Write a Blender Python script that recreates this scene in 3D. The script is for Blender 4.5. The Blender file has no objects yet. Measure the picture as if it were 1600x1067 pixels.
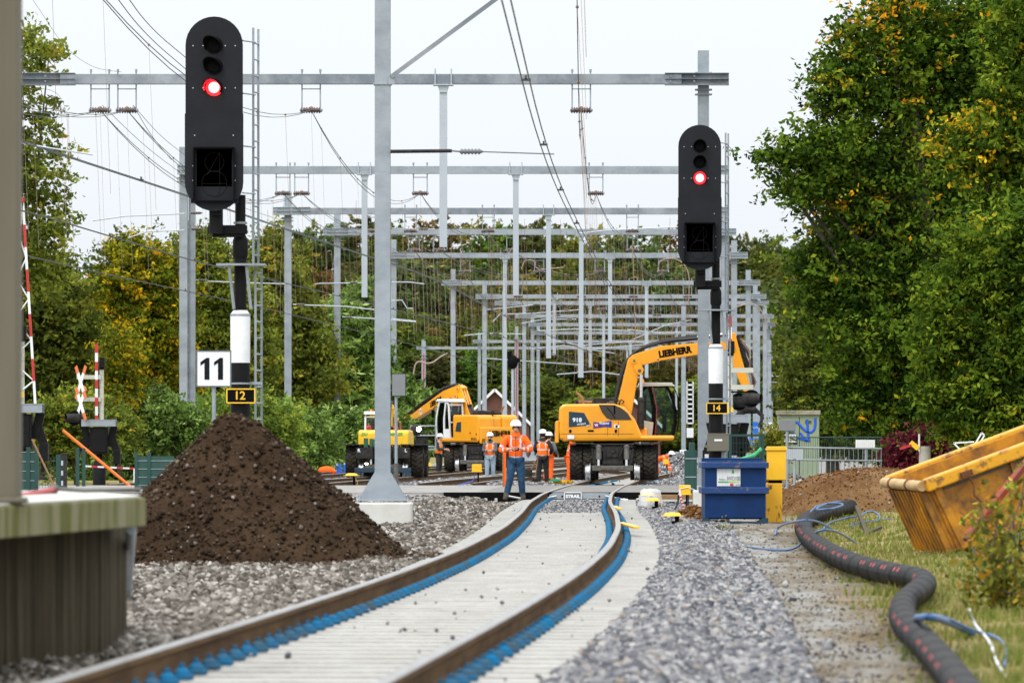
import bpy, bmesh, math, random
import numpy as np
from mathutils import Vector, Matrix
R = math.radians
rng = np.random.default_rng(7)
random.seed(7)
sc = bpy.context.scene
COL = sc.collection
F = 8000.0; HY = 695.0; CZ = 1.06      # focal length in photo pixels, horizon row, eye height above the rail head

# ------------------------------------------------------------------ camera, sky, sun
cd = bpy.data.cameras.new('camera'); cam = bpy.data.objects.new('camera', cd); COL.objects.link(cam)
cam.location = (0, 0, CZ); cam.rotation_euler = (R(90), 0, 0)
cd.sensor_width = 36; cd.lens = F / 1600 * 36; cd.shift_y = (HY - 533.5) / 1600
cd.clip_start = 0.5; cd.clip_end = 6000
cd.dof.use_dof = True; cd.dof.focus_distance = 115; cd.dof.aperture_fstop = 6.0
sc.camera = cam
w = bpy.data.worlds.new('World'); sc.world = w; w.use_nodes = True
nt = w.node_tree; nt.nodes.clear()
SUN_EL, SUN_AZ = R(52), R(215)
sky = nt.nodes.new('ShaderNodeTexSky'); sky.sky_type = 'NISHITA'; sky.sun_disc = False
sky.sun_elevation = SUN_EL; sky.sun_rotation = SUN_AZ; sky.dust_density = 4; sky.air_density = 1.2
hs = nt.nodes.new('ShaderNodeHueSaturation'); hs.inputs['Saturation'].default_value = 0.2
bgs = nt.nodes.new('ShaderNodeBackground'); bgs.inputs[1].default_value = 0.05
nt.links.new(sky.outputs[0], hs.inputs['Color']); nt.links.new(hs.outputs[0], bgs.inputs[0])
tc = nt.nodes.new('ShaderNodeTexCoord'); sep = nt.nodes.new('ShaderNodeSeparateXYZ')
nt.links.new(tc.outputs['Generated'], sep.inputs[0])
ramp = nt.nodes.new('ShaderNodeValToRGB')     # an overcast sky: pale at the horizon, brighter overhead
e = ramp.color_ramp.elements
e[0].position = 0.0; e[0].color = (0.80, 0.855, 0.905, 1)
e[1].position = 1.0; e[1].color = (2.7, 2.75, 2.8, 1)
x = e.new(0.12); x.color = (0.82, 0.865, 0.91, 1)
nz = nt.nodes.new('ShaderNodeTexNoise'); nz.inputs['Scale'].default_value = 2.2; nz.inputs['Detail'].default_value = 4
nt.links.new(tc.outputs['Generated'], nz.inputs['Vector'])
mr = nt.nodes.new('ShaderNodeMapRange'); mr.inputs[3].default_value = 0.96; mr.inputs[4].default_value = 1.04
nt.links.new(nz.outputs[0], mr.inputs[0])
bgo = nt.nodes.new('ShaderNodeBackground'); nt.links.new(sep.outputs['Z'], ramp.inputs[0])
nt.links.new(ramp.outputs[0], bgo.inputs[0]); nt.links.new(mr.outputs[0], bgo.inputs[1])
ad = nt.nodes.new('ShaderNodeAddShader'); wo = nt.nodes.new('ShaderNodeOutputWorld')
nt.links.new(bgs.outputs[0], ad.inputs[0]); nt.links.new(bgo.outputs[0], ad.inputs[1]); nt.links.new(ad.outputs[0], wo.inputs[0])
sl = bpy.data.lights.new('sun', 'SUN'); sl.energy = 1.5; sl.angle = R(14); sl.color = (1, 0.97, 0.92)
so = bpy.data.objects.new('sun', sl); COL.objects.link(so)
sd = Vector((math.sin(SUN_AZ) * math.cos(SUN_EL), math.cos(SUN_AZ) * math.cos(SUN_EL), math.sin(SUN_EL)))
so.rotation_euler = sd.to_track_quat('Z', 'Y').to_euler()
sc.view_settings.view_transform = 'Standard'; sc.view_settings.look = 'None'
sc.view_settings.exposure = 0.0; sc.view_settings.gamma = 1

# ------------------------------------------------------------------ materials
def mat(name, c, rough=0.6, metal=0.0, c2=None, scale=8.0, amt=0.5, bump=0.0, bscale=None, spec=None, emit=None, estr=1.0, coat=0.0,
        lo=0.4, hi=0.65, stretch=None, detail=5, world=False):
    spec = spec if spec is not None else (.45 if rough < .6 else .2 if rough < .8 else .05)
    m = bpy.data.materials.new(name); m.use_nodes = True; t = m.node_tree; b = t.nodes['Principled BSDF']
    b.inputs['Roughness'].default_value = rough; b.inputs['Metallic'].default_value = metal
    b.inputs['Specular IOR Level'].default_value = spec; b.inputs['Coat Weight'].default_value = coat
    b.inputs['Base Color'].default_value = (*c, 1)
    if emit:
        b.inputs['Emission Color'].default_value = (*emit, 1); b.inputs['Emission Strength'].default_value = estr
    co = t.nodes.new('ShaderNodeTexCoord'); src = co.outputs['Object'] if not world else t.nodes.new('ShaderNodeNewGeometry').outputs['Position']
    if stretch:
        mp = t.nodes.new('ShaderNodeMapping'); mp.inputs['Scale'].default_value = stretch
        t.links.new(src, mp.inputs[0]); src = mp.outputs[0]
    if c2 is not None:
        n = t.nodes.new('ShaderNodeTexNoise'); n.inputs['Scale'].default_value = scale; n.inputs['Detail'].default_value = detail
        n.inputs['Roughness'].default_value = 0.65
        t.links.new(src, n.inputs['Vector'])
        r = t.nodes.new('ShaderNodeMapRange'); r.inputs[1].default_value = lo; r.inputs[2].default_value = hi; r.inputs[4].default_value = amt
        t.links.new(n.outputs[0], r.inputs[0])
        x = t.nodes.new('ShaderNodeMix'); x.data_type = 'RGBA'; x.inputs[6].default_value = (*c, 1); x.inputs[7].default_value = (*c2, 1)
        t.links.new(r.outputs[0], x.inputs[0]); t.links.new(x.outputs[2], b.inputs['Base Color'])
    if bump:
        n = t.nodes.new('ShaderNodeTexNoise'); n.inputs['Scale'].default_value = bscale or scale * 3; n.inputs['Detail'].default_value = 6
        t.links.new(src, n.inputs['Vector'])
        bp = t.nodes.new('ShaderNodeBump'); bp.inputs['Strength'].default_value = bump; bp.inputs['Distance'].default_value = 0.05
        t.links.new(n.outputs[0], bp.inputs['Height']); t.links.new(bp.outputs[0], b.inputs['Normal'])
    return m
def rampmat(name, cols, attr='rnd', rough=0.8, transl=0.0, spec=0.04, objrand=0.0, shape=None):
    """colour picked per leaf / stone from a ramp by a stored random attribute"""
    m = bpy.data.materials.new(name); m.use_nodes = True; t = m.node_tree; b = t.nodes['Principled BSDF']
    b.inputs['Roughness'].default_value = rough; b.inputs['Specular IOR Level'].default_value = spec
    a = t.nodes.new('ShaderNodeAttribute'); a.attribute_name = attr
    cr = t.nodes.new('ShaderNodeValToRGB'); el = cr.color_ramp.elements
    el[0].position = cols[0][0]; el[0].color = (*cols[0][1], 1); el[1].position = cols[-1][0]; el[1].color = (*cols[-1][1], 1)
    for p, c in cols[1:-1]:
        q = el.new(p); q.color = (*c, 1)
    t.links.new(a.outputs['Fac'], cr.inputs[0]); out = cr.outputs[0]
    if objrand:
        oi = t.nodes.new('ShaderNodeObjectInfo'); h = t.nodes.new('ShaderNodeHueSaturation')
        r1 = t.nodes.new('ShaderNodeMapRange'); r1.inputs[3].default_value = 0.5 - 0.045 * objrand; r1.inputs[4].default_value = 0.5 + 0.03 * objrand
        r2 = t.nodes.new('ShaderNodeMapRange'); r2.inputs[3].default_value = 0.7; r2.inputs[4].default_value = 1.25
        t.links.new(oi.outputs['Random'], r1.inputs[0]); t.links.new(oi.outputs['Random'], r2.inputs[0])
        t.links.new(r1.outputs[0], h.inputs['Hue']); t.links.new(r2.outputs[0], h.inputs['Value'])
        t.links.new(out, h.inputs['Color']); out = h.outputs[0]
    t.links.new(out, b.inputs['Base Color'])
    if transl:
        tr = t.nodes.new('ShaderNodeBsdfTranslucent'); t.links.new(out, tr.inputs[0])
        ms = t.nodes.new('ShaderNodeMixShader'); ms.inputs[0].default_value = transl
        o = t.nodes['Material Output']; t.links.new(b.outputs[0], ms.inputs[1]); t.links.new(tr.outputs[0], ms.inputs[2]); t.links.new(ms.outputs[0], o.inputs[0])
    return m

M = {}
M['galv'] = mat('galvanised steel', (.32, .36, .395), .5, .35, (.20, .23, .26), 1.3, .7, .06, 30, stretch=(1, 1, 1.5))
M['galv_dark'] = mat('weathered galvanised steel', (.17, .195, .225), .55, .35, (.36, .39, .42), 1.1, .7, .05, 30)
M['galv_light'] = mat('new galvanised steel', (.42, .47, .51), .45, .35, (.38, .42, .46), 1.5, .6, .04, 30)
M['black'] = mat('black paint', (.005, .005, .006), .6, 0, (.010, .010, .011), 6, .5, .03, 40, spec=.15)
M['sigblack'] = mat('signal black paint', (.0085, .010, .0135), .65, 0, (.013, .0145, .019), 3, .6, .03, 60, spec=.22)
M['deep'] = mat('matt black', (.003, .003, .0035), .8, spec=.1)
M['white'] = mat('white paint', (.74, .76, .78), .45, 0, (.55, .56, .56), 3, .4)
M['signwhite'] = mat('white sign face', (.72, .75, .80), .4)
M['signyellow'] = mat('yellow reflective', (.85, .52, .03), .4)
M['amber_text'] = mat('amber sign letters', (.75, .42, .03), .4)
M['red'] = mat('red paint', (.48, .025, .03), .45, 0, (.33, .02, .02), 6, .4)
M['redhose'] = mat('red hose', (.35, .02, .03), .5)
M['exc'] = mat('machine orange yellow paint', (.78, .325, .008), .38, 0, (.66, .25, .010), 2.0, .5, .02, 20, coat=.25)
M['exc_dirty'] = mat('worn orange yellow paint', (.66, .28, .02), .45, 0, (.30, .15, .05), 5.0, .6, .04, 30, lo=.55, hi=.75)
M['exc3'] = mat('machine yellow paint', (.82, .50, .010), .38, 0, (.62, .36, .02), 2.5, .5, .02, 20, coat=.2)
M['tyre'] = mat('tyre rubber', (.022, .020, .018), .9, 0, (.085, .072, .055), 9, .6, .3, 40, spec=.1)
M['iron'] = mat('grimy dark iron', (.018, .018, .019), .7, .1, (.055, .048, .04), 7, .6, .15, 30, spec=.2)
M['greyiron'] = mat('worn grey iron', (.13, .125, .115), .6, .2, (.07, .055, .04), 8, .7, .1, 30)
M['steel'] = mat('bright steel', (.55, .56, .57), .28, .85, (.35, .34, .33), 6, .5)
M['chrome'] = mat('cylinder rod', (.7, .7, .72), .15, .95)
M['glass'] = mat('tinted cab glass', (.05, .07, .075), .06, 0, spec=.8)
M['glass_green'] = mat('greenish cab glass', (.16, .26, .24), .08, 0, (.07, .12, .11), 2.2, .8, spec=.8)
M['darkgrille'] = mat('dark smoked grille', (.035, .027, .018), .3, 0, (.06, .05, .04), 40, .5, spec=.6)
M['navy'] = mat('navy decal', (.012, .035, .06), .4)
M['banner'] = mat('blue banner decal', (.015, .03, .24), .4)
M['cream'] = mat('cream paint', (.55, .55, .48), .5, 0, (.45, .45, .4), 6, .4)
M['beige'] = mat('beige post', (.50, .50, .42), .5, 0, (.42, .42, .35), 5, .5)
M['hose'] = mat('rubber hose', (.02, .02, .023), .5)
M['wire'] = mat('dark copper wire', (.05, .065, .065), .5, .4, (.08, .07, .05), 3, .6)
M['wire_dark'] = mat('oxidised contact wire', (.045, .055, .06), .5, .3)
M['copper'] = mat('bare copper', (.24, .13, .08), .5, .3, (.14, .09, .06), 4, .5)
M['copper_pale'] = mat('pale copper strand', (.34, .25, .21), .5, .3)
M['insul'] = mat('brown porcelain', (.055, .028, .022), .25, 0, spec=.7)
M['insul_grey'] = mat('grey silicone insulator', (.14, .15, .17), .4)
M['concrete'] = mat('concrete', (.43, .42, .38), .85, 0, (.30, .29, .25), 2.2, .7, .2, 30)
M['concrete_white'] = mat('fresh concrete', (.55, .55, .52), .85, 0, (.44, .43, .39), 3, .6, .15, 40)
M['sleeper'] = mat('concrete sleeper', (.42, .415, .395), .9, 0, (.23, .22, .20), 2.4, .6, .3, 45, lo=.36, hi=.72, detail=14, world=True)
M['plat'] = mat('mossy platform edge', (.20, .19, .115), .85, 0, (.085, .09, .018), 1.6, .9, .15, 20, stretch=(3, 3, .5), lo=.38, hi=.6)
M['plat_top'] = mat('worn platform top', (.50, .50, .47), .85, 0, (.33, .34, .28), 3, .6, .1, 20)
M['plat_wall'] = mat('stained platform wall', (.080, .066, .042), .9, 0, (.022, .018, .010), 2.0, .9, .15, 20, stretch=(5, 5, .35), lo=.36, hi=.62)
M['blue'] = mat('blue skip paint', (.002, .030, .12), .5, 0, (.003, .018, .07), 2.5, .8, .05, 20, spec=.2)
M['blue_edge'] = mat('rubbed blue edge', (.003, .036, .14), .5, 0, (.22, .13, .08), 9, .7, .05, 20, lo=.58, hi=.68)
M['bluepl'] = mat('blue plastic', (.02, .12, .55), .4)
M['cable_blue'] = mat('blue cable', (.03, .10, .25), .45)
M['clip'] = mat('blue rubber clip', (.010, .12, .25), .85, 0, (.05, .075, .09), 4, .95, .2, 40, lo=.38, hi=.66, detail=9, world=True)
M['yellow'] = mat('yellow plastic', (.82, .46, .012), .42, 0, (.68, .36, .02), 4, .4)
M['yellow_dirty'] = mat('soil splashed yellow', (.76, .40, .015), .45, 0, (.09, .04, .02), 7, .95, .03, 20, lo=.56, hi=.64, stretch=(1, 1, .45))
M['skip'] = mat('rust streaked yellow paint', (.50, .215, .010), .5, 0, (.11, .05, .02), 3.2, .95, .06, 25, lo=.40, hi=.64, detail=9)
M['skip_rim'] = mat('scraped yellow rim', (.64, .31, .014), .45, 0, (.13, .06, .03), 7, .9, .06, 25, lo=.52, hi=.64, detail=9)
M['rust'] = mat('rusted iron', (.12, .05, .03), .85, 0, (.22, .09, .05), 9, .7, .2, 30)
M['redrust'] = mat('red primed bar', (.28, .035, .03), .6, 0, (.10, .05, .035), 6, .7)
M['railside'] = mat('rusty rail side', (.07, .042, .022), .85, 0, (.13, .08, .04), 3, .8, .1, 25, stretch=(3, .3, 3))
M['railtop'] = mat('polished rail head', (.31, .30, .29), .32, .8, (.18, .15, .13), 3, .6, stretch=(6, .3, 6))
M['asphalt'] = mat('crossing panel rubber', (.15, .145, .135), .85, 0, (.26, .25, .235), 2.2, .8, .2, 30)
M['soil'] = mat('dark soil', (.024, .0145, .0085), .95, 0, (.054, .034, .020), 1.6, .8, .9, 14, lo=.38, hi=.66, detail=9)
M['soil_red'] = mat('ochre soil', (.095, .047, .018), .95, 0, (.19, .115, .055), 1.1, .9, .9, 12, detail=9)
M['green_fence'] = mat('dark green coated steel', (.008, .045, .038), .5, 0, (.012, .06, .045), 4, .5)
M['green_mesh'] = mat('green fence slats', (.012, .055, .045), .55, 0, (.02, .07, .05), 3, .5)
M['hut'] = mat('pale green cabinet', (.25, .31, .20), .6, 0, (.20, .25, .16), 3, .5)
M['hutroof'] = mat('lichen roof', (.33, .31, .22), .85, 0, (.13, .12, .07), 7, .8)
M['graf'] = mat('blue spray paint', (.01, .09, .55), .5)
M['orange'] = mat('hi vis orange', (.92, .13, .010), .7, 0, (.74, .09, .01), 9, .5, .5, 14)
M['vest'] = mat('hi vis vest', (.93, .17, .012), .7, 0, (.74, .11, .01), 9, .5, .4, 14)
M['reflect'] = mat('reflective tape', (.50, .52, .53), .5)
M['jeans'] = mat('blue denim', (.018, .05, .10), .9, 0, (.045, .09, .15), 7, .7, .5, 14)
M['jeans_light'] = mat('washed denim', (.32, .40, .47), .85, 0, (.22, .30, .37), 7, .6, .4, 14)
M['greycloth'] = mat('grey hoodie', (.12, .135, .15), .9, 0, (.08, .09, .10), 9, .5, .4, 14)
M['blackcloth'] = mat('black work cloth', (.022, .023, .026), .9, 0, (.05, .05, .05), 9, .6, .4, 14)
M['darkgreen_cloth'] = mat('dark green sleeve', (.02, .045, .035), .9)
M['skin'] = mat('skin', (.52, .27, .18), .55)
M['hair'] = mat('dark hair', (.03, .018, .012), .8)
M['helmet'] = mat('white helmet', (.80, .82, .83), .3)
M['boot'] = mat('black boots', (.03, .027, .024), .7, 0, (.09, .07, .05), 9, .6)
M['boot_tan'] = mat('tan boots', (.30, .16, .06), .8, 0, (.2, .1, .04), 9, .5)
M['wood'] = mat('sawn timber', (.30, .18, .09), .85, 0, (.18, .11, .06), 6, .7, .1, 20, stretch=(1, .3, 4))
M['orange_pipe'] = mat('orange pipe', (.75, .16, .012), .45)
M['pipe_red'] = mat('red duct mark', (.62, .03, .03), .5)
M['pipe'] = mat('black corrugated duct', (.004, .0045, .0055), .5, 0, (.012, .0115, .011), 6, .5, .1, 30, spec=.10)
M['brick'] = mat('far brick wall', (.14, .07, .055), .9, 0, (.10, .05, .04), 3, .6)
M['slate'] = mat('dark roof', (.045, .045, .05), .75, 0, (.07, .06, .055), 3, .6)
M['bark'] = mat('bark', (.07, .06, .045), .95, 0, (.12, .11, .09), 6, .6, .5, 12)
M['sign_blue'] = mat('blue sign', (.01, .13, .50), .5)
M['signgrey'] = mat('grey sign back', (.21, .22, .23), .55, .2, (.17, .18, .19), 2, .5)
M['tarp'] = mat('green netting', (.05, .33, .15), .7, 0, (.12, .45, .25), 8, .6)
M['plastic_bag'] = mat('milky plastic sheet', (.70, .71, .71), .3)
M['sticker'] = mat('white sticker', (.62, .64, .66), .5, 0, (.40, .42, .44), 14, .5, stretch=(3, 3, .3))
M['stripe_green'] = mat('green print', (.03, .30, .06), .5)
M['lime'] = mat('lime print', (.35, .50, .03), .5)
M['greytext'] = mat('grey print', (.12, .13, .14), .5)
M['lamp_red'] = mat('lit red lamp', (.8, .02, .02), .4, emit=(1, .004, .01), estr=5)
M['lamp_core'] = mat('lit signal lens', (1, .7, .7), .4, emit=(1, .72, .72), estr=9)
M['lamp_glare'] = mat('red lens glare', (1, .2, .2), .4, emit=(1, .10, .10), estr=7)  # emissive ring stands in for the soft glare around the lit lens
M['lamp_white'] = mat('lit work lamp', (1, 1, .9), .4, emit=(1, .95, .72), estr=22)
M['beacon'] = mat('orange beacon', (.8, .2, .01), .3, emit=(1, .25, .02), estr=.4)
M['faint'] = mat('unlit digit tubes', (.020, .020, .017), .9)
M['tape'] = mat('barrier tape', (.65, .65, .66), .5)
LEAF = [(0, (.038, .070, .014)), (.45, (.095, .155, .026)), (.8, (.17, .215, .027)), (1, (.29, .27, .03))]
M['leaf_beech'] = rampmat('beech leaves', [(0, (0.010, 0.026, 0.004)), (.3, (0.034, 0.070, 0.008)), (.6, (0.101, 0.176, 0.016)), (.85, (0.221, 0.293, 0.026)), (.95, (0.377, 0.364, 0.026)), (1, (0.780, 0.377, 0.016))], transl=.34)  # dark end puts deep crown shade into the leaf colour, bright end the highlights
M['leaf_beech2'] = rampmat('near beech leaves', [(0, (0.015, 0.034, 0.005)), (.3, (0.048, 0.094, 0.010)), (.6, (0.138, 0.213, 0.018)), (.85, (0.288, 0.350, 0.031)), (.95, (0.450, 0.413, 0.025)), (1, (0.750, 0.438, 0.019))], transl=.34)  # crown shade and leaf highlights are painted into this ramp too
M['leaf_green'] = rampmat('green leaves', LEAF, transl=.34, objrand=1)
M['leaf_gold'] = rampmat('golden leaves', [(0, (0.037, 0.056, 0.006)), (.35, (0.112, 0.150, 0.013)), (.6, (0.275, 0.275, 0.018)), (.8, (0.600, 0.400, 0.015)), (1, (0.775, 0.338, 0.015))], transl=.34)
M['leaf_lime'] = rampmat('yellow green leaves', [(0, (0.052, 0.075, 0.014)), (.4, (0.138, 0.178, 0.025)), (.75, (0.287, 0.322, 0.046)), (.93, (0.483, 0.368, 0.034)), (1, (0.575, 0.276, 0.023))], transl=.34, objrand=.6)  # low end lifted, a little haze put into the leaf colour
M['leaf_dark'] = rampmat('dark leaves', [(0, (0.034, 0.052, 0.019)), (.5, (0.085, 0.117, 0.036)), (.85, (0.169, 0.195, 0.055)), (1, (0.312, 0.221, 0.052))], transl=.34, objrand=1)  # lightened lows stand in for haze over the far wood
M['leaf_rust'] = rampmat('rusty leaves', [(0, (0.040, 0.044, 0.014)), (.4, (0.115, 0.109, 0.028)), (.8, (0.218, 0.167, 0.037)), (1, (0.322, 0.196, 0.034))], transl=.3, objrand=1)
M['leaf_red'] = rampmat('crimson leaves', [(0, (0.048, 0.010, 0.014)), (.6, (0.144, 0.018, 0.036)), (1, (0.108, 0.132, 0.024))], transl=.3)
M['leaf_ivy'] = rampmat('ivy leaves', [(0, (0.035, 0.070, 0.014)), (.4, (0.119, 0.196, 0.035)), (.8, (0.280, 0.406, 0.098)), (1, (0.476, 0.560, 0.210))], transl=.2, rough=.4)
M['grass'] = rampmat('grass blades', [(0, (.09, .13, .02)), (.35, (.15, .19, .035)), (.62, (.27, .24, .085)), (1, (.40, .33, .17))], transl=.3)
M['stone'] = rampmat('ballast stone', [(0, (.05, .052, .062)), (.35, (.12, .122, .135)), (.7, (.22, .22, .225)), (.92, (.34, .335, .325)), (1, (.20, .155, .11))], rough=.85)
M['stone_tan'] = rampmat('dusty ballast stone', [(0, (.04, .034, .028)), (.4, (.11, .097, .082)), (.8, (.21, .19, .165)), (1, (.38, .36, .33))], rough=.85)
M['clod'] = rampmat('soil clods', [(0, (.014, .009, .006)), (.6, (.038, .0245, .015)), (.93, (.08, .054, .036)), (.985, (.16, .13, .11)), (1, (.33, .30, .29))], rough=.95)
M['clod_red'] = rampmat('ochre clods', [(0, (.07, .028, .007)), (.6, (.14, .06, .018)), (.9, (.20, .10, .04)), (1, (.30, .30, .31))], rough=.95)

# ------------------------------------------------------------------ mesh helpers
def P(px, py, D):
    return Vector(((px - 800) * D / F, D, CZ - (py - HY) * D / F))
class MB:
    def __init__(s): s.v = []; s.f = []; s.m = []; s.s = []
    def add(s, vs, fs, m=0, sm=False):
        o = len(s.v); s.v += [tuple(v) for v in vs]
        for f in fs: s.f.append([o + i for i in f]); s.m.append(m); s.s.append(sm)
        return s
    def box(s, c, d, m=0, rot=None, taper=None):
        hx, hy, hz = d[0] / 2, d[1] / 2, d[2] / 2; vs = []
        for z in (-1, 1):
            k = taper if (taper and z == 1) else 1
            for x, y in ((-1, -1), (1, -1), (1, 1), (-1, 1)):
                p = Vector((x * hx * k, y * hy * k, z * hz))
                if rot is not None: p = rot @ p
                vs.append(p + Vector(c))
        return s.add(vs, [(0, 3, 2, 1), (4, 5, 6, 7), (0, 1, 5, 4), (1, 2, 6, 5), (2, 3, 7, 6), (3, 0, 4, 7)], m)
    def bar(s, a, b, wx, wz, m=0, up=(0, 0, 1)):
        a = Vector(a); b = Vector(b); d = (b - a); L = d.length; d.normalize(); up = Vector(up)
        if abs(d.dot(up)) > .99: up = Vector((0, 1, 0))
        x = d.cross(up).normalized(); z = x.cross(d)
        return s.box((a + b) / 2, (wx, L, wz), m, Matrix((x, d, z)).transposed())
    def cyl(s, a, b, r, r2=None, n=14, m=0, cap=True, sm=True):
        a = Vector(a); b = Vector(b); r2 = r if r2 is None else r2
        d = (b - a).normalized(); u = d.orthogonal().normalized(); v = d.cross(u)
        vs = [a + (u * math.cos(t) + v * math.sin(t)) * r for t in [2 * math.pi * i / n for i in range(n)]]
        vs += [b + (u * math.cos(t) + v * math.sin(t)) * r2 for t in [2 * math.pi * i / n for i in range(n)]]
        s.add(vs, [(i, (i + 1) % n, n + (i + 1) % n, n + i) for i in range(n)], m, sm)
        if cap: s.add(vs, [tuple(range(n))[::-1], tuple(range(n, 2 * n))], m)
        return s
    def tube(s, pts, r, n=6, m=0, sm=True, radii=None, cap=True):
        pts = [Vector(p) for p in pts]; k = len(pts); vs = []; u = None
        for i, p in enumerate(pts):
            d = (pts[min(i + 1, k - 1)] - pts[max(i - 1, 0)])
            if d.length < 1e-9: d = Vector((0, 0, 1))
            d.normalize()
            u = d.orthogonal().normalized() if u is None else (u - d * u.dot(d)).normalized()
            v = d.cross(u); q = radii[i] if radii else r
            vs += [p + (u * math.cos(2 * math.pi * j / n) + v * math.sin(2 * math.pi * j / n)) * q for j in range(n)]
        fs = [(i * n + j, i * n + (j + 1) % n, (i + 1) * n + (j + 1) % n, (i + 1) * n + j) for i in range(k - 1) for j in range(n)]
        s.add(vs, fs, m, sm)
        if cap: s.add([vs[j] for j in range(n)], [tuple(range(n))[::-1]], m); s.add(vs[-n:], [tuple(range(n))], m)
        return s
    def prism(s, poly, o, u, v, w, m=0):
        """polygon (a, b) -> o + a*u + b*v, extruded by vector w"""
        o, u, v, w = map(Vector, (o, u, v, w)); n = len(poly)
        A = [o + u * a + v * b for a, b in poly]; B = [p + w for p in A]
        return s.add(A + B, [tuple(range(n)), tuple(range(n, 2 * n))[::-1]] + [(i, n + i, n + (i + 1) % n, (i + 1) % n) for i in range(n)], m)
    def lathe(s, prof, o=(0, 0, 0), ax=(0, 0, 1), n=20, m=0, sm=True):
        o = Vector(o); d = Vector(ax).normalized(); u = d.orthogonal().normalized(); v = d.cross(u); vs = []
        for r, z in prof: vs += [o + d * z + (u * math.cos(2 * math.pi * j / n) + v * math.sin(2 * math.pi * j / n)) * r for j in range(n)]
        return s.add(vs, [(i * n + j, i * n + (j + 1) % n, (i + 1) * n + (j + 1) % n, (i + 1) * n + j) for i in range(len(prof) - 1) for j in range(n)], m, sm)
    def ball(s, c, r, m=0, n=10, sc3=(1, 1, 1)):
        prof = [(max(math.sin(math.pi * i / n), .001), -math.cos(math.pi * i / n)) for i in range(n + 1)]
        vs = []; k = 12
        for a, z in prof: vs += [Vector(c) + Vector((a * r * sc3[0] * math.cos(2 * math.pi * j / k), a * r * sc3[1] * math.sin(2 * math.pi * j / k), z * r * sc3[2])) for j in range(k)]
        return s.add(vs, [(i * k + j, i * k + (j + 1) % k, (i + 1) * k + (j + 1) % k, (i + 1) * k + j) for i in range(n) for j in range(k)], m, True)
    def build(s, name, mats, parent=None, world=False, bevel=0, loc=None):
        me = bpy.data.meshes.new(name); vs = s.v
        if world and parent is not None:
            L = parent.location; vs = [(a - L[0], b - L[1], c - L[2]) for a, b, c in vs]
        me.from_pydata(vs, [], s.f)
        if not isinstance(mats, (list, tuple)): mats = [mats]
        for q in mats: me.materials.append(M[q] if isinstance(q, str) else q)
        me.polygons.foreach_set('material_index', s.m); me.polygons.foreach_set('use_smooth', s.s)
        bm = bmesh.new(); bm.from_mesh(me); bmesh.ops.recalc_face_normals(bm, faces=bm.faces); bm.to_mesh(me); bm.free()
        me.update(); o = bpy.data.objects.new(name, me); COL.objects.link(o)
        if parent is not None: o.parent = parent
        if loc is not None: o.location = loc
        if bevel:
            b = o.modifiers.new('bevel', 'BEVEL'); b.width = bevel; b.segments = 2; b.limit_method = 'ANGLE'; b.angle_limit = R(40)
        return o
def tag(o, label=None, cat=None, group=None, kind=None):
    for k, v in (('label', label), ('category', cat), ('group', group), ('kind', kind)):
        if v: o[k] = v
    return o
def thing(name, label, cat, loc=(0, 0, 0), rz=0, group=None):
    o = bpy.data.objects.new(name, None); COL.objects.link(o); o.location = loc; o.rotation_euler = (0, 0, rz); o.empty_display_size = .2
    return tag(o, label, cat, group)
def kids(o): return [c for c in bpy.data.objects if c.parent == o]
def copy_tree(o, parent=None):
    ch = kids(o); c = o.copy(); COL.objects.link(c); c.parent = parent
    for k in ch: copy_tree(k, c)
    return c
def text(s, size, o, u, v, m, parent, name='lettering', bold=0, shear=0, width=None, align='CENTER', spacing=1.0, thick=.004):
    cu = bpy.data.curves.new('t', 'FONT'); cu.body = s; cu.size = size; cu.align_x = align; cu.align_y = 'CENTER'
    cu.offset = bold; cu.shear = shear; cu.extrude = thick / 2; cu.space_character = spacing; cu.resolution_u = 3
    t = bpy.data.objects.new('t', cu); COL.objects.link(t); dg = bpy.context.evaluated_depsgraph_get()
    me = bpy.data.meshes.new_from_object(t.evaluated_get(dg)); bpy.data.objects.remove(t); bpy.data.curves.remove(cu)
    n = len(me.vertices); a = np.empty(n * 3); me.vertices.foreach_get('co', a); a = a.reshape(-1, 3)
    if width:
        wd = a[:, 0].max() - a[:, 0].min(); a[:, 0] *= width / wd
    u = np.array(Vector(u).normalized()); v = np.array(Vector(v).normalized()); w_ = np.cross(u, v)
    b = np.array(o)[None] + a[:, :1] * u + a[:, 1:2] * v + a[:, 2:3] * w_
    me.vertices.foreach_set('co', b.ravel()); me.materials.clear(); me.materials.append(M[m]); me.update(); me.name = name
    ob = bpy.data.objects.new(name, me); COL.objects.link(ob); ob.parent = parent
    return ob
def soup(name, verts, faces_per, rnd, m, parent=None, smooth=False):
    """numpy polygon soup: verts (N, k, 3), faces_per = list of index tuples inside one item, rnd (N,) stored per vertex"""
    N, k, _ = verts.shape; fp = np.array(faces_per); nf, fv = fp.shape
    me = bpy.data.meshes.new(name); me.vertices.add(N * k); me.vertices.foreach_set('co', verts.astype(np.float32).ravel())
    idx = (np.arange(N)[:, None, None] * k + fp[None]).reshape(-1)
    me.loops.add(len(idx)); me.loops.foreach_set('vertex_index', idx.astype(np.int32))
    me.polygons.add(N * nf); me.polygons.foreach_set('loop_start', (np.arange(N * nf) * fv).astype(np.int32))
    me.polygons.foreach_set('loop_total', np.full(N * nf, fv, np.int32))
    if smooth: me.polygons.foreach_set('use_smooth', np.ones(N * nf, bool))
    a = me.attributes.new('rnd', 'FLOAT', 'POINT'); a.data.foreach_set('value', np.repeat(rnd, k).astype(np.float32))
    me.materials.append(M[m]); me.update(calc_edges=True)
    o = bpy.data.objects.new(name, me); COL.objects.link(o); o.parent = parent
    return o
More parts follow.
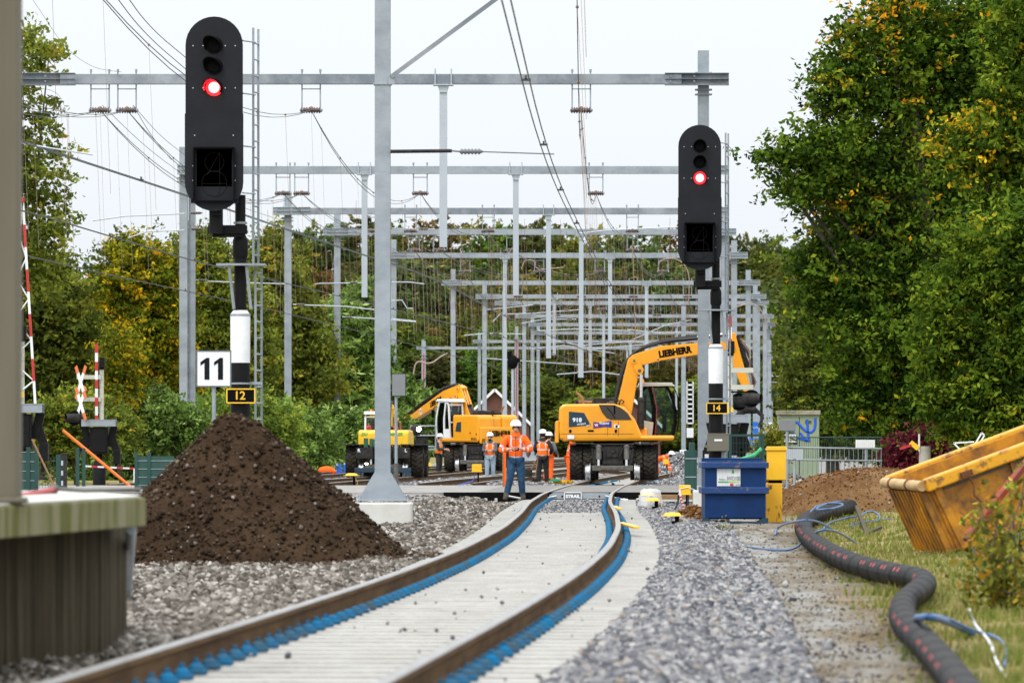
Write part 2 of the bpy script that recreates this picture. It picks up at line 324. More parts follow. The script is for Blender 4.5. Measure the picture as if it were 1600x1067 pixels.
def skin(name, nodes, edges, m, parent, sub=2, root=0):
    """nodes: {key: (x, y, z, rx[, ry])}; grows one continuous skinned surface"""
    me = bpy.data.meshes.new(name); keys = list(nodes); ix = {k: i for i, k in enumerate(keys)}
    bm = bmesh.new(); lay = bm.verts.layers.skin.verify(); vs = []
    for k in keys:
        n = nodes[k]; v = bm.verts.new(n[:3]); v[lay].radius = (n[3], n[4] if len(n) > 4 else n[3]); vs.append(v)
    vs[root][lay].use_root = True
    for a, b in edges: bm.edges.new((vs[ix[a]], vs[ix[b]]))
    bm.to_mesh(me); bm.free(); o = bpy.data.objects.new(name, me); COL.objects.link(o)
    s = o.modifiers.new('s', 'SKIN'); s.use_smooth_shade = True; s.branch_smoothing = .6
    d = o.modifiers.new('d', 'SUBSURF'); d.levels = sub; d.render_levels = sub
    dg = bpy.context.evaluated_depsgraph_get(); m2 = bpy.data.meshes.new_from_object(o.evaluated_get(dg))
    bpy.data.objects.remove(o); m2.name = name; m2.materials.clear(); m2.materials.append(M[m])
    o = bpy.data.objects.new(name, m2); COL.objects.link(o); o.parent = parent
    return o
def ip(x, xs, ys): return float(np.interp(x, xs, ys))

# ------------------------------------------------------------------ alignment and terrain
TD = [-40, 5, 15, 23, 32, 42, 53, 66, 80, 96, 113, 130, 154, 190, 600]
TC = [-3.5, -2.3, -1.8, -1.33, -.77, -.22, .25, .63, .88, 1.08, 1.45, 2.03, 3.05, 5.0, 28.8]
_td = np.linspace(-40, 600, 1281); _tc = np.interp(_td, TD, TC)
_k = np.ones(17) / 17; _tc = np.convolve(np.pad(_tc, 8, 'reflect', reflect_type='odd'), _k, 'valid')
def C(y): return np.interp(y, _td, _tc)
def CR(y): return np.interp(y, [20, 28, 41, 67, 100, 140, 600], [2.1, 2.4, 2.95, 4.0, 5.4, 7.0, 34])   # right edge of the path
def CL(y): return np.interp(y, [20, 28, 41, 67, 100, 140, 600], [1.15, 1.5, 2.0, 2.85, 3.9, 6, 33])
def nse(x, y, s, a=0.):
    return (np.sin(x * s + 1.7 + a) * np.cos(y * s * 1.13 + .4 + a) + .5 * np.sin(x * s * 2.3 + y * s * 1.9 + a) + .3 * np.cos(x * s * 4.1 - y * s * 3.3 + 2 * a)) / 1.8
def gh(x, y):
    x = np.asarray(x, float); y = np.asarray(y, float)
    d = x - C(y); z = -0.235 + .012 * nse(x, y, 3.)
    tr = np.clip(1.6 - np.abs(d), 0, .25) / .25 * (y < 175)
    sh = np.exp(-((d - 1.72) / .22) ** 2) * .10 * (y < 108) + np.exp(-((d + 1.75) / .25) ** 2) * .06 * (y < 108)
    z = z + tr * .03 + sh
    cr = CR(y); g = np.clip((x - cr) / 4, 0, 1) * (y < 112)
    z = z + np.clip((y - 106) / 9, 0, 1) * (y < 116.5) * np.clip((np.abs(d + .1) - 2.6) / .5, 0, 1) * .185 * (x < 6.5)
    z = z + g * .14 + g * .03 * nse(x, y, 1.6, 2)
    z = z + np.clip(x - 5.15, 0, 4) * .36 * np.clip((y - 48) / 8, 0, 1) * np.clip((78 - y) / 8, 0, 1)
    z = z + np.clip((y - 600) / 300, 0, 1) ** 1.5 * 14
    return z
def G(px, py, dz=0.):
    """ground point under a photo pixel"""
    D = F * 1.29 / (py - HY)
    for _ in range(25):
        z = float(gh((px - 800) * D / F, D)) + dz; D = .5 * D + .5 * F * (CZ - z) / (py - HY)
    return Vector(((px - 800) * D / F, D, z))
def onG(px, D): x = (px - 800) * D / F; return Vector((x, D, float(gh(x, D))))

ys = np.concatenate([np.linspace(-60, 10, 20)[:-1], np.arange(10, 125, .22), np.arange(125, 200, 1.), np.arange(200, 620, 12.), np.linspace(620, 4000, 40)])
xs = np.concatenate([-np.geomspace(2500, 16, 30), np.arange(-15.6, 12, .2), np.geomspace(12, 2500, 30)])
X, Y = np.meshgrid(xs, ys); Z = gh(X, Y)
near = ((Y > 10) & (Y < 125) & (np.abs(X) < 15)); Z = Z + near * rng.normal(0, .008, Z.shape)
bx = (X > -16) & (X < 10.5) & (Y > 115.9) & (Y < 140); Z = np.where(bx, -.30, Z)
ny, nx = X.shape; vv = np.stack([X, Y, Z], -1).reshape(-1, 3)
me = bpy.data.meshes.new('ground'); me.vertices.add(len(vv)); me.vertices.foreach_set('co', vv.astype(np.float32).ravel())
i = (np.arange(ny - 1)[:, None] * nx + np.arange(nx - 1)[None]).ravel(); q = np.stack([i, i + 1, i + nx + 1, i + nx], 1).ravel()
me.loops.add(len(q)); me.loops.foreach_set('vertex_index', q.astype(np.int32)); nfc = len(q) // 4
me.polygons.add(nfc); me.polygons.foreach_set('loop_start', (np.arange(nfc) * 4).astype(np.int32)); me.polygons.foreach_set('loop_total', np.full(nfc, 4, np.int32))
me.polygons.foreach_set('use_smooth', np.ones(nfc, bool)); me.update(calc_edges=True)
def vattr(n, a): q = me.attributes.new(n, 'FLOAT', 'POINT'); q.data.foreach_set('value', a.astype(np.float32).ravel())
jit = .22 * nse(X, Y * .35, 2.2, 1) + .08 * nse(X, Y, 7., 3)
sm = lambda a, w_: np.clip(a / w_ + .5, 0, 1)
vattr('path', sm(X - CL(Y) + jit, .35) * (Y < 113)); vattr('dirt', np.clip(1 - np.abs(X - CR(Y) + .15 + jit) / .45, 0, 1) * (Y < 113) * (.6 + .5 * nse(X, Y * .4, 1.3, 4)))
far_g = sm(np.abs(X - C(Y) + 4) - 16 + jit * 6, 2) * (Y > 140)
vattr('green', np.clip(sm(X - CR(Y) + jit * 2.2, .7) * (Y < 113) + far_g + (Y > 560) + ((X < -13) & (Y < 400)) + ((X > 11) & (Y < 140)), 0, 1))
vattr('inner', (np.abs(X - C(Y)) < 1.5) * 1.0)
g = bpy.data.objects.new('ground', me); COL.objects.link(g); tag(g, kind='structure')
def ground_mat():
    m = bpy.data.materials.new('ballast, path and grass'); m.use_nodes = True; t = m.node_tree; b = t.nodes['Principled BSDF']; b.inputs['Roughness'].default_value = .95
    b.inputs['Specular IOR Level'].default_value = .03
    co = t.nodes.new('ShaderNodeTexCoord')
    def noise(sv, det=6): n = t.nodes.new('ShaderNodeTexNoise'); n.inputs['Scale'].default_value = sv; n.inputs['Detail'].default_value = det; t.links.new(co.outputs['Object'], n.inputs['Vector']); return n.outputs[0]
    def rampn(src, cols):
        r = t.nodes.new('ShaderNodeValToRGB'); e = r.color_ramp.elements; e[0].position, e[0].color = cols[0][0], (*cols[0][1], 1); e[1].position, e[1].color = cols[-1][0], (*cols[-1][1], 1)
        for p, c in cols[1:-1]: z = e.new(p); z.color = (*c, 1)
        t.links.new(src, r.inputs[0]); return r.outputs[0]
    def mix(f, a, c):
        x = t.nodes.new('ShaderNodeMix'); x.data_type = 'RGBA'; t.links.new(f, x.inputs[0]); t.links.new(a, x.inputs[6]); t.links.new(c, x.inputs[7]); return x.outputs[2]
    vo = t.nodes.new('ShaderNodeTexVoronoi'); vo.inputs['Scale'].default_value = 17; t.links.new(co.outputs['Object'], vo.inputs['Vector'])
    sp = t.nodes.new('ShaderNodeSeparateColor'); t.links.new(vo.outputs['Color'], sp.inputs[0])
    bal = rampn(sp.outputs[0], [(0, (.09, .09, .095)), (.5, (.19, .185, .18)), (1, (.34, .33, .31))])
    inn = rampn(noise(6), [(.35, (.26, .25, .235)), (.62, (.40, .39, .37))])
    mp = t.nodes.new('ShaderNodeMapping'); mp.inputs['Scale'].default_value = (1, .16, 1); t.links.new(co.outputs['Object'], mp.inputs[0])
    def noise2(sv, det): n = t.nodes.new('ShaderNodeTexNoise'); n.inputs['Scale'].default_value = sv; n.inputs['Detail'].default_value = det; n.inputs['Roughness'].default_value = .6; t.links.new(mp.outputs[0], n.inputs['Vector']); return n.outputs[0]
    path = rampn(noise2(2.4, 10), [(.30, (.09, .068, .043)), (.42, (.15, .13, .10)), (.52, (.20, .195, .18)), (.7, (.25, .25, .24))])
    gr = rampn(noise2(1.3, 9), [(.34, (.085, .10, .02)), (.45, (.16, .15, .045)), (.54, (.25, .20, .09)), (.66, (.17, .11, .055))])
    drt = rampn(noise(5, 6), [(.35, (.085, .055, .032)), (.65, (.17, .125, .08))])
    def at(n): a = t.nodes.new('ShaderNodeAttribute'); a.attribute_name = n; return a.outputs['Fac']
    c = mix(at('inner'), bal, inn); c = mix(at('path'), c, path); c = mix(at('green'), c, gr); c = mix(at('dirt'), c, drt); t.links.new(c, b.inputs['Base Color'])
    bp = t.nodes.new('ShaderNodeBump'); bp.inputs['Strength'].default_value = .35; bp.inputs['Distance'].default_value = .03
    t.links.new(vo.outputs['Distance'], bp.inputs['Height']); t.links.new(bp.outputs[0], b.inputs['Normal'])
    return m
me.materials.append(ground_mat())
# ------------------------------------------------------------------ road over the rails
rd = MB()
for a, b in ((-16, 30), ):
    pass
road = MB(); xs_ = np.arange(-40, 9.01, 1.0)
def pan(x0, x1, y0, y1, z0, z1, m_=0): return ((x0 + x1) / 2, (y0 + y1) / 2, (z0 + z1) / 2), (x1 - x0, y1 - y0, z1 - z0), m_
c116 = float(C(116)); 
rb = MB()
for k in range(12):      # rubber panels beside and between the rails, laid side by side
    y0 = 116 + k * 1.75; y1 = y0 + 1.74; ym = (y0 + y1) / 2; c = float(C(ym))
    for x0, x1 in ((c - 2.35, c - .80), (c - .68, c + .68), (c + .80, c + 2.35)):
        rb.box(*pan(x0, x1, y0, y1, -.17, -.018))
o = rb.build('crossing_panels', 'asphalt', bevel=.012); tag(o, kind='structure')
rb = MB()
for k in range(12):
    y0 = 116 + k * 1.75; c = float(C(y0 + .87))
    rb.box(*pan(-40, c - 2.36, y0, y0 + 1.75, -.28, -.02)); rb.box(*pan(c + 2.36, 7.4, y0, y0 + 1.75, -.28, -.022))
M['road'] = mat('worn asphalt', (.20, .195, .185), .9, 0, (.34, .33, .31), 1.6, .8, .2, 40)
o = rb.build('road', 'road'); tag(o, kind='structure')
# deflector at the mouth of the crossing
t = thing('crossing_deflector', 'galvanised deflector bar with a white name plate across the track at the crossing edge', 'deflector', (c116, 115.6, -.1))
b = MB(); b.box((0, .25, -.01), (6.2, .26, .20)); b.build('rubber_edge', 'deep', t)
b = MB(); b.prism([(-.62, .075), (.62, .075), (.72, .03), (.72, -.06), (-.72, -.06), (-.72, .03)], (0, -.02, 0), (1, 0, 0), (0, 0, 1), (0, .05, 0)); b.build('bar', 'galv', t, bevel=.006)
for s_ in (-1, 1):
    b = MB(); b.cyl((s_ * .55, -.03, .01), (s_ * .95, -.1, -.075), .022); b.cyl((s_ * .95, -.1, -.075), (s_ * 1.06, -.12, -.09), .035); b.build('tension_rod', 'steel', t)
    b = MB(); b.cyl((s_ * 1.25, -.08, -.07), (s_ * 1.7, .0, .02), .022); b.build('tension_rod', 'steel', t)
b = MB(); b.box((-.18, -.045, .0), (.36, .02, .17)); b.build('name_plate', 'greytext' if 'greytext' in M else 'iron', t, bevel=.008)
b = MB()
for z_ in (-.09, .09): b.box((-.18, -.058, z_), (.40, .02, .018))
for x_ in (-.37, .01): b.box((x_, -.058, 0), (.018, .02, .19))
b.build('plate_rim', 'signwhite', t)
text('STRAIL', .10, (-.18, -.0575, 0), (1, 0, 0), (0, 0, 1), 'signwhite', t, bold=.005, width=.33)
for s_ in (-1, 1): b = MB(); b.cyl((s_ * .42, -.026, .0), (s_ * .42, -.02, .0), .022); b.build('bolt_hole', 'deep', t)

# ------------------------------------------------------------------ railway tracks
def rail_mesh(b, ctr, y0, y1, step, off, top=0.0):
    prof = [(-.036, 0), (-.030, .0), (.030, 0), (.036, -.008), (.036, -.036), (.009, -.05), (.009, -.135), (.07, -.152), (.07, -.165), (-.07, -.165), (-.07, -.152), (-.009, -.135), (-.009, -.05), (-.036, -.036), (-.036, -.008)]
    yy = np.arange(y0, y1 + 1e-6, step); n = len(prof); vs = []
    for y in yy:
        c = float(ctr(y)) + off
        vs += [(c + a, y, top + z) for a, z in prof]
    k = len(yy)
    for j in range(n):
        f = [(i * n + j, i * n + (j + 1) % n, (i + 1) * n + (j + 1) % n, (i + 1) * n + j) for i in range(k - 1)]
        b.add(vs, f, 1 if j in (0, 1, 2, 14) else 0, j not in (8, 9, 10))
    b.add(vs[:n], [tuple(range(n))], 0)
def sleeper_shape(b, y, c, ang):
    r = Matrix.Rotation(-ang, 3, 'Z')
    b.prism([(-.15, 0), (.15, 0), (.12, .07), (.12, .075), (-.12, .075), (-.12, .07)], Vector((c, y, -.245)) + r @ Vector((-1.27, 0, 0)), r @ Vector((0, 1, 0)), (0, 0, 1), r @ Vector((2.54, 0, 0)))
track = thing('railway_track', None, None, (0, 60, 0)); track['kind'] = 'structure'; del_keys = [k for k in ('label',) if k in track]
for s_ in (-.75, .75):
    b = MB(); rail_mesh(b, C, 14, 330, .8, s_); b.build('rail', ['railside', 'railtop'], track, world=True)
sl_me = MB(); sleeper_shape(sl_me, 0, 0, 0)
base_sl = sl_me.build('sleeper', 'sleeper', track)
cl = MB()
cl.box((0, 0, -.01), (.11, .15, .03)); cl.ball((0, 0, .0), .048, 0, 8, (1, 1.0, .9)); cl.cyl((0, 0, .02), (0, 0, .065), .018, n=8)
base_cl = cl.build('rail_clip', 'clip', base_sl, bevel=.012)
ys_all = np.arange(16, 115.2, .6); n = 0; srest = MB(); crest = MB()
for k, y in enumerate(ys_all[8:].tolist() + ys_all[:8].tolist()):
    c = float(C(y)); ang = math.atan((float(C(y + .5)) - float(C(y - .5))))
    offs = (-.862, -.638, .638, .862)
    if k < 96:
        o = base_sl if k == 0 else base_sl.copy()
        if k: COL.objects.link(o); o.parent = track
        o.location = (c, y - 60, 0); o.rotation_euler = (0, 0, -ang)
        if k < 24:
            for j, f in enumerate(offs):
                q = base_cl if (k == 0 and j == 0) else base_cl.copy()
                if not (k == 0 and j == 0): COL.objects.link(q)
                q.parent = o; q.location = (f, 0, -.145)
    else: sleeper_shape(srest, y, c, ang)
    if k >= 24:
        for f in offs:
            crest.box((c + f, y, -.155), (.11, .15, .03)); crest.ball((c + f, y, -.145), .048, 0, 6, (1, 1.0, .9))
for y in np.arange(137.4, 230, .6): sleeper_shape(srest, float(y), float(C(y)), .05)
for y in np.arange(137.4, 175, .6):
    for f in (-.87, -.63, .63, .87): crest.box((float(C(y)) + f, y, -.145), (.13, .3, .05))
tag(srest.build('sleepers', 'sleeper', track, world=True), kind='stuff')
tag(crest.build('rail_clips', 'clip', track, world=True, bevel=.01), kind='stuff')
# rubber strips pressed against the rails next to the crossing
b = MB()
for f in (-.87, -.63, .63, .87):
    yy = np.arange(88, 115.5, 1.)
    b.tube([(float(C(y)) + f, y, -.125) for y in yy], .022, 6)
b.build('rubber_strip', 'clip', track, world=True)
for j, (lat, y0) in enumerate(((-4.05, 143), (-8.1, 139), (-12.2, 139))):
    tk = thing('railway_track', None, None, (0, 150, 0)); tk['kind'] = 'structure'
    ctr = (lambda L: (lambda y: C(y) + L + (0 if y > 175 else -(175 - y) * .012)))(lat)
    for s_ in (-.75, .75):
        b = MB(); rail_mesh(b, ctr, y0, 420, 3., s_); b.build('rail', ['railside', 'railtop'], tk, world=True)
    b = MB()
    for y in np.arange(y0, 300, .6): sleeper_shape(b, float(y), float(ctr(y)), .05)
    tag(b.build('sleepers', 'concrete' if j else 'sleeper', tk, world=True), kind='stuff')
# a crossover curve between the yard tracks
tk = thing('railway_track', None, None, (0, 180, 0)); tk['kind'] = 'structure'
ctr = lambda y: float(C(y)) - 4.05 * (.5 - .5 * math.cos(math.pi * min(max((y - 190) / 60., 0), 1)))
for s_ in (-.75, .75):
    b = MB(); rail_mesh(b, ctr, 190, 252, 2., s_, .003); b.build('rail', ['railside', 'railtop'], tk, world=True)

# ------------------------------------------------------------------ ballast stones (uncountable)
def stones(n, fx, fy, size, m, name, zoff=0., zf=None, base=None, pw=2):
    shape = np.array([(x, y, z) for z in (-.5, .5) for x, y in ((-.5, -.5), (.5, -.5), (.5, .5), (-.5, .5))])
    v = np.tile(shape[None], (n, 1, 1)) * (1 + rng.uniform(-.42, .3, (n, 8, 3)))
    sz = size[0] + (size[1] - size[0]) * rng.random(n) ** pw
    v *= sz[:, None, None] * rng.uniform(.6, 1.2, (n, 1, 3))
    a = rng.normal(size=(n, 4)); a /= np.linalg.norm(a, axis=1)[:, None]; w_, x_, y_, z_ = a.T
    Rm = np.stack([1 - 2 * (y_**2 + z_**2), 2 * (x_*y_ - z_*w_), 2 * (x_*z_ + y_*w_), 2 * (x_*y_ + z_*w_), 1 - 2 * (x_**2 + z_**2), 2 * (y_*z_ - x_*w_), 2 * (x_*z_ - y_*w_), 2 * (y_*z_ + x_*w_), 1 - 2 * (x_**2 + y_**2)], 1).reshape(n, 3, 3)
    v = np.einsum('nij,nkj->nki', Rm, v)
    y = fy; x = fx; z = (gh(x, y) if zf is None else zf) + zoff + sz * .2
    v += np.stack([x, y, z], 1)[:, None, :]
    return soup(name, v, [(0, 3, 2, 1), (4, 5, 6, 7), (0, 1, 5, 4), (1, 2, 6, 5), (2, 3, 7, 6), (3, 0, 4, 7)], rng.random(n), m)
def ysamp(n, y0, y1, p=1.6):     # more stones close by
    u = rng.random(n); return (y0 ** (1 - p) + u * (y1 ** (1 - p) - y0 ** (1 - p))) ** (1 / (1 - p))
n = 56000; y = ysamp(n, 21, 113); x = C(y) + 1.28 + rng.random(n) * (CL(y) - C(y) - 1.28 + .15) 
x += np.where(rng.random(n) < .005, rng.random(n) * .5, 0)
tag(stones(n, x, y, (.028, .062), 'stone', 'ballast'), kind='stuff')
n = 52000; y = ysamp(n, 24, 114); x = C(y) - 1.28 - rng.random(n) ** 1.2 * np.interp(y, [24, 60, 114], [3.2, 5.5, 8.5])
tag(stones(n, x, y, (.028, .066), 'stone_tan', 'ballast'), kind='stuff')
n = 420; y = ysamp(n, 22, 112, 1.3); x = C(y) + rng.uniform(-1.25, 1.25, n)
ok = rng.random(n) < np.interp(y, [20, 90, 112], [.22, .5, 1]); x, y = x[ok], y[ok]
tag(stones(len(x), x, y, (.012, .032), 'stone', 'ballast', .06), kind='stuff')
n = 2400; y = rng.uniform(93, 112.5, n); x = C(y) + rng.normal(0, .42, n); k_ = np.abs(x - C(y)) < .6; x, y = x[k_], y[k_]
tag(stones(len(x), x, y, (.018, .05), 'stone', 'ballast', .03), kind='stuff')
n = 9000; y = ysamp(n, 22, 90, 1.5); x = CL(y) + rng.random(n) ** 1.5 * (CR(y) - CL(y)); tag(stones(n, x, y, (.006, .024), 'stone_tan', 'path_grit', .0, pw=4), kind='stuff')
n = 26000; y = rng.uniform(138, 190, n); x = C(y) + rng.choice([-2.0, 2.1, -6.1, -10.2, 4.2], n) + rng.normal(0, .45, n)
tag(stones(n, x, y, (.05, .11), 'stone', 'ballast', .04), kind='stuff')

n = 7000; a_ = rng.uniform(0, 6.28, n); q_ = rng.uniform(.93, 1.30, n) ** 1; x = (374 - 800) * 57 / F + 1.95 * q_ * np.cos(a_); y = 57 + 2.2 * q_ * np.sin(a_)
tag(stones(n, x, y, (.012, .06), 'clod', 'spilled_soil'), kind='stuff')
# ------------------------------------------------------------------ heaps
def heap(name, label, cat, px, D, rx, ry, h, m, clod, nclod, seed, flat=.0, csize=(.02, .07), tilt=0, group=None, p=1.0, base=None, amp=1.):
    c = onG(px, D) if base is None else base; t = thing(name, label, cat, c, group=group); r2 = np.random.default_rng(seed)
    N = 110; u = np.linspace(-1.15, 1.15, N); U, V = np.meshgrid(u, u)
    def H(U, V):
        ang = np.arctan2(V, U); rr = np.sqrt(U**2 + V**2) / (1 + .08 * np.sin(3 * ang + seed) + .05 * np.sin(7 * ang + 2 * seed))
        z = np.clip(1 - rr, -.2, 1); z = np.where(z > 0, z ** p, z)
        top = 1 - flat; z = np.where(z > top, top + (z - top) * .3, z)
        z = z * h * (1 + tilt * U)
        return z + amp * h * (.05 * nse(U, V, 3.1, seed) * (np.sqrt(U**2 + V**2) > .12) + .035 * nse(U, V, 6., seed) + .016 * nse(U, V, 17., seed) + .008 * nse(U, V, 41., seed)) * (rr < 1.05)
    Z = H(U, V) + r2.normal(0, .008 * h * amp, U.shape); vs = np.stack([U * rx, V * ry, Z - .02], -1).reshape(-1, 3)
    b = MB(); b.add(vs.tolist(), [(i * N + j, i * N + j + 1, (i + 1) * N + j + 1, (i + 1) * N + j) for i in range(N - 1) for j in range(N - 1)], 0, True)
    b.build('soil', m, t)
    a = r2.uniform(0, 2 * math.pi, nclod); rr = np.sqrt(r2.random(nclod)) * 1.08; uu = rr * np.cos(a); vv_ = rr * np.sin(a)
    k = vv_ < .45; uu, vv_ = uu[k], vv_[k]
    o = stones(len(uu), uu * rx, vv_ * ry, csize, clod, 'clods', 0, H(uu, vv_) - .012, pw=5); o.parent = t; tag(o, kind='stuff')
    return t
heap('soil_heap', 'tall cone of dark brown soil standing beside the left signal mast', 'soil heap', 374, 57, 1.95, 2.2, 1.70, 'soil', 'clod', 20000, 3, .10, (.006, .045), p=.93)
heap('soil_heap', 'wide low heap of ochre excavated earth behind the yellow posts', 'soil heap', 1345, 96, 2.05, 3.2, 1.12, 'soil_red', 'clod_red', 6500, 8, .38, (.008, .036), p=.7, tilt=.10)
heap('soil_heap', 'small ochre mound with green netting on it behind the blue bin', 'soil heap', 1192, 97, .62, 1.0, 1.05, 'soil_red', 'clod_red', 1500, 11, .2, (.02, .07))
heap('soil_heap', 'low spill of ochre earth against the left side of the blue bin', 'soil heap', 1085, 87, .55, .8, .3, 'soil_red', 'clod_red', 900, 13, .2, (.02, .06))
heap('stone_heap', 'low tan heap of dirty stones right of the grey mast footing', 'stone heap', 690, 104, .75, 1.2, .24, 'soil_red', 'stone_tan', 2600, 17, .3, (.04, .10))
heap('stone_heap', 'low heap of dark stones in front of the road near the footing', 'stone heap', 735, 107, .6, 1.0, .2, 'soil', 'stone_tan', 2000, 19, .3, (.04, .10))
heap('gravel_heap', 'grey gravel heap far behind the orange machine near the number board', 'gravel heap', 1052, 200, 1.3, 3.0, 1.2, 'concrete', 'stone', 3000, 21, .3, (.05, .13))
heap('chip_heap', 'heap of pale wood chips behind the grey railing', 'chip heap', 1205 + 20, 112, 1.0, 1.5, .75, 'wood', 'stone_tan', 2500, 23, .4, (.03, .08))
heap('gravel_heap', 'low bank of grey gravel between the yard tracks behind the men', 'gravel heap', 800, 150, 1.8, 2.6, .22, 'concrete', 'stone', 5000, 25, .3, (.05, .11))

# ------------------------------------------------------------------ platform with its post
t = thing('station_platform', 'mossy concrete platform end jutting in at lower left', 'platform', (-3.2, 29, -.25))
A = Vector(((228 - 800) * 30 / F, 30, .76)); B_ = Vector((-2.64, 25.4, .76)); C_ = Vector((-2.75, 33.4, .76)); K = Vector((-9, 33.4, .76)); L_ = Vector((-9, 20, .76)); Q = Vector((-2.64, 20, .76))
b = MB(); pl = [A, B_, Q, L_, K, C_]
b.prism([(p.x, p.y) for p in pl], (0, 0, .585), (1, 0, 0), (0, 1, 0), (0, 0, .165)); b.build('edge_slab', 'plat', t, world=True, bevel=.008)
b = MB(); b.prism([(p.x - .03, p.y) for p in pl], (0, 0, .753), (1, 0, 0), (0, 1, 0), (0, 0, .008)); b.build('paving', 'plat_top', t, world=True)
b = MB()
w0 = Vector(((158 - 800) * 30.3 / F, 30.3, 0)); w1 = Vector((-3.15, 25.3, 0)); dv = (w0 - w1); nseg = 9
for k in range(nseg):
    p = w1 + dv * (k / nseg); q = w1 + dv * ((k + .985) / nseg)
    b.prism([(p.x, p.y), (q.x, q.y), (q.x - .25, q.y + .05), (p.x - .25, p.y + .05)], (0, 0, -.4), (1, 0, 0), (0, 1, 0), (0, 0, .98))
b.prism([(w0.x, w0.y + .002), (w0.x - .05, 33), (-9, 33), (-9, w0.y + .01)], (0, 0, -.4), (1, 0, 0), (0, 1, 0), (0, 0, .98))
b.prism([(w1.x, w1.y), (w1.x, 20), (-9, 20), (-9, w1.y)], (0, 0, -.4), (1, 0, 0), (0, 1, 0), (0, 0, .98))
b.build('wall', 'plat_wall', t, world=True, bevel=.006)
b = MB(); a0 = P(205, 826, 30.6); a1 = G(199, 932); b.cyl(a0, a1, .033); b.build('drain_pipe', 'galv', t, world=True)
t = thing('platform_post', 'blurred grey green square post at the left edge, standing on the platform', 'post', (-2.66, 26.3, .76))
M['post'] = mat('grey green post paint', (.12, .107, .075), .6, 0, (.085, .075, .055), 1.2, .6, stretch=(6, 6, .3))
b = MB(); xr = (28 - 800) * 26.3 / F; b.box((xr - .12, 26.42, 2.2), (.24, .24, 2.9)); b.box((xr - .12, 26.42, .775), (.30, .30, .03)); b.build('shaft', 'post', t, world=True, bevel=.01)
t = thing('ground_hose', 'red and grey hose lying on the mossy platform end', 'hose', P(150, 770, 31.5))
pts = [P(10, 778, 30.0), P(60, 770, 31), P(84, 765, 31.5)]
b = MB(); b.tube(pts, .018, 8); b.build('red_sleeve', 'redhose', t, world=True)
b = MB(); b.tube([P(84, 763, 31.5), P(130, 766, 31.5), P(218, 765, 31.5)], .013, 8); b.cyl(P(76, 764, 31.5), P(90, 764, 31.5), .028); b.cyl(P(212, 765, 31.5), P(220, 765, 31.5), .017); b.build('grey_pipe', 'greyiron', t, world=True)

# ------------------------------------------------------------------ catenary gantries
def hsec(b, a, c, wd, dp, tf=.018, m=0, face=(0, -1, 0)):
    """H section from a to c; flange faces look along 'face'"""
    a = Vector(a); c = Vector(c); d = (c - a).normalized(); f = Vector(face); f = (f - d * f.dot(d)).normalized(); x = d.cross(f)
    for s_ in (-1, 1): b.bar(a + f * s_ * (dp / 2 - tf / 2), c + f * s_ * (dp / 2 - tf / 2), wd, tf, m, up=f)
    b.bar(a, c, tf, dp - 2 * tf, m, up=f)
    return x
def base_plates(b, c, wd=.3, hgt=.45, spread=.75):
    for s_ in (-1, 1):
        for yy in (-.13, .13):
            b.prism([(s_ * wd / 2, 0), (s_ * spread / 2, 0), (s_ * spread / 2, .04), (s_ * (wd / 2), hgt)], (c[0], c[1] + yy - .008, c[2]), (1, 0, 0), (0, 0, 1), (0, .016, 0))
    b.box((c[0], c[1], c[2] - .012), (spread + .12, .6, .024))
    for sx in (-1, 1):
        for sy in (-1, 1): b.cyl((c[0] + sx * (spread / 2), c[1] + sy * .22, c[2] - .12), (c[0] + sx * (spread / 2), c[1] + sy * .22, c[2] + .05), .025, n=6)
def insul_bracket(parent, x, D, zb, sgl=1.):
    """U-shaped hanger under a beam with two porcelain insulators"""
    br = MB(); w_ = .50; h_ = .78
    for s_ in (-1, 1): br.box((x + s_ * w_ / 2, D - .16, zb - .17), (.04, .03, 1.06)); br.cyl((x + s_ * w_ / 2, D - .16, zb + .34), (x + s_ * w_ / 2, D - .16, zb + .42), .035, n=6)
    br.box((x, D - .16, zb - .12), (w_, .03, .03))
    bo = br.build('hanger_bracket', 'galv', parent, world=True)
    i_ = MB(); z = zb - .70
    prof = [(.03, -.30)] + [(r, -.26 + k * .035) for k, r in enumerate([.095, .05] * 8)] + [(.03, .30)]
    i_.lathe(prof, (x, D - .16, z), (1, 0, 0), 8); i_.ball((x, D - .16, z + .05), .06, 1)
    for s_ in (-1, 1): i_.ball((x + s_ * w_ / 2, D - .16, z), .065, 2)
    L = parent.location; i_.v = [(a - L[0], c - L[1], d - L[2]) for a, c, d in i_.v]
    i_.build('insulator', ['insul', 'copper', 'galv'], bo)
    return Vector((x, D - .16, z))
HB = 9.84
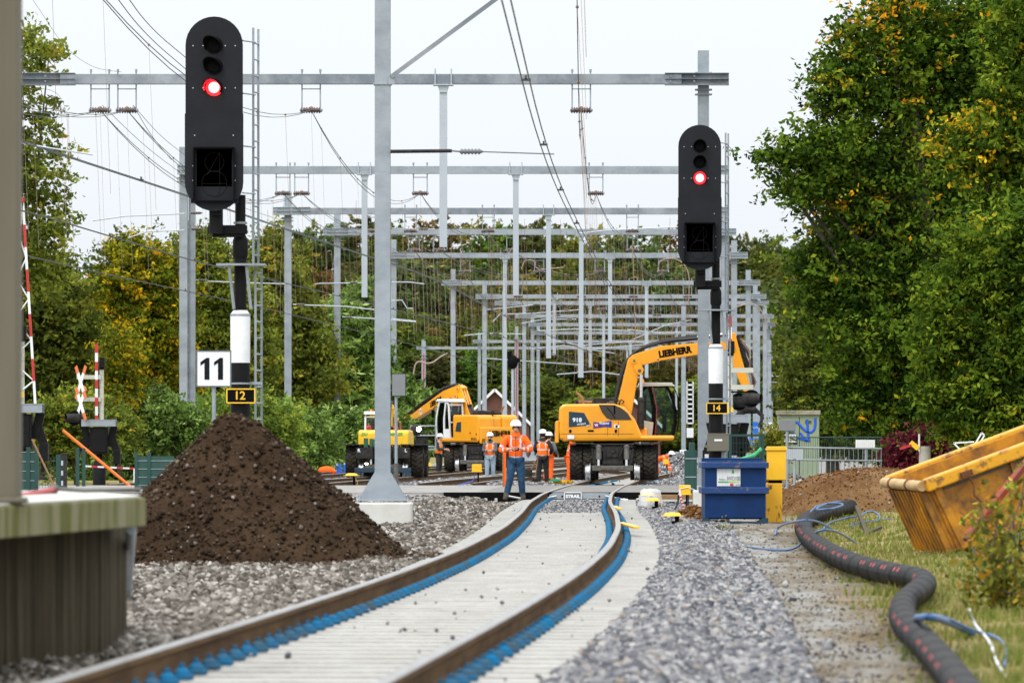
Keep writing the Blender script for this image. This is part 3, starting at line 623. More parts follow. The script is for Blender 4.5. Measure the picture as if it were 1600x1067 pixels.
PT = [  # beam bottom row, left mast, right mast, hangers [(px, bottom row)], label
 (134, 16, 1099, [(693, 387)], 'nearest tall gantry, its beam crossing above the red signals'),
 (273, 287, 1112, [(570, 465), (806, 462)], 'second gantry from the camera, its left mast rising behind the left signal'),
 (336, 450, 1121, [(857, 560)], 'third gantry, darker beam whose left end starts left of the black and white mast sign height'),
 (368, 527, 1132, [(908, 590)], 'fourth gantry, left mast footing beside the blue jerrycans'),
 (404, 615, 1147, [(953, 535), (789, 700)], 'fifth gantry, left mast hidden just behind the nearest grey mast'),
 (446, 708, 1169, [(1010, 590)], 'sixth gantry, left mast rising above the cab of the middle machine'),
 (467, 757, 1180, [(866, 555)], 'seventh gantry, left mast right of the middle machine cab'),
 (477, 788, 1184, [(922, 574)], 'eighth gantry, left mast above the tail of the middle machine'),
 (497, 819, 1195, [(943, 627)], 'ninth gantry, left mast over the man with the phone'),
 (510, 832, 1200, [(1057, 640)], 'tenth gantry, left mast right of the phone user'),
 (523, 841, 1203, [(905, 590)], 'eleventh gantry, far behind the men at work'),
 (536, 749, 1203, [(985, 600)], 'twelfth gantry, wide far beam reaching left over the middle machine'),
 (546, 661, 1205, [(980, 600)], 'farthest gantry, low widest beam beginning left of the middle machine'),
]
PT[2] = (336, 450, 1121, [(857, 560)], 'third gantry, with a darker weathered beam below the second one')
INS = {0: [158, 200, 487, 908], 1: [443, 472, 657, 931], 2: [580, 642, 763, 988], 3: [647, 686, 800, 988]}
GD = []; INSP = []
for k, (yb, xl, xr, hang, lab) in enumerate(PT):
    s_ = (HY - yb) / HB; D = F / s_; zb = CZ + HB; XL = (xl - 800) / s_; XR = (xr - 800) / s_; GD.append(D)
    t = thing('catenary_gantry', 'galvanised steel ' + lab, 'gantry', (XR, D, -.15), group='gantries spanning the tracks')
    w_ = .30; dark = k in (2,) ; bm_ = 'galv_dark' if k in (0, 2) else 'galv'
    lo = {0: 28, 1: 278, 2: 427, 3: 505, 4: 600, 5: 690, 6: 743, 7: 773, 8: 805, 9: 826, 10: 830, 11: 739, 12: 651}[k]; hi = {0: 1138, 1: 1137, 2: 1137, 3: 1150, 4: 1168, 5: 1187, 6: 1197, 7: 1201, 8: 1209, 9: 1211, 10: 1214, 11: 1213, 12: 1212}[k]
    BL = (lo - 800) / s_; BR = (hi - 800) / s_
    b = MB(); hsec(b, (BL + 1.2, D - .35, zb + .145), (BR - 1.3, D - .35, zb + .145), .27, .27, face=(0, -1, 0)); b.build('beam', bm_, t, world=True)
    for x0, x1 in ((BL, BL + 1.6), (BR - 1.75, BR)):
        b = MB(); hsec(b, (x0, D - .36, zb + .15), (x1, D - .36, zb + .15), .32, .33, face=(0, 0, 1)); b.box(((x0 + x1) / 2, D - .36, zb + .15), (x1 - x0, .34, .012))
        for xb in (x0 + .15, x0 + .8):
            for z in (.08, .22): b.cyl((xb, D - .53, zb + z), (xb, D - .55, zb + z), .03, n=6)
        b.build('beam_end', 'galv_light' if k else 'galv_dark', t, world=True)
    for x, top in ((XL, 1.0), (XR, .95)):
        if x > XR + 1: continue
        b = MB(); z0 = -.18; hsec(b, (x, D, z0), (x, D, zb + top), .30, .30)
        for zz in (-.12, -.25, .34): b.box((x, D - .02, zb + zz), (.46, .40, .03))
        base_plates(b, (x, D, z0 + .02))
        if k == 1 and x == XL: hsec(b, (x + .30, D + .02, z0), (x + .30, D + .02, zb + top), .22, .24, face=(1, 0, 0))
        b.build('mast', 'galv', t, world=True)
        b = MB(); b.box((x, D, -.30), (1.3, 1.2, .26)); b.build('footing', 'concrete_white', t, world=True, bevel=.02)
    for hx, hb in hang:
        x = (hx - 800) / s_; z1 = CZ + (HY - hb) / s_; z1 = max(z1, -.2)
        b = MB(); hsec(b, (x, D - .35, z1), (x, D - .35, zb), .21, .20)
        b.prism([(-.16, 0), (.16, 0), (.10, -.22), (-.10, -.22)], (x, D - .5, zb), (1, 0, 0), (0, 0, 1), (0, .3, 0)); b.box((x, D - .35, zb - .015), (.55, .45, .03))
        for s2 in (-1, 1): b.cyl((x + s2 * .22, D - .52, zb - .05), (x + s2 * .22, D - .52, zb + .42), .022, n=6)
        b.build('hanger_post', 'galv_light', t, world=True)
    px = INS.get(k) or [800 + (XR + o_) * s_ for o_ in (-14.2, -10.3, -7.1, -3.75) if (XR + o_) > XL + .4]
    INSP.append([insul_bracket(t, (q - 800) / s_, D - .2, zb) for q in px])
    PT[k] = (t, s_, D, XL, XR)
# extra masts between the rows, seen right and far
for px, ytop, D, lab in ((1068, 478, 285, 'slim galvanised mast with the small 11 board, behind the orange machine'), (1202, 531, 330, 'short far mast at the right end of the gantry row beside the pale green cabinet'),
                         (662, 533, 300, 'thin far mast with a red stripe left of the middle machine'), (807, 510, 330, 'slim far mast with a red stripe above the man with the phone'), (1110, 300, 178, 'grey mast directly behind the right signal')):
    c = onG(px, D); t = thing('mast', lab, 'mast', c); b = MB(); zt = CZ + (HY - ytop) * D / F
    hsec(b, c, (c.x, c.y, zt), .24, .24); b.box((c.x, c.y, zt - .8), (.4, .34, .03)); b.box((c.x, c.y, zt - 1.0), (.4, .34, .03)); b.build('shaft', 'galv', t, world=True)
    if 'red stripe' in lab: b = MB(); b.box((c.x, c.y - .14, (c.z + zt) / 2), (.06, .02, (zt - c.z) * .8)); b.build('red_stripe', 'red', t, world=True)

for px, y0_, y1_, D, nm, lab in ((801, 560, 712, 290, 'camera_pole', 'slim pale pole with a black camera head above the man with the phone'), (1078, 596, 735, 150, 'ladder_mast', 'slim black signal back with a white ladder, left of the tall right mast')):
    q = P(px, y1_, D); t = thing(nm, lab, 'pole', (q.x, D, float(gh(q.x, D)))); zt = P(px, y0_, D).z
    if nm == 'camera_pole':
        b = MB(); b.cyl((q.x, D, t.location.z), (q.x, D, zt - .4), .09, .07, n=8); b.build('pole', 'galv_light', t, world=True); b = MB(); b.ball((q.x, D, zt - .2), .32, 0, 7, (1, 1, 1.3)); b.box((q.x - .2, D, zt + .2), (.3, .3, .4)); b.box((q.x + .3, D, zt - .1), (.25, .3, .25)); b.build('head', 'deep', t, world=True)
    else:
        b = MB(); b.box((q.x, D, (zt + t.location.z) / 2), (.10, .08, zt - t.location.z)); b.build('pole', 'black', t, world=True)
        b = MB()
        for sx in (-.09, .09): b.box((q.x + sx, D - .1, zt - .62), (.03, .03, 1.24))
        for k in range(9): b.box((q.x, D - .1, zt - .1 - k * .14), (.18, .03, .045))
        b.build('ladder', 'white', t, world=True); b = MB(); b.box((q.x + .0, D - .12, zt - 1.5), (.2, .04, .28)); b.build('white_plate', 'white', t, world=True); b = MB(); b.box((q.x + .42, D, zt - .15), (.16, .05, .55)); b.build('side_plate', 'signwhite', t, world=True)
# the close grey mast with concrete block
c = Vector(((598 - 800) * 84 / F, 84, .17)); t = thing('mast', 'nearest grey steel mast on a concrete block, rising out of the top of the picture', 'mast', (c.x, c.y, -.25))
b = MB(); hsec(b, c, (c.x, c.y, 11.6), .255, .28); base_plates(b, c, .255, .45, .74)
b.box((c.x, c.y, 6.97), (.30, .32, .025)); b.box((c.x, c.y, 8.40), (.33, .33, .04)); b.box((c.x + .15, c.y - .17, CZ + (HY - 128) / 95.2), (.10, .03, .12))
b.build('shaft', 'galv', t, world=True)
b = MB(); b.box((c.x - .02, c.y + .1, -.13), (1.0, 1.0, .50)); b.build('footing', 'concrete_white', t, world=True, bevel=.03)
b = MB(); b.bar((c.x + .14, c.y - .18, CZ + (HY - 122) / 95.2), P(790, -12, 84), .07, .07); b.build('brace', 'galv_dark', t, world=True)
b = MB(); a0 = P(610, 237, 83.8); b.cyl(a0, P(706, 236, 83.8), .03); b.build('bracket_arm', 'iron', t, world=True)
b = MB(); prof = [(.02, 0)] + [(r, .04 + i * .028) for i, r in enumerate([.055, .03] * 6)] + [(.02, .38)]; b.lathe(prof, P(718, 237, 83.8), (1, 0, 0), 10); b.cyl(P(706, 236, 83.8), P(719, 237, 83.8), .014); b.cyl(P(745, 237, 83.8), P(866, 241, 83.8), .011, n=6); b.build('insulator', 'insul_grey', t, world=True)

# cantilever tubes and insulators
def arm(pts, D, r=.022, ins=None, k=None, m='galv_light', drop=None):
    q = [P(x, y, D) for x, y in pts]; t = thing('registration_arm', None, 'contact wire arm', q[0], group='steel arms holding the contact wires')
    t['label'] = 'thin steel tube arm steadying the overhead wires under a gantry'
    b = MB(); b.tube(q, r, 6); b.build('tube', m, t, world=True)
    if ins:
        a = P(ins[0], ins[1], D); b = MB(); prof = [(.02, -.2)] + [(rr, -.18 + i * .03) for i, rr in enumerate([.06, .03] * 6)] + [(.02, .2)]; b.lathe(prof, a, (1, 0, 0), 8); b.build('insulator', 'insul', t, world=True)
g_ = GD
for a in (([(145, 345), (195, 338), (288, 334)], 178, .022, (307, 333)), ([(200, 372), (230, 362), (288, 360)], 178, .022, (308, 358)), ([(30, 223), (80, 232), (145, 242)], 76, .012, None),
          ([(300, 437), (330, 440), (450, 444)], 215, .025, (318, 438)), ([(458, 476), (540, 479), (585, 484)], 217, .028, (470, 476)), ([(535, 495), (600, 499), (650, 503)], 238, .028, (545, 496)),
          ([(473, 447), (500, 443), (570, 442)], 240, .028, (553, 442)), ([(612, 441), (640, 441), (663, 444)], 246, .03, None), ([(612, 470), (628, 469), (636, 482), (645, 482)], 246, .03, None), ([(612, 498), (650, 502)], 250, .03, None),
          ([(725, 524), (760, 521), (818, 522)], 300, .03, (775, 521)), ([(760, 484), (800, 480), (838, 476)], 315, .03, (838, 476)), ([(770, 503), (781, 491), (830, 490), (905, 484)], 330, .03, (885, 484)), ([(815, 505), (850, 499), (900, 499)], 350, .03, (890, 498)),
          ([(840, 517), (900, 514), (985, 517)], 330, .035, (922, 499)), ([(905, 365), (950, 360), (1060, 355)], 232, .03, None), ([(760, 560), (850, 566), (905, 570)], 400, .04, (880, 566)), ([(860, 530), (930, 545), (1010, 538)], 380, .035, (922, 540)),
          ([(905, 540), (990, 533), (1060, 545)], 400, .035, (940, 541)), ([(980, 515), (1030, 520), (1085, 519)], 330, .03, None), ([(870, 585), (930, 580), (1000, 590)], 430, .045, (905, 583)), ([(830, 545), (880, 540), (960, 552)], 400, .04, (850, 544)),
          ([(1203, 597), (1236, 598)], 330, .02, None), ([(1203, 588), (1222, 588)], 330, .02, None), ([(612, 357), (660, 358), (680, 358)], 226, .02, (662, 358)), ([(990, 530), (1040, 508), (1080, 500)], 350, .03, None)):
    arm(*a)

# ------------------------------------------------------------------ overhead wires
def sagpts(a, b_, sag, n=14):
    a = Vector(a); b_ = Vector(b_); return [a.lerp(b_, i / n) - Vector((0, 0, 4 * sag * (i / n) * (1 - i / n))) for i in range(n + 1)]
WR = .0105
WL = ['leftmost catenary wire slung from gantry to gantry', 'catenary wire next to the leftmost, slung from gantry to gantry', 'catenary wire over the middle track behind the nearest mast', 'catenary wire over the foreground track, running down the picture right of centre']
p0D = 92
starts = [Vector((-13.2, p0D, 10.3)), Vector((-12.6, p0D, 10.3)), Vector((-8.3, p0D, 10.3)), Vector((.72, 60, 10.2))]
for ln in range(4):
    t = thing('catenary_wire', WL[ln], 'overhead wire', starts[ln]); path = [starts[ln]] + [INSP[k][ln if len(INSP[k]) == 4 else max(0, ln - (4 - len(INSP[k])))] for k in range(len(INSP)) if len(INSP[k]) >= 4 - ln or k < 4]
    path = sorted(path, key=lambda q: q.y)
    b = MB(); allp = []
    for i in range(len(path) - 1):
        L = path[i + 1].y - path[i].y
        for dd in (0, .35):
            pts = sagpts(path[i], path[i + 1] , 1.1 * (L / 46) ** 1.5 + .35 * dd); b.tube(pts, WR * (1.0 if path[i].y < 230 else 1.3), 4, cap=False)
            if dd == 0: allp += pts
    b.build('cable', 'wire', t, world=True)
    for i, q in enumerate(allp[::2]):
        if q.y > 330: break
        x = q.x + (.0 if ln < 3 else 0); zb2 = 5.6 if ln == 3 else 5.6 + .3
        d = MB(); d.cyl(q, (x + .15, q.y, zb2), .0045 if q.y < 220 else .008, n=4, cap=False); d.ball(q, .03, 0, 5); d.build('dropper', 'copper_pale' if i % 3 else 'copper', t, world=True)
CW = [([(-.28, 40, 5.5), (-.06, 51, 5.5), (.5, 79, 5.5), (.92, 92, 5.5), (1.5, 109, 5.5), (2.6, 140, 5.5), (4.6, 186, 5.5), (7.5, 240, 5.5), (13, 330, 5.5), (20, 440, 5.5)], .045, 'twin contact wire hanging low over the foreground track'),
      ([(-8.2, 62, 5.5), (-7.2, 75, 5.5), (-5.8, 91, 5.5), (-3.9, 115, 5.5), (-2.2, 134, 5.5), (0.2, 186, 5.5), (3.4, 240, 5.5), (8.8, 330, 5.5)], .03, 'thick contact wire running from upper left down behind the left signal'),
      ([(-10.6, 82, 5.5), (-9.3, 96, 5.5), (-7.7, 124, 5.5), (-4.1, 165, 5.5), (0, 216, 5.5), (5, 300, 5.5)], .02, 'lower contact wire crossing the trees left of the signal mast'),
      ([(-12.5, 95, 5.5), (-11.2, 125, 5.5), (-8.1, 165, 5.5), (-4.5, 225, 5.5), (1, 330, 5.5)], .02, 'lowest contact wire at the left over the level crossing')]
for pts, gap, lab in CW:
    t = thing('contact_wire', lab, 'overhead wire', pts[0]); b = MB(); fine = []
    xs2 = np.array([p[0] for p in pts]); ys2 = np.array([p[1] for p in pts]); yy = np.linspace(ys2[0], ys2[-1], 90); xx = np.interp(yy, ys2, xs2)
    kk = np.ones(7) / 7; xx = np.convolve(np.pad(xx, 3, 'reflect', reflect_type='odd'), kk, 'valid')
    for s_ in (-1, 1): b.tube([(x + s_ * gap, y, 5.5) for x, y in zip(xx, yy)], .0095, 5, cap=False)
    b.build('cable', 'wire_dark', t, world=True)
    for i in range(2, 60, 3):
        c = MB(); c.box((xx[i], yy[i], 5.51), (gap * 2 + .03, .03, .03)); c.box((xx[i], yy[i], 5.54), (.03, .03, .05)); c.build('clamp', 'wire', t, world=True)
# bunches of loose copper droppers waiting to be clipped on
r3 = np.random.default_rng(5)
for k in range(2, 10):
    tg, s_, D, XL, XR = PT[k]; 
    for j in range(22 if k < 7 else 14):
        x = r3.uniform(max(XL, (450 - 800) / s_), XR - .5); yy = D + r3.uniform(-25, 5); z1 = CZ + HB - r3.uniform(.2, 1.6); z0 = z1 - r3.uniform(2.0, 4.0) - (1 if k > 5 else 0)
        t = thing('loose_dropper', 'thin copper dropper wire hanging loose among the gantries', 'dropper wire', (x, yy, z1), group='loose copper dropper wires')
        b = MB(); b.tube([(0, 0, 0), (r3.normal(0, .05), 0, (z0 - z1) * .5), (r3.normal(0, .08), 0, z0 - z1)], .004 + D * .00002, 4, cap=False); b.build('strand', 'copper' if r3.random() < .75 else 'copper_pale', t)
def cable(name, label, cat, pts, r, m, n=6, group=None, smooth=3, parts=None):
    pts = [Vector(p) for p in pts]; 
    for _ in range(smooth):
        q = [pts[0]]
        for a, c in zip(pts, pts[1:]): q += [a.lerp(c, .25), a.lerp(c, .75)]
        pts = q + [pts[-1]]
    t = thing(name, label, cat, pts[0], group=group); b = MB(); b.tube(pts, r, n); b.build('strand', m, t, world=True); return t
cable('feeder_loop', 'pink copper feeder loop curving off the right masts', 'cable', [P(1150, 480, 270), P(1175, 472, 270), P(1192, 486, 270), P(1200, 515, 270)], .03, 'copper_pale')
cable('feeder_loop', 'copper feeder loop arching under the fifth beam near the right signal', 'cable', [P(1028, 425, 268), P(1030, 405, 268), P(1060, 403, 268), P(1078, 425, 268), P(1076, 470, 268)], .025, 'copper_pale')
cable('feeder_loop', 'copper feeder loop curling beside the first centre hanger', 'cable', [P(815, 420, 268), P(820, 405, 268), P(838, 408, 268), P(835, 422, 268), P(880, 418, 268)], .025, 'copper_pale')
cable('feeder_loop', 'thick tan cable end coming down beside the farthest left mast', 'cable', [P(646, 585, 295), P(650, 562, 295), P(672, 570, 295), P(690, 556, 295), P(700, 552, 295)], .04, 'copper_pale')
cable('feeder_loop', 'thin copper strand looping down at upper left', 'cable', [P(40, 138, 140), P(90, 140, 140), P(107, 180, 140), P(105, 260, 140), P(98, 330, 140)], .008, 'copper_pale', 4)
cable('feeder_loop', 'white cable sweeping from the fourth beam to the right signal', 'cable', [P(912, 366, 236), P(950, 359, 236), P(1050, 355, 236)], .022, 'galv_light', 5)
cable('span_wire', 'thin wire entering at the top left corner and falling to the beam', 'wire', [P(30, -30, 140), P(65, 20, 140), P(98, 72, 140), P(143, 107, 140), P(190, 113, 140)], .007, 'wire', 4)
for i, (a, c) in enumerate((((170, -20), (292, 110)), ((188, -20), (292, 92)))):
    cable('span_wire', ('left' if i == 0 else 'right') + ' one of two steep parallel wires dropping toward the top of the left signal', 'wire', [P(*a, 96), P((a[0] + c[0]) / 2 - 8, (a[1] + c[1]) / 2 + 6, 110), P(*c, 126)], .011, 'wire', 5)
for x0, y0, x1, y1, D in ((160, 165, 295, 280, 160), (208, 165, 292, 245, 160), (208, 165, 268, 250, 155), (290, 280, 442, 345, 190)):
    cable('span_wire', 'thin dark wire slanting down from the left insulators behind the left signal', 'wire', [P(x0, y0, D - 20), P((x0 + x1) / 2, (y0 + y1) / 2 + 8, D), P(x1, y1, D + 22)], .009, 'wire', 5, group='slanting wires behind the left signal')
M['cangreen'] = mat('green canister', (.02, .09, .05), .5)
# ------------------------------------------------------------------ light signals
def ladder(b, x, y, z0, z1, wd=.34, axis=(.25, 1, 0), r=.016, step=.28):
    a = Vector(axis).normalized() * wd / 2
    for s_ in (-1, 1): b.box((x + s_ * a.x, y + s_ * a.y, (z0 + z1) / 2), (.04, .03, z1 - z0))
    for z in np.arange(z0 + .15, z1, step): b.cyl((x - a.x, y - a.y, z), (x + a.x, y + a.y, z), r, n=6)
def signal(px_head, D, px_pole, num, label, lad):
    s_ = F / D; xh = (px_head - 800) / s_; xp = (px_pole - 800) / s_; t = thing('light_signal', label, 'railway signal', (xp, D, -.25), group='red light signals')
    L = t.location; X = xh - xp; top = 8.37 + .25; y0 = -.55     # local z of the head top
    def stad(w_, z1, z0, n=16):
        r = w_ / 2; p = [(r * math.cos(a), z1 - r + r * math.sin(a)) for a in [math.pi * i / n for i in range(n + 1)]]
        return p + [(r * math.cos(a), z0 + r + r * math.sin(a)) for a in [math.pi + math.pi * i / n for i in range(n + 1)]]
    zb = top - 3.32; b = MB()
    up = [(a, z) for a, z in stad(.98, top, zb) if z > zb + 1.6]; up = [(.49, zb + 1.66)] + [p for p in up] + [(-.49, zb + 1.66)]
    b.prism(up, (X, y0, 0), (1, 0, 0), (0, 0, 1), (0, .03, 0))
    lo = [(a * 1.02, z) for a, z in stad(.98, top, zb) if z < zb + 1.6]; lo = [(-.5, zb + 1.66)] + lo + [(.5, zb + 1.66)]
    # lower plate as four pieces round the digit recess
    wx = .335; zt = top - 2.26; zd = top - 3.13
    b.prism([(-.5, zb + 1.66), (-.5, zt), (.5, zt), (.5, zb + 1.66)], (X, y0 - .03, 0), (1, 0, 0), (0, 0, 1), (0, .03, 0))
    for q in (-1, 1):
        b.prism([(q * .5, zt), (q * wx, zt), (q * wx, zd)] + [(q * abs(a) * 1.02, z) for a, z in sorted({(round(abs(a), 4), round(z, 4)) for a, z in stad(.98, top, zb) if zd < z < zb + .49}, key=lambda p: p[1])] + [(q * .5, zb + .49)], (X, y0 - .03, 0), (1, 0, 0), (0, 0, 1), (0, .03, 0))
    bt = [(a * 1.02, z) for a, z in stad(.98, top, zb) if z <= zd]; b.prism([(bt[0][0], zd)] + bt + [(bt[-1][0], zd)], (X, y0 - .03, 0), (1, 0, 0), (0, 0, 1), (0, .03, 0))
    b.box((X, y0 + .10, top - 2.7), (.80, .1, .96)); b.box((X, y0 + .2, top - 1.7), (.6, .3, 2.4))
    hd = b.build('head', 'sigblack', t)
    b = MB()
    for z, w_ in ((zt + .02, .70), (zd - .02, .70)): b.box((X, y0 - .03, z), (w_, .16, .02))
    for q in (-1, 1): b.box((X + q * .345, y0 - .03, (zt + zd) / 2), (.02, .16, .90))
    b.build('digit_frame', 'deep', t)
    b = MB(); yd = y0 + .044
    for cz, r in ((top - 2.48, .165), (top - 2.85, .215)): b.tube([(X + r * math.cos(a), yd, cz + r * math.sin(a)) for a in np.linspace(0, 2 * math.pi, 25)], .0035, 4, cap=False)
    for p0, p1 in (((.09, -2.32), (.09, -3.06)), ((-.215, -2.85), (.215, -2.85)), ((.09, -2.32), (-.12, -2.7))): b.cyl((X + p0[0], yd, top + p0[1]), (X + p1[0], yd, top + p1[1]), .0035, n=4)
    b.build('digit_tubes', 'faint', t)
    for i, z in enumerate((.49, .85, 1.215)):
        z = top - z; b = MB(); n = 16; sx = -.08 if px_head < 600 else 0
        for k in range(n + 1):
            a0 = R(-35) + R(250) * k / n
        vs = []
        for yy, ex in ((y0, 0), (y0 - .24, sx)):
            for k in range(n + 1):
                a0 = R(-35) + R(250) * k / n; yq = yy if yy == y0 else y0 - .08 - .17 * max(0, math.sin(a0)) 
                for rr in (.150, .140): vs.append((X + rr * math.cos(a0) + ex * (y0 - yq) / .24, yq, z + rr * math.sin(a0)))
        m_ = 2 * (n + 1); fs = []
        for k in range(n):
            a, c = 2 * k, 2 * k + 2; fs += [(a, c, m_ + c, m_ + a), (a + 1, c + 1, m_ + c + 1, m_ + a + 1), (m_ + a, m_ + c, m_ + c + 1, m_ + a + 1)]
        b.add(vs, fs, 0, False); b.build('hood', 'deep', t)
        b = MB(); b.cyl((X, y0 - .01, z), (X, y0 - .02, z), .142, n=20); b.cyl((X, y0 - .02, z), (X, y0 - .045, z), .10, n=20)
        o = b.build('lamp', 'deep', t)
        if i == 2:
            o.data.materials[0] = M['lamp_red']; b = MB(); b.lathe([(.001, .03), (.06, .025), (.098, 0), (.098, -.02)], (X, y0 - .045, z), (0, -1, 0), 20); b.build('lens_glare', 'lamp_glare', o); b = MB(); b.lathe([(.001, .036), (.05, .034), (.078, .028)], (X, y0 - .045, z), (0, -1, 0), 20); b.build('lens', 'lamp_core', o)  # graded glowing rings: red glare modelled around the pale lens core
            b = MB()
            for k in range(9):
                a0 = R(40 + 13 * k) if sx == 0 else R(95 + 13 * k); b.ball((X + .13 * math.cos(a0) + sx * .5, y0 - .10, z + .13 * math.sin(a0)), .011, 0, 5)
            b.build('lens_glint', 'lamp_red', o)
    b = MB()
    for z in (.5, 1.22): 
        for q in (-.36, -.19, .19, .36): b.cyl((X + q, y0, top - z), (X + q, y0 - .012, top - z), .012, n=6)
    for z, q in ((2.03, -.33), (2.03, .33), (2.24, -.33), (2.24, .33), (2.55, -.36), (2.55, .36), (2.8, -.36), (2.8, .36), (3.15, -.33), (3.15, .33)): b.cyl((X + q, y0 - .03, top - z), (X + q, y0 - .045, top - z), .012, n=6)
    b.build('bolts', 'galv_light', t)
    z0 = zb
    b = MB(); b.cyl((0, 0, 0), (0, 0, 2.75), .165, n=20); b.build('lower_pole', 'black', t)
    b = MB(); b.lathe([(.17, 2.72), (.172, 3.50), (.165, 3.56), (.12, 3.62)], n=20); b.build('white_band', 'white', t)
    b = MB(); b.cyl((0, 0, 3.6), (0, 0, 4.55), .105, n=16); b.lathe([(.105, 4.5), (.13, 4.56), (.13, 4.82), (.09, 4.92), (.09, z0 + .3)], n=16); b.build('upper_pole', 'black', t)
    b = MB(); b.box((X * .5, -.15, 5.0), (abs(X) + .25, .16, .15)); b.cyl((X + .02, -.32, 4.93), (X + .02, -.32, z0 + .15), .12, n=14); b.box((X * .5, -.15, 4.9), (abs(X) + .1, .1, .06)); b.box((X + .02, -.32, z0 + .05), (.2, .35, .25)); b.build('head_bracket', 'black', t, bevel=.01)
    b = MB(); b.cyl((0, 0, 2.35), (0, 0, 2.38), .178, n=18); b.box((.22, .05, 2.37), (.3, .05, .05)); b.cyl((0, 0, 3.52), (0, 0, 3.56), .175, n=18); b.cyl((0, 0, 4.95), (0, 0, 4.99), .14, n=12); b.cyl((0, 0, 5.1), (0, 0, 5.14), .12, n=12); b.build('clamp_band', 'galv', t)
    b = MB(); b.box((.02, 0, 4.40), (.84, .6, .035)); b.bar((-.18, -.25, 4.38), (-.10, -.17, 3.64), .045, .03); b.bar((.12, -.25, 4.38), (.19, -.17, 3.64), .045, .03); b.build('service_platform', 'galv', t)
    b = MB(); ladder(b, .26, .12, 4.42, top - .15, .30); b.build('upper_ladder', 'galv', t)
    b = MB(); ladder(b, .30, .25, .2, 4.35, .36); b.build('lower_ladder', 'galv', t)
    b = MB()
    for z in (top - .4, top - 1.3, top - 2.2, top - 3): b.cyl((X + .48, -.4, z), (.26, -.02, z), .014, n=6)
    b.build('ladder_stay', 'galv', t)
    b = MB(); b.box((.02, -.20, 2.32 - .17), (.48, .02, .25)); b.build('number_plate', 'deep', t)
    b = MB(); b.box((.02, -.212, 2.15 + .118), (.49, .012, .02)); b.box((.02, -.212, 2.15 - .118), (.49, .012, .02)); b.box((-.22, -.212, 2.15), (.02, .012, .22)); b.box((.26, -.212, 2.15), (.02, .012, .22)); b.build('plate_border', 'signyellow', t)
    text(num, .20, (.0, -.216, 2.15), (1, 0, 0), (0, 0, 1), 'amber_text', t, bold=.004)
    b = MB(); b.box((0, 0, 0), (.8, .8, .3)); b.build('footing', 'concrete', t, bevel=.02)
    return t
signal(337.5, 88, 375.5, '12', 'left red light signal, on a black and white mast numbered 12 behind the soil heap', 0)
sr = signal(1092, 117.6, 1118.5, '14', 'right red light signal, on a black and white mast numbered 14 behind the blue bin', 0)
b = MB(); b.box((.05, -.30, 1.36), (.52, .22, .38)); b.box((.05, -.30, 1.56), (.54, .24, .025)); b.cyl((-.24, -.42, 1.28), (-.24, -.45, 1.28), .03); bx_ = b.build('switch_box', mat('olive grey box', (.15, .14, .105), .4, 0, (.11, .10, .08), 4, .5), sr, bevel=.008)
b = MB(); b.box((.04, -.415, 1.42), (.18, .006, .045)); b.build('box_label', 'signwhite', sr)
b = MB(); b.box((-.17, .1, .45), (.16, .06, 1.3)); b.build('white_board', 'white', sr)
b = MB(); b.cyl((.17, -.1, 0), (.17, -.1, 1.15), .06); b.build('cable_pipe', 'galv', sr)

# sign 11 and other boards
def ones(t, z, size, tm):
    for dx in (-.23, .23):
        b = MB(); h = size * .74; w_ = size * .085; b.prism([(dx * size + w_, -h / 2), (dx * size + w_, h / 2), (dx * size - w_ * .2, h / 2), (dx * size - w_ * 2.6, h * .30), (dx * size - w_ * 2.6, h * .14), (dx * size - w_, h * .27), (dx * size - w_, -h / 2)], (0, -.012, z), (1, 0, 0), (0, 0, 1), (0, -.004, 0)); b.build('numeral', tm, t)
def board(name, label, cat, px, py, w_, h_, D, txt, m='signwhite', tm='greytext', border='greytext', gy=None, size=None, polex=0, pole_r=.03, bold=.01):
    c = P(px, py, D); g0 = float(gh(c.x, D)) if gy is None else gy; t = thing(name, label, cat, (c.x, D, g0)); z = c.z - g0
    b = MB(); b.box((0, 0, z), (w_, .02, h_)); b.build('panel', m, t, bevel=.004)
    if border:
        b = MB(); q = .02 * w_ / .54
        for s_ in (-1, 1): b.box((s_ * (w_ / 2), 0, z), (q, .03, h_ + q)); b.box((0, 0, z + s_ * h_ / 2), (w_ - q, .03, q))
        b.build('border', border, t)
    if txt: (ones(t, z, size or h_ * .95, 'black') if txt == '11' else text(txt, size or h_ * .95, (0, -.014, z), (1, 0, 0), (0, 0, 1), tm, t, bold=bold))
    b = MB(); b.cyl((polex, .04, 0), (polex, .04, z + h_ * .3), pole_r, n=8); b.build('pole', 'galv', t)
    return t
board('number_board', 'square white board reading 11, black rimmed, left of the mast above the soil heap', 'sign', 334, 576, .53, .55, 80, '11', size=.46, bold=.012)
board('number_board', 'small white board reading 11 right of the orange machine wheels', 'sign', 1067.5, 708, .32, .32, 240, '11', border=None, size=.26, bold=.006)
board('number_board', 'small white board reading 14 in front of the far right mast', 'sign', 1202.5, 665, .22, .24, 180, '14', border=None, size=.19, bold=.005)
t = board('sign_back', 'grey back of a square sign on a thin pole right of the nearest grey mast', 'sign', 623, 601, .26, .42, 96, None, 'signgrey', border='black', polex=-.05, pole_r=.028)
b = MB(); b.cyl((-.05, .04, 0), (-.05, .04, .95), .045); b.build('lower_pole', 'greyiron', t)
board('sign_back', 'dull grey back of a wide sign beside the small board 14', 'sign', 1230, 664, .36, .24, 110, None, 'signgrey', border=None, polex=.0)
board('info_sign', 'upper blue sign with white lettering near the right masts', 'sign', 1180.5, 668, .16, .36, 155, 'A-FB', 'sign_blue', 'signwhite', border=None, size=.07, bold=0)
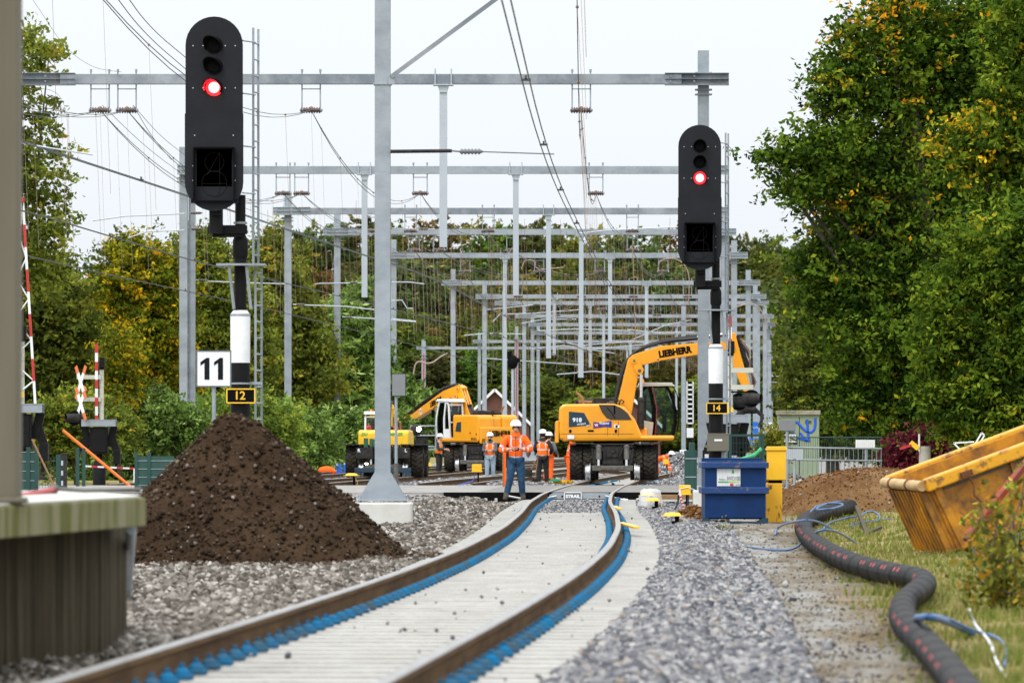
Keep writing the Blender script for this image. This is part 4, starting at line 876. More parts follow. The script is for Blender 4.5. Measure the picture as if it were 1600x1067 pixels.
board('info_sign', 'lower wide blue sign with two white lines behind the green fence', 'sign', 1180, 691, .33, .26, 154, 'APELD', 'sign_blue', 'signwhite', border=None, size=.08, bold=0)

# ------------------------------------------------------------------ level crossing barriers
def striped(b, a, c, wd, n, depth=.05):
    a = Vector(a); c = Vector(c)
    for i in range(n): b.bar(a.lerp(c, i / n), a.lerp(c, (i + 1) / n - .0005), wd, depth, i % 2)
def road_light(t, x, y, z, dx, sgn=1):
    b = MB(); b.cyl((x, y + .03, z), (x, y, z), .22, n=18); b.build('disc', 'deep', t)
    b = MB(); b.lathe([(.12, -.12), (.14, 0), (.13, .1), (.12, .26)], (x, y, z), (dx, -.45, .0), 14); b.ball((x - dx * .1, y + .05, z), .15, 0, 8); b.build('lamp_hood', 'iron', t)
def barrier(base, label, k=1., armtop=3.4, lattice=False, flip=1, arm_w=.085):
    t = thing('level_crossing_barrier', label, 'crossing barrier', base, group='raised level crossing barriers')
    b = MB(); b.box((0, 0, .04), (.9, .8, .12)); b.build('footing', 'concrete', t, bevel=.01)
    b = MB(); b.lathe([(.19, .1), (.19, .72), (.10, .88), (.09, 1.1)], n=16); b.build('pedestal', 'black', t)
    b = MB(); b.box((0, 0, 1.42), (.52, .42, .78)); b.box((0, -.22, 1.42), (.42, .03, .68)); b.build('drive_box', 'black', t, bevel=.03)
    b = MB(); b.prism([(-.5, 0), (.5, 0), (.5, .18), (-.5, .18)], (0, -.28, 1.84), (1, 0, 0), (0, 0, 1), (0, .03, 0)); b.prism([(-.5, 0), (.5, 0), (.5, .18), (-.5, .18)], (0, .25, 1.84), (1, 0, 0), (0, 0, 1), (0, .03, 0)); b.box((0, -.01, 2.03), (1.0, .56, .02)); b.build('arm_bracket', 'galv', t)
    for s_ in (-1, 1):
        b = MB(); b.bar((s_ * .44, 0, 1.85), (s_ * .30, 0, 1.25), .10, .2); b.bar((s_ * .38, 0, 1.5), (s_ * .52, 0, 1.1), .07, .2)
        if s_ == flip: b.box((.52 * s_, 0, .95), (.20, .3, .42)); b.box((.5 * s_, 0, .65), (.08, .2, .3))
        b.build('counterweight', 'black', t, bevel=.01)
    if lattice:
        b = MB(); zt = armtop + 2.9
        striped(b, (-.30, 0, 2.05), (.02, 0, zt), .055, 9); striped(b, (.32, 0, 2.05), (.04, 0, zt), .055, 9)
        b.build('barrier_arm', ['white', 'red'], t)
        b = MB(); zs = np.linspace(2.1, zt - .8, 9)
        for i in range(8):
            f = lambda z, s_: (-.30 + .32 * (z - 2.05) / (zt - 2.05)) if s_ < 0 else (.32 - .28 * (z - 2.05) / (zt - 2.05))
            s_ = 1 if i % 2 else -1; b.cyl((f(zs[i], s_), 0, zs[i]), (f(zs[i + 1], -s_), 0, zs[i + 1]), .018, n=6)
        b.build('lattice', 'white', t)
        b = MB(); b.cyl((.03, -.02, zt), (.03, -.02, zt + .12), .05); b.build('tip_lamp', 'red', t)
    else:
        b = MB(); striped(b, (-.07 * flip, -.10, 1.9), (-.07 * flip, -.10, armtop + 1.05), arm_w, 9); b.build('barrier_arm', ['red', 'white'], t)
    px_ = .07 if not lattice else 0
    zp = 3.55 if not lattice else 3.5
    b = MB(); b.cyl((px_, .05, 1.95), (px_, .05, zp), .065 if not lattice else .075, n=14)
    for z in np.arange(2.3, zp, .35): b.cyl((px_, .05, z), (px_, .05, z + .02), .075, n=14)
    b.build('post', 'beige', t)
    b = MB(); b.box((px_ + .02, -.02, zp + .16), (.15 + .06 * lattice, .22, .3)); b.cyl((px_, .05, zp - .05), (px_, .05, zp + .1), .08); b.build('bell_lamp', 'black', t, bevel=.01)
    return t, px_
def cross(t, x, z, y=-.25, mirror=1):
    """saint andrew's crosses, seen at a slant"""
    for dz in (0, .62):
        b = MB(); u = Vector((.62, -.78, 0)) * mirror
        for s_ in (-1, 1):
            for q0, q1, m_ in ((-.5, -.28, 1), (-.28, .28, 0), (.28, .5, 1)):
                a = Vector((x, y, z + dz)); d = u * .52; c0 = a + d * q0 * 2 * .5 + Vector((0, 0, s_ * q0 * .95)); c1 = a + d * q1 * 2 * .5 + Vector((0, 0, s_ * q1 * .95)); b.bar(c0 + Vector((0, .02 * s_, 0)), c1 + Vector((0, .02 * s_, 0)), .012, .13, m_)
        b.build('warning_cross', ['white', M['crossred']], t)
M['crossred'] = mat('faded orange red', (.62, .16, .06), .5)
# left far barrier
t, _ = barrier(onG(155, 150), 'left barrier with a striped slender arm upright beside a beige post and orange white crosses', armtop=3.2, flip=1)
for z in (2.63, 3.28): b = MB(); b.box((-.3, -.05, z), (.70, .07, .12)); b.build('cross_arm', 'beige', t)
cross(t, -.52, 2.50)
b = MB(); b.cyl((-.08, -.1, 2.3), (-.55, -.1, 2.3), .02, n=6); b.cyl((-.55, -.1, 2.3), (-.55, -.1, 1.7), .02, n=6); b.build('lamp_arm', 'black', t)
road_light(t, -.72, -.15, 2.08, -1); 
t, _ = barrier(onG(33, 116), 'barrier at far left with a tall tapering red and white lattice arm raised', lattice=True, armtop=3.7)
b = MB(); b.box((0, -.08, 2.25), (.13, .01, .14)); b.build('yellow_tag', 'signyellow', t)
for z in (2.75, 3.15): b = MB(); b.box((-.28, -.02, z), (.55, .07, .12)); b.build('cross_arm', 'beige', t)
# right barrier, mirrored
base = onG(1137, 127); t, _ = barrier(base, 'barrier behind the right signal, its red and white arm raised beside a beige post', armtop=3.45, flip=-1, arm_w=.085)
for z in (2.72, 3.14): b = MB(); b.box((.36, -.05, z), (.55, .07, .12)); b.build('cross_arm', 'beige', t)
for o in kids(t):
    if o.name.startswith('barrier_arm'): o.location.y = .32
b = MB(); b.box((.07, -.04, 2.16), (.13, .03, .12)); b.build('yellow_tag', 'signyellow', t)
b = MB(); b.cyl((.07, 0, 2.6), (.7, 0, 2.6), .02, n=6); b.build('lamp_arm', 'black', t)
road_light(t, .58, -.2, 2.44, 1); road_light(t, .28, .2, 2.36, 1)
c = onG(28, 109)

def glassmat():
    m = bpy.data.materials.new('clear cab glass'); m.use_nodes = True; t = m.node_tree; t.nodes.clear()
    o = t.nodes.new('ShaderNodeOutputMaterial'); tr = t.nodes.new('ShaderNodeBsdfTransparent'); tr.inputs[0].default_value = (.78, .86, .83, 1)
    gl = t.nodes.new('ShaderNodeBsdfGlossy'); gl.inputs['Roughness'].default_value = .05; lw = t.nodes.new('ShaderNodeLayerWeight'); lw.inputs[0].default_value = .25
    mx = t.nodes.new('ShaderNodeMixShader'); t.links.new(lw.outputs['Fresnel'], mx.inputs[0]); t.links.new(tr.outputs[0], mx.inputs[1]); t.links.new(gl.outputs[0], mx.inputs[2]); t.links.new(mx.outputs[0], o.inputs[0]); return m
M['cabglass'] = glassmat()
# ------------------------------------------------------------------ rail road excavators
def tyre(b, c, r, wd, m=0, lug=1):
    cx, cy, cz = c
    b.lathe([(r * .55, -wd / 2), (r * .93, -wd / 2), (r * .975, -wd * .36), (r * .975, wd * .36), (r * .93, wd / 2), (r * .55, wd / 2)], c, (1, 0, 0), 28, m)
    n = 22
    for k in range(n):
        for s_ in (-1, 1):
            a = 2 * math.pi * (k + (.5 if s_ > 0 else 0)) / n; rot = Matrix.Rotation(a, 3, 'X') @ Matrix.Rotation(s_ * R(28) * lug, 3, 'Z')
            p = Vector((s_ * wd * .24, 0, 0)) + Matrix.Rotation(a, 3, 'X') @ Vector((0, 0, r * .985)); b.box((cx + p.x, cy + p.y, cz + p.z), (wd * .56, .055, .05), m, Matrix.Rotation(a, 3, 'X') @ Matrix.Rotation(s_ * R(26), 3, 'Z'))
    b.lathe([(.02, -wd * .3), (r * .55, -wd * .3), (r * .55, -wd * .5)], c, (1, 0, 0), 16, m + 1); b.lathe([(.02, wd * .3), (r * .55, wd * .3), (r * .55, wd * .5)], c, (1, 0, 0), 16, m + 1)
def offset_poly(pts, ws):
    pts = [Vector((p[0], 0, p[1])) for p in pts]; L = []; Rr = []
    for i, p in enumerate(pts):
        d = (pts[min(i + 1, len(pts) - 1)] - pts[max(i - 1, 0)]).normalized(); n = Vector((-d.z, 0, d.x)); L.append((p + n * ws[i] / 2)); Rr.append((p - n * ws[i] / 2))
    return [(q.x, q.z) for q in L] + [(q.x, q.z) for q in reversed(Rr)]
def excavator(loc, rz, yaw, label, paint, boom, stick, cab='cream', kind=1, tool=True):
    t = thing('rail_excavator', label, 'excavator', loc, rz, 'road rail excavators')
    # undercarriage
    b = MB(); b.box((0, 0, .80), (.95, 3.0, .34)); b.box((0, 0, 1.03), (1.3, 1.6, .12)); b.box((0, 0, 1.12), (1.05, 1.05, .16))
    for y in (-1.12, 1.12): b.box((0, y, .55), (2.0, .24, .24))
    for s_ in (-1, 1):
        b.box((0, s_ * 1.58, 1.08), (1.3, .3, .04)); b.box((0, s_ * 1.62, .78), (.60, .12, .50)); b.box((0, s_ * 1.66, .52), (.62, .14, .10)); b.box((0, s_ * 1.70, .82), (.36, .06, .26)); b.cyl((0, s_ * 1.72, .9), (0, s_ * 1.76, .9), .08)
        for x in (-1, 1):
            b.box((x * .52, s_ * 1.5, .62), (.10, .5, .6)); b.box((x * 1.0, s_ * 1.1, 1.10), (.85, 1.25, .035)); b.cyl((x * .34, s_ * 1.72, 1.0), (x * .2, s_ * 1.74, .7), .02); b.cyl((x * .62, s_ * 1.70, .95), (x * .57, s_ * 1.76, .5), .025)
    ch = b.build('chassis', 'iron', t, bevel=.012)
    for s_ in (-1, 1):
        b = MB(); b.box((0, s_ * 1.78, .36), (1.26, .16, .16)); b.box((0, s_ * 1.79, .36), (.7, .18, .10)); b.build('rail_axle', 'greyiron', ch, bevel=.015)
        for x in (-1, 1):
            b = MB(); b.lathe([(.05, -.08), (.225, -.08), (.235, .02), (.235, .05), (.28, .055), (.28, .08), (.1, .08)], (x * .745, s_ * 1.78, .235), (-x, 0, 0), 24); b.cyl((x * .62, s_ * 1.78, .235), (x * .87, s_ * 1.78, .235), .06, m=1); b.build('rail_wheel', ['steel', 'iron'], ch)
            b = MB(); b.cyl((x * .42, s_ * 1.66, 1.02), (x * .42, s_ * 1.76, .62), .085, m=0); b.cyl((x * .42, s_ * 1.76, .62), (x * .42, s_ * 1.78, .42), .045, m=1); b.ball((x * .42, s_ * 1.66, 1.0), .10, 0, 8); b.build('axle_cylinder', ['greyiron', 'chrome'], ch)
            for xx in (1.115, .715):
                b = MB(); tyre(b, (x * xx, s_ * 1.1, .535), .52, .375); b.build('tyre', ['tyre', 'iron'], ch)
    # upper carriage frame: +X forward, +Y left
    zd = 1.21
    prof = [(-1.67, zd), (-1.70, 1.5), (-1.68, 2.18), (-1.58, 2.29), (-.05, 2.31), (.30, 2.20), (.60, 1.84), (.80, 1.38), (.86, zd)]
    b = MB()
    if kind == 1:
        b.prism(prof, (0, -1.24, 0), (1, 0, 0), (0, 0, 1), (0, .96, 0)); b.prism([(-1.67, zd), (-1.70, 1.5), (-1.68, 2.18), (-1.58, 2.29), (.45, 2.30), (.45, zd)], (0, .28, 0), (1, 0, 0), (0, 0, 1), (0, .95, 0)); b.prism([(-1.6, zd), (-1.6, 2.2), (-.3, 2.2), (-.3, 1.6), (1.0, 1.6), (1.0, zd)], (0, -.28, 0), (1, 0, 0), (0, 0, 1), (0, .56, 0))
    else:
        b.prism([(-1.67, zd), (-1.74, 1.4), (-1.74, 2.0), (-1.60, 2.12), (.2, 2.12), (.5, 2.0), (.8, 1.5), (.86, zd)], (0, -1.22, 0), (1, 0, 0), (0, 0, 1), (0, 2.44, 0))
    b.prism([(-1.6, 1.16), (1.78, 1.19), (1.80, 1.35), (-1.6, 1.35)], (0, -1.235, 0), (1, 0, 0), (0, 0, 1), (0, 2.47, 0))
    up = b.build('upper_body', paint, t, bevel=.07 if kind == 1 else .09); up.rotation_euler = (0, 0, yaw)
    b = MB(); b.cyl((0, 0, 1.10), (0, 0, 1.20), .62, n=24); b.box((0, 0, 1.17), (2.6, 2.1, .05)); b.build('slew_ring', 'deep', up)
    if kind == 1:
        b = MB(); b.prism([(-1.82, 1.12), (-1.80, 1.78), (-1.70, 1.80), (-1.70, 1.12)], (0, -1.2, 0), (1, 0, 0), (0, 0, 1), (0, 2.4, 0)); b.build('counterweight', paint, up, bevel=.03)
        b = MB(); yn = -1.246
        b.prism([(-.50, 2.28), (-.40, 2.05), (-.26, 1.88), (-.12, 1.82), (.50, 1.82), (.38, 2.02), (.18, 2.18), (-.02, 2.27)], (0, yn, 0), (1, 0, 0), (0, 0, 1), (0, -.008, 0)); gr_ = b.build('side_grille', 'darkgrille', up)
        b = MB(); b.tube([(-.25, yn - .012, 2.20), (-.12, yn - .012, 2.05), (.0, yn - .012, 1.86)], .014, 4); b.box((-.02, yn - .012, 2.12), (.05, .008, .26)); b.build('grille_rib', 'deep', up)
        b = MB(); b.prism([(-1.40, 1.60), (-1.40, 2.07), (-.94, 2.03), (-.74, 1.66)], (0, yn, 0), (1, 0, 0), (0, 0, 1), (0, -.006, 0)); b.build('model_panel', 'navy', up)
        text('918', .17, (-1.15, yn - .009, 1.81), (1, 0, 0), (0, 0, 1), 'signwhite', up, bold=.006, width=.28)
        text('compact', .10, (-1.03, yn - .009, 1.70), (1, 0, .12), (-.12, 0, 1), 'signwhite', up, bold=.001, width=.27, shear=.3); text('rail', .085, (-.83, yn - .009, 1.65), (1, 0, .12), (-.12, 0, 1), 'signwhite', up, bold=.001, width=.11, shear=.3)
        b = MB(); b.prism([(-.66, 1.56), (-.66, 1.76), (-.45, 1.73), (-.15, 1.79), (-.11, 1.78), (-.11, 1.59), (-.3, 1.61)], (0, yn, 0), (1, 0, 0), (0, 0, 1), (0, -.006, 0)); b.build('company_banner', 'banner', up)
        text('Wetering', .115, (-.33, yn - .009, 1.715), (1, 0, .02), (0, 0, 1), 'signwhite', up, bold=.002, width=.30)
        b = MB(); b.prism([(-.62, 1.60), (-.62, 1.72), (-.52, 1.72), (-.50, 1.60)], (0, yn - .004, 0), (1, 0, 0), (0, 0, 1), (0, -.006, 0)); b.build('logo_patch', 'red', up); text('W', .10, (-.57, yn - .012, 1.655), (1, .0, 0), (0, 0, 1), 'signwhite', up, bold=.004)
        text('verhuur', .05, (-.36, yn - .009, 1.64), (1, 0, 0), (0, 0, 1), 'red', up, width=.16)
        b = MB(); b.cyl((.02, yn, 1.63), (.02, yn - .006, 1.63), .06); b.box((.07, yn - .003, 1.62), (.12, .006, .08)); b.build('round_sticker', 'signwhite', up)
        b = MB()
        for x in (-1.36, .02): b.box((x, yn - .004, 1.48), (.07, .01, .09))
        b.box((-.74, yn - .004, 1.49), (.18, .01, .05)); b.build('latch', 'deep', up)
        b = MB()
        for x in (-.48 + .25, .10): b.box((x, yn - .001, 1.55), (.008, .003, .45))
        b.box((-.55, yn - .001, 1.395), (2.2, .003, .008)); b.build('panel_seam', 'iron', up)
        b = MB(); b.box((-1.34, yn - .004, 1.30), (.20, .006, .12)); b.build('warning_label', 'signwhite', up)
        # rear face
        text('LIEBHERR', .30, (-1.832, 0, 1.52), (0, -1, 0), (0, 0, 1), 'deep', up, bold=.012, width=1.35)
        b = MB()
        for s_ in (-1, 1):
            for k in range(3): b.prism([(s_ * 1.15 - .07 * k * s_, 1.16), (s_ * 1.15 - .07 * k * s_ - .035 * s_, 1.16), (s_ * 1.15 - .07 * k * s_ - .10 * s_, 1.32), (s_ * 1.15 - .07 * k * s_ - .065 * s_, 1.32)], (-1.826, 0, 0), (0, 1, 0), (0, 0, 1), (-.005, 0, 0))
        b.build('hazard_stripe', 'deep', up)
        # left flank decals
        yl = 1.236; b = MB(); b.prism([(-.25, 1.60), (-.25, 2.02), (.10, 1.98), (.22, 1.62)], (0, yl, 0), (1, 0, 0), (0, 0, 1), (0, .006, 0)); b.build('rear_vent', 'navy', up)
        b = MB()
        for k in range(4): b.prism([(-1.55 + k * .12, 1.24), (-1.49 + k * .12, 1.24), (-1.41 + k * .12, 1.36), (-1.47 + k * .12, 1.36)], (0, yl, 0), (1, 0, 0), (0, 0, 1), (0, .005, 0))
        b.build('side_stripe', 'deep', up); b = MB(); b.cyl((-1.0, yl, 1.55), (-1.0, yl + .01, 1.55), .05); b.cyl((-1.5, yl, 1.5), (-1.5, yl + .01, 1.5), .05); b.build('reflector', 'red', up)
    # engine deck clutter
    b = MB(); zt = 2.28 if kind == 1 else 2.12
    for x, y, r, l in ((-1.2, -.5, .06, .5), (-.9, -.2, .10, .6), (-.4, .2, .12, .4)): b.cyl((x, y, zt + .08), (x + l, y, zt + .10), r)
    for x, y, a, c_, d in ((-.45, -.6, .4, .4, .2), (-.75, .4, .5, .5, .14), (-.1, -.5, .3, .35, .16), (-.25, .1, .7, .3, .2)): b.box((x, y, zt + d / 2), (a, c_, d))
    for k in range(8): b.tube([(-.7 + k * .12, -.7, zt), (-.65 + k * .12, -.6, zt + .16), (-.55 + k * .12, -.3, zt + .1), (-.5 + k * .1, -.1, zt)], .02, 5)
    b.build('engine_clutter', 'iron', up, bevel=.01)
    b = MB(); b.tube([(-.95, -.75, zt + .02), (-.98, -.75, zt + .18), (-1.08, -.75, zt + .30), (-1.18, -.75, zt + .36)], .045, 8); b.tube([(-1.1, -.6, zt + .08), (-.6, -.6, zt + .07)], .05, 8); b.build('exhaust_pipe', 'wood', up)
    b = MB(); b.cyl((-.2, -1.1, zt), (-.2, -1.1, zt + .08), .05); b.box((-.1, -1.1, zt + .08), (.14, .08, .07)); b.build('camera_pod', 'greyiron', up)
    # cab on the left side
    cy0, cy1 = (.30, 1.20); P0 = [(.72, 1.32), (.78, 2.0), (.86, 2.72), (1.02, 2.86), (1.60, 2.86), (1.74, 2.6), (1.88, 2.1), (1.88, 1.75), (1.80, 1.36)]
    b = MB(); fw = .07 if cab == 'cream' else .045
    for yy in (cy0, cy1 - fw):
        for a, c_ in zip(P0, P0[1:] + P0[:1]): b.bar((a[0], yy + fw / 2, a[1]), (c_[0], yy + fw / 2, c_[1]), fw, .085, up=(0, 0, 1) if abs(a[0] - c_[0]) > .05 else (1, 0, 0))
        b.bar((1.08, yy + fw / 2, 2.86), (1.22, yy + fw / 2, 2.2), fw, .09, up=(1, 0, 0)); b.bar((1.22, yy + fw / 2, 2.2), (1.22, yy + fw / 2, 1.34), fw, .11, up=(1, 0, 0))
    for a in P0: b.bar((a[0], cy0, a[1]), (a[0], cy1, a[1]), .06, .06)
    cf = 'deep' if cab == 'cream' else 'white'; b.build('cab_frame', cf, up)
    b = MB(); b.prism([(p[0] * .985 + .02, p[1] * .985 + .03) for p in P0], (0, cy0 + .03, 0), (1, 0, 0), (0, 0, 1), (0, .008, 0)); b.prism([(p[0] * .985 + .02, p[1] * .985 + .03) for p in P0], (0, cy1 - .04, 0), (1, 0, 0), (0, 0, 1), (0, .008, 0))
    b.add([(1.6, cy0 + .04, 2.83), (1.6, cy1 - .04, 2.83), (1.86, cy1 - .04, 2.1), (1.86, cy0 + .04, 2.1)], [(0, 1, 2, 3)]); b.add([(.76, cy0 + .04, 1.9), (.76, cy1 - .04, 1.9), (.88, cy1 - .04, 2.72), (.88, cy0 + .04, 2.72)], [(0, 1, 2, 3)])
    b.build('cab_glass', M['cabglass'], up)
    b = MB(); b.box((1.27, .75, 2.93), (1.02, .96, .07)); b.prism([(.70, 2.84), (1.70, 2.86), (1.86, 2.84), (1.84, 2.90), (1.55, 2.96), (.80, 2.97)], (0, .26, 0), (1, 0, 0), (0, 0, 1), (0, .98, 0)); b.build('cab_roof', cab, up, bevel=.02)
    b = MB(); b.prism([(.74, 1.36), (1.16, 1.36), (1.20, 1.72), (.74, 1.72)], (0, cy1 - .02, 0), (1, 0, 0), (0, 0, 1), (0, .03, 0)); b.build('door_panel', cab, up)
    b = MB(); b.prism([(.72, 1.36), (1.16, 1.36), (1.20, 1.75), (.74, 1.84)], (0, cy0 - .01, 0), (1, 0, 0), (0, 0, 1), (0, .03, 0))
    for k in range(5): b.box((.95, cy0 - .016, 1.42 + k * .07), (.42, .006, .012))
    b.build('door_panel', cab, up)
    b = MB(); b.box((1.1, .75, 1.75), (.45, .5, .12)); b.box((.92, .75, 2.1), (.14, .46, .7)); b.box((.95, .75, 2.5), (.1, .26, .2)); b.box((1.55, .75, 1.7), (.12, .4, .5)); b.cyl((1.55, .75, 1.9), (1.45, .75, 2.05), .03); b.build('seat', 'blackcloth', up, bevel=.03)
    b = MB(); b.tube([(1.90, cy1, 2.75), (1.98, cy1 + .1, 2.5), (2.0, cy1 + .12, 1.7)], .012, 5); b.box((1.99, cy1 + .1, 2.35), (.06, .18, .32)); b.tube([(1.78, cy0 - .05, 2.86), (1.92, cy0 - .1, 2.6), (1.99, cy0 - .1, 2.0), (1.93, cy0 - .05, 1.5), (1.82, cy0, 1.4)], .014, 5); b.box((1.80, cy0 - .1, 2.55), (.05, .14, .28)); b.build('mirror', 'deep', up)
    b = MB(); b.box((.70, .05, 2.65), (.28, .22, .18)); b.build('lamp_box', 'iron', up); b = MB(); b.cyl((.88, .9, 2.97), (.88, .9, 3.07), .05); b.build('beacon', 'beacon', up)
    b = MB(); b.tube([(1.17, cy0 - .03, 2.85), (1.30, cy0 - .03, 2.2), (1.28, cy0 - .03, 1.7), (1.24, cy0 - .03, 1.3), (1.15, cy0 - .02, 1.24)], .012, 5); b.build('red_hose', 'redhose', up)
    b = MB(); b.box((.87, .75, 2.74), (.02, .45, .12)); b.build('number_plate', 'signyellow', up)
    if kind == 1: text('TXG928', .09, (.857, .75, 2.74), (0, -1, 0), (0, 0, 1), 'deep', up)
    # boom
    (k0, k1, k2) = boom
    dl = (Vector((k1[0], 0, k1[1])) - Vector((k0[0], 0, k0[1])))
    b = MB(); pts = [k0, ((k0[0] * .45 + k1[0] * .55), (k0[1] * .45 + k1[1] * .55)), k1]; b.prism(offset_poly(pts, [.50, .44, .40]), (0, -.19, 0), (1, 0, 0), (0, 0, 1), (0, .38, 0)); lb = b.build('lower_boom', paint, up, bevel=.02)
    mid1 = (k1[0] * .72 + k2[0] * .28, k1[1] * .72 + k2[1] * .28 + .10); mid2 = (k1[0] * .35 + k2[0] * .65, k1[1] * .35 + k2[1] * .65 + .05)
    pre = (k1[0] - .06 * (k2[0] - k1[0]), k1[1] - .02); b = MB(); b.prism(offset_poly([pre, k1, mid1, mid2, k2], [.18, .38, .44, .36, .24]), (0, -.17, 0), (1, 0, 0), (0, 0, 1), (0, .34, 0)); ub = b.build('upper_boom', paint, up, bevel=.02)
    for p, r in ((k1, .09), ((k1[0] + .16, k1[1] - .30), .12), ((mid1[0] - .1, mid1[1] - .2), .06), (k2, .09)): b = MB(); b.cyl((p[0], -.26, p[1]), (p[0], .26, p[1]), r, n=14); b.cyl((p[0], -.275, p[1]), (p[0], .275, p[1]), r * .45, n=10, m=1); b.build('pivot_pin', [paint, 'greyiron'], up)
    b = MB(); b.prism([(k1[0] - .1, k1[1] + .10), (k1[0] + .10, k1[1] + .12), (k1[0] + .30, k1[1] - .28), (k1[0] + .18, k1[1] - .42), (k1[0] + .0, k1[1] - .25)], (0, -.24, 0), (1, 0, 0), (0, 0, 1), (0, .05, 0)); b.build('knuckle', paint, up, bevel=.01)
    d2 = (Vector((k2[0], 0, k2[1])) - Vector((k1[0], 0, k1[1]))).normalized(); n2 = Vector((-d2.z, 0, d2.x)); o_ = Vector((mid1[0] * .62 + mid2[0] * .38, 0, mid1[1] * .62 + mid2[1] * .38)) + n2 * -.02
    if kind == 1:
        text('LIEBHERR', .27, o_ + Vector((0, -.177, 0)), d2, n2, 'deep', up, bold=.016, width=1.02)
        text('LIEBHERR', .27, o_ + Vector((0, .177, 0)) , -d2, n2, 'deep', up, bold=.016, width=1.02)
        o2 = Vector((mid2[0], 0, mid2[1])) + d2 * .25 
        for sy in (-1, 1):
            b = MB(); b.prism([(-.15, 0), (0, .16), (.15, 0), (0, -.16)], o2 + Vector((0, sy * .173, 0)), d2, n2, (0, sy * .004, 0)); b.build('logo_patch', 'white', up); text('W', .2, o2 + Vector((0, sy * .180, 0)), d2 * -sy, n2, 'red', up, bold=.006)
    for s_ in (-1, 1):      # boom lift cylinders, gaitered
        a = Vector((.80, s_ * .29, 1.55)); c_ = Vector((k1[0] + .22, s_ * .25, k1[1] - .42)); m_ = a.lerp(c_, .52); b = MB(); b.cyl(a, m_, .10, n=12); b.cyl(m_, c_, .045, n=10, m=1); b.ball(m_, .11, 0, 8); b.build('lift_cylinder', ['iron', 'chrome'], up)
    a = Vector((k1[0] + .30, 0, k1[1] + .30)); c_ = Vector((k2[0], 0, k2[1])) + n2 * .36 - d2 * .2; a = Vector((mid1[0], 0, mid1[1])) + n2 * .36; m_ = a.lerp(c_, .6); b = MB(); b.cyl(a, m_, .085, n=12); b.cyl(m_, c_, .045, m=1); b.build('stick_cylinder', ['iron', 'chrome'], up)
    for j in range(7):
        y = -.15 + j * .05; b = MB(); q = .05 * math.sin(j * 2.1); w1 = Vector((k0[0] - .30 + q * .3, y, k0[1] + .15)); w2 = Vector((k1[0] - .38 + q, y, k1[1] - .35)); w3 = Vector((k1[0] - .12 + q, y, k1[1] + .25 + q)); w4 = Vector((mid1[0], y, mid1[1])) + n2 * (.36 + q); w5 = Vector((mid2[0], y, mid2[1])) + n2 * (.33 + q * .5); w6 = Vector((k2[0], y, k2[1])) + n2 * .3
        pts = [w1, w2, w3, w4, w5, w6]
        for _ in range(2):
            z_ = [pts[0]]
            for p, r in zip(pts, pts[1:]): z_ += [p.lerp(r, .25), p.lerp(r, .75)]
            pts = z_ + [pts[-1]]
        b.tube(pts, .024, 5); b.build('hose', 'hose', up)
    if stick:
        s0, s1 = Vector((k2[0], 0, k2[1])), Vector((stick[0], 0, stick[1])); ds = (s1 - s0).normalized(); ns = Vector((-ds.z, 0, ds.x))
        pp = [s0 - ds * .35 + ns * .15, s0 + ns * .02, s0.lerp(s1, .3), s1]; b = MB(); b.prism(offset_poly([(p.x, p.z) for p in pp], [.22, .40, .34, .20]), (0, -.14, 0), (1, 0, 0), (0, 0, 1), (0, .28, 0)); b.build('stick', paint, up, bevel=.02)
        b = MB(); b.cyl(s0 - ds * .2 + ns * .3, s0.lerp(s1, .5) + ns * .26, .07, n=10); b.cyl(s0.lerp(s1, .5) + ns * .26, s0.lerp(s1, .85) + ns * .2, .035, m=1); b.build('tool_cylinder', ['iron', 'chrome'], up)
        for j in range(6):
            y = -.16 + j * .06; b = MB(); q = .05 * math.cos(j * 1.7); pts = [s0 + ns * (.25 + q) + Vector((0, y, .1)), s0.lerp(s1, .2) + ns * (.42 + q) + Vector((0, y, 0)), s0.lerp(s1, .5) + ns * (.36 - q) + Vector((0, y, 0)), s0.lerp(s1, .8) + ns * (.28 + q) + Vector((0, y, 0)), s1 + Vector((0, y, 0))]; b.tube(pts, .022, 5, m=0); b.build('hose', 'hose' if j % 3 else 'copper', up)
        if tool:
            b = MB(); b.box(s1 - Vector((0, 0, .12)), (.34, .3, .28)); b.box(s1 - Vector((0, 0, .34)), (.22, .26, .2)); b.cyl(s1 + Vector((-.2, 0, -.4)), s1 + Vector((.2, 0, -.4)), .14, n=14)
            for x in (-1, 1): b.bar(s1 + Vector((x * .1, 0, -.35)), s1 + Vector((x * .42, 0, -.62)), .2, .12); b.bar(s1 + Vector((x * .42, 0, -.62)), s1 + Vector((x * .28, 0, -.95)), .2, .09)
            b.build('grab', 'iron', up, bevel=.015)
    return t, up
y1 = 156.2; excavator((float(C(154)) + .06, y1, 0), -.05, .05, 'orange yellow excavator standing side on over the foreground track, boom reaching right', 'exc', ((.28, 2.05), (.60, 3.62), (3.55, 4.10)), (4.12, 2.55))
ex2, up2 = excavator((-1.42, 212, .0), -.05, R(130), 'orange yellow excavator turned away left with LIEBHERR on its tail, white cab, boom lowered left', 'exc', ((.50, 2.0), (1.35, 3.38), (5.9, 2.0)), (6.2, 1.7), cab='white', tool=False)
up2.scale = (.84, .82, 1.0)
ex3, up3 = excavator(((603 - 800) * 172 / F, 174, -.03), -.05, R(88), 'bright yellow excavator seen from behind, half hidden by the nearest grey mast', 'exc3', ((.30, 2.05), (.55, 3.1), (2.6, 2.6)), (2.9, 1.6), cab='white', kind=2, tool=False)
up3.scale = (.74, .70, .76); up3.location.z = -.02
text('DU', .20, (-1.752, .92, 1.93), (0, -1, 0), (0, 0, 1), 'stripe_green', up3, bold=.006, shear=.2)
text('MMLER', .20, (-1.752, -.62, 1.93), (0, -1, 0), (0, 0, 1), 'stripe_green', up3, bold=.006, shear=.2)
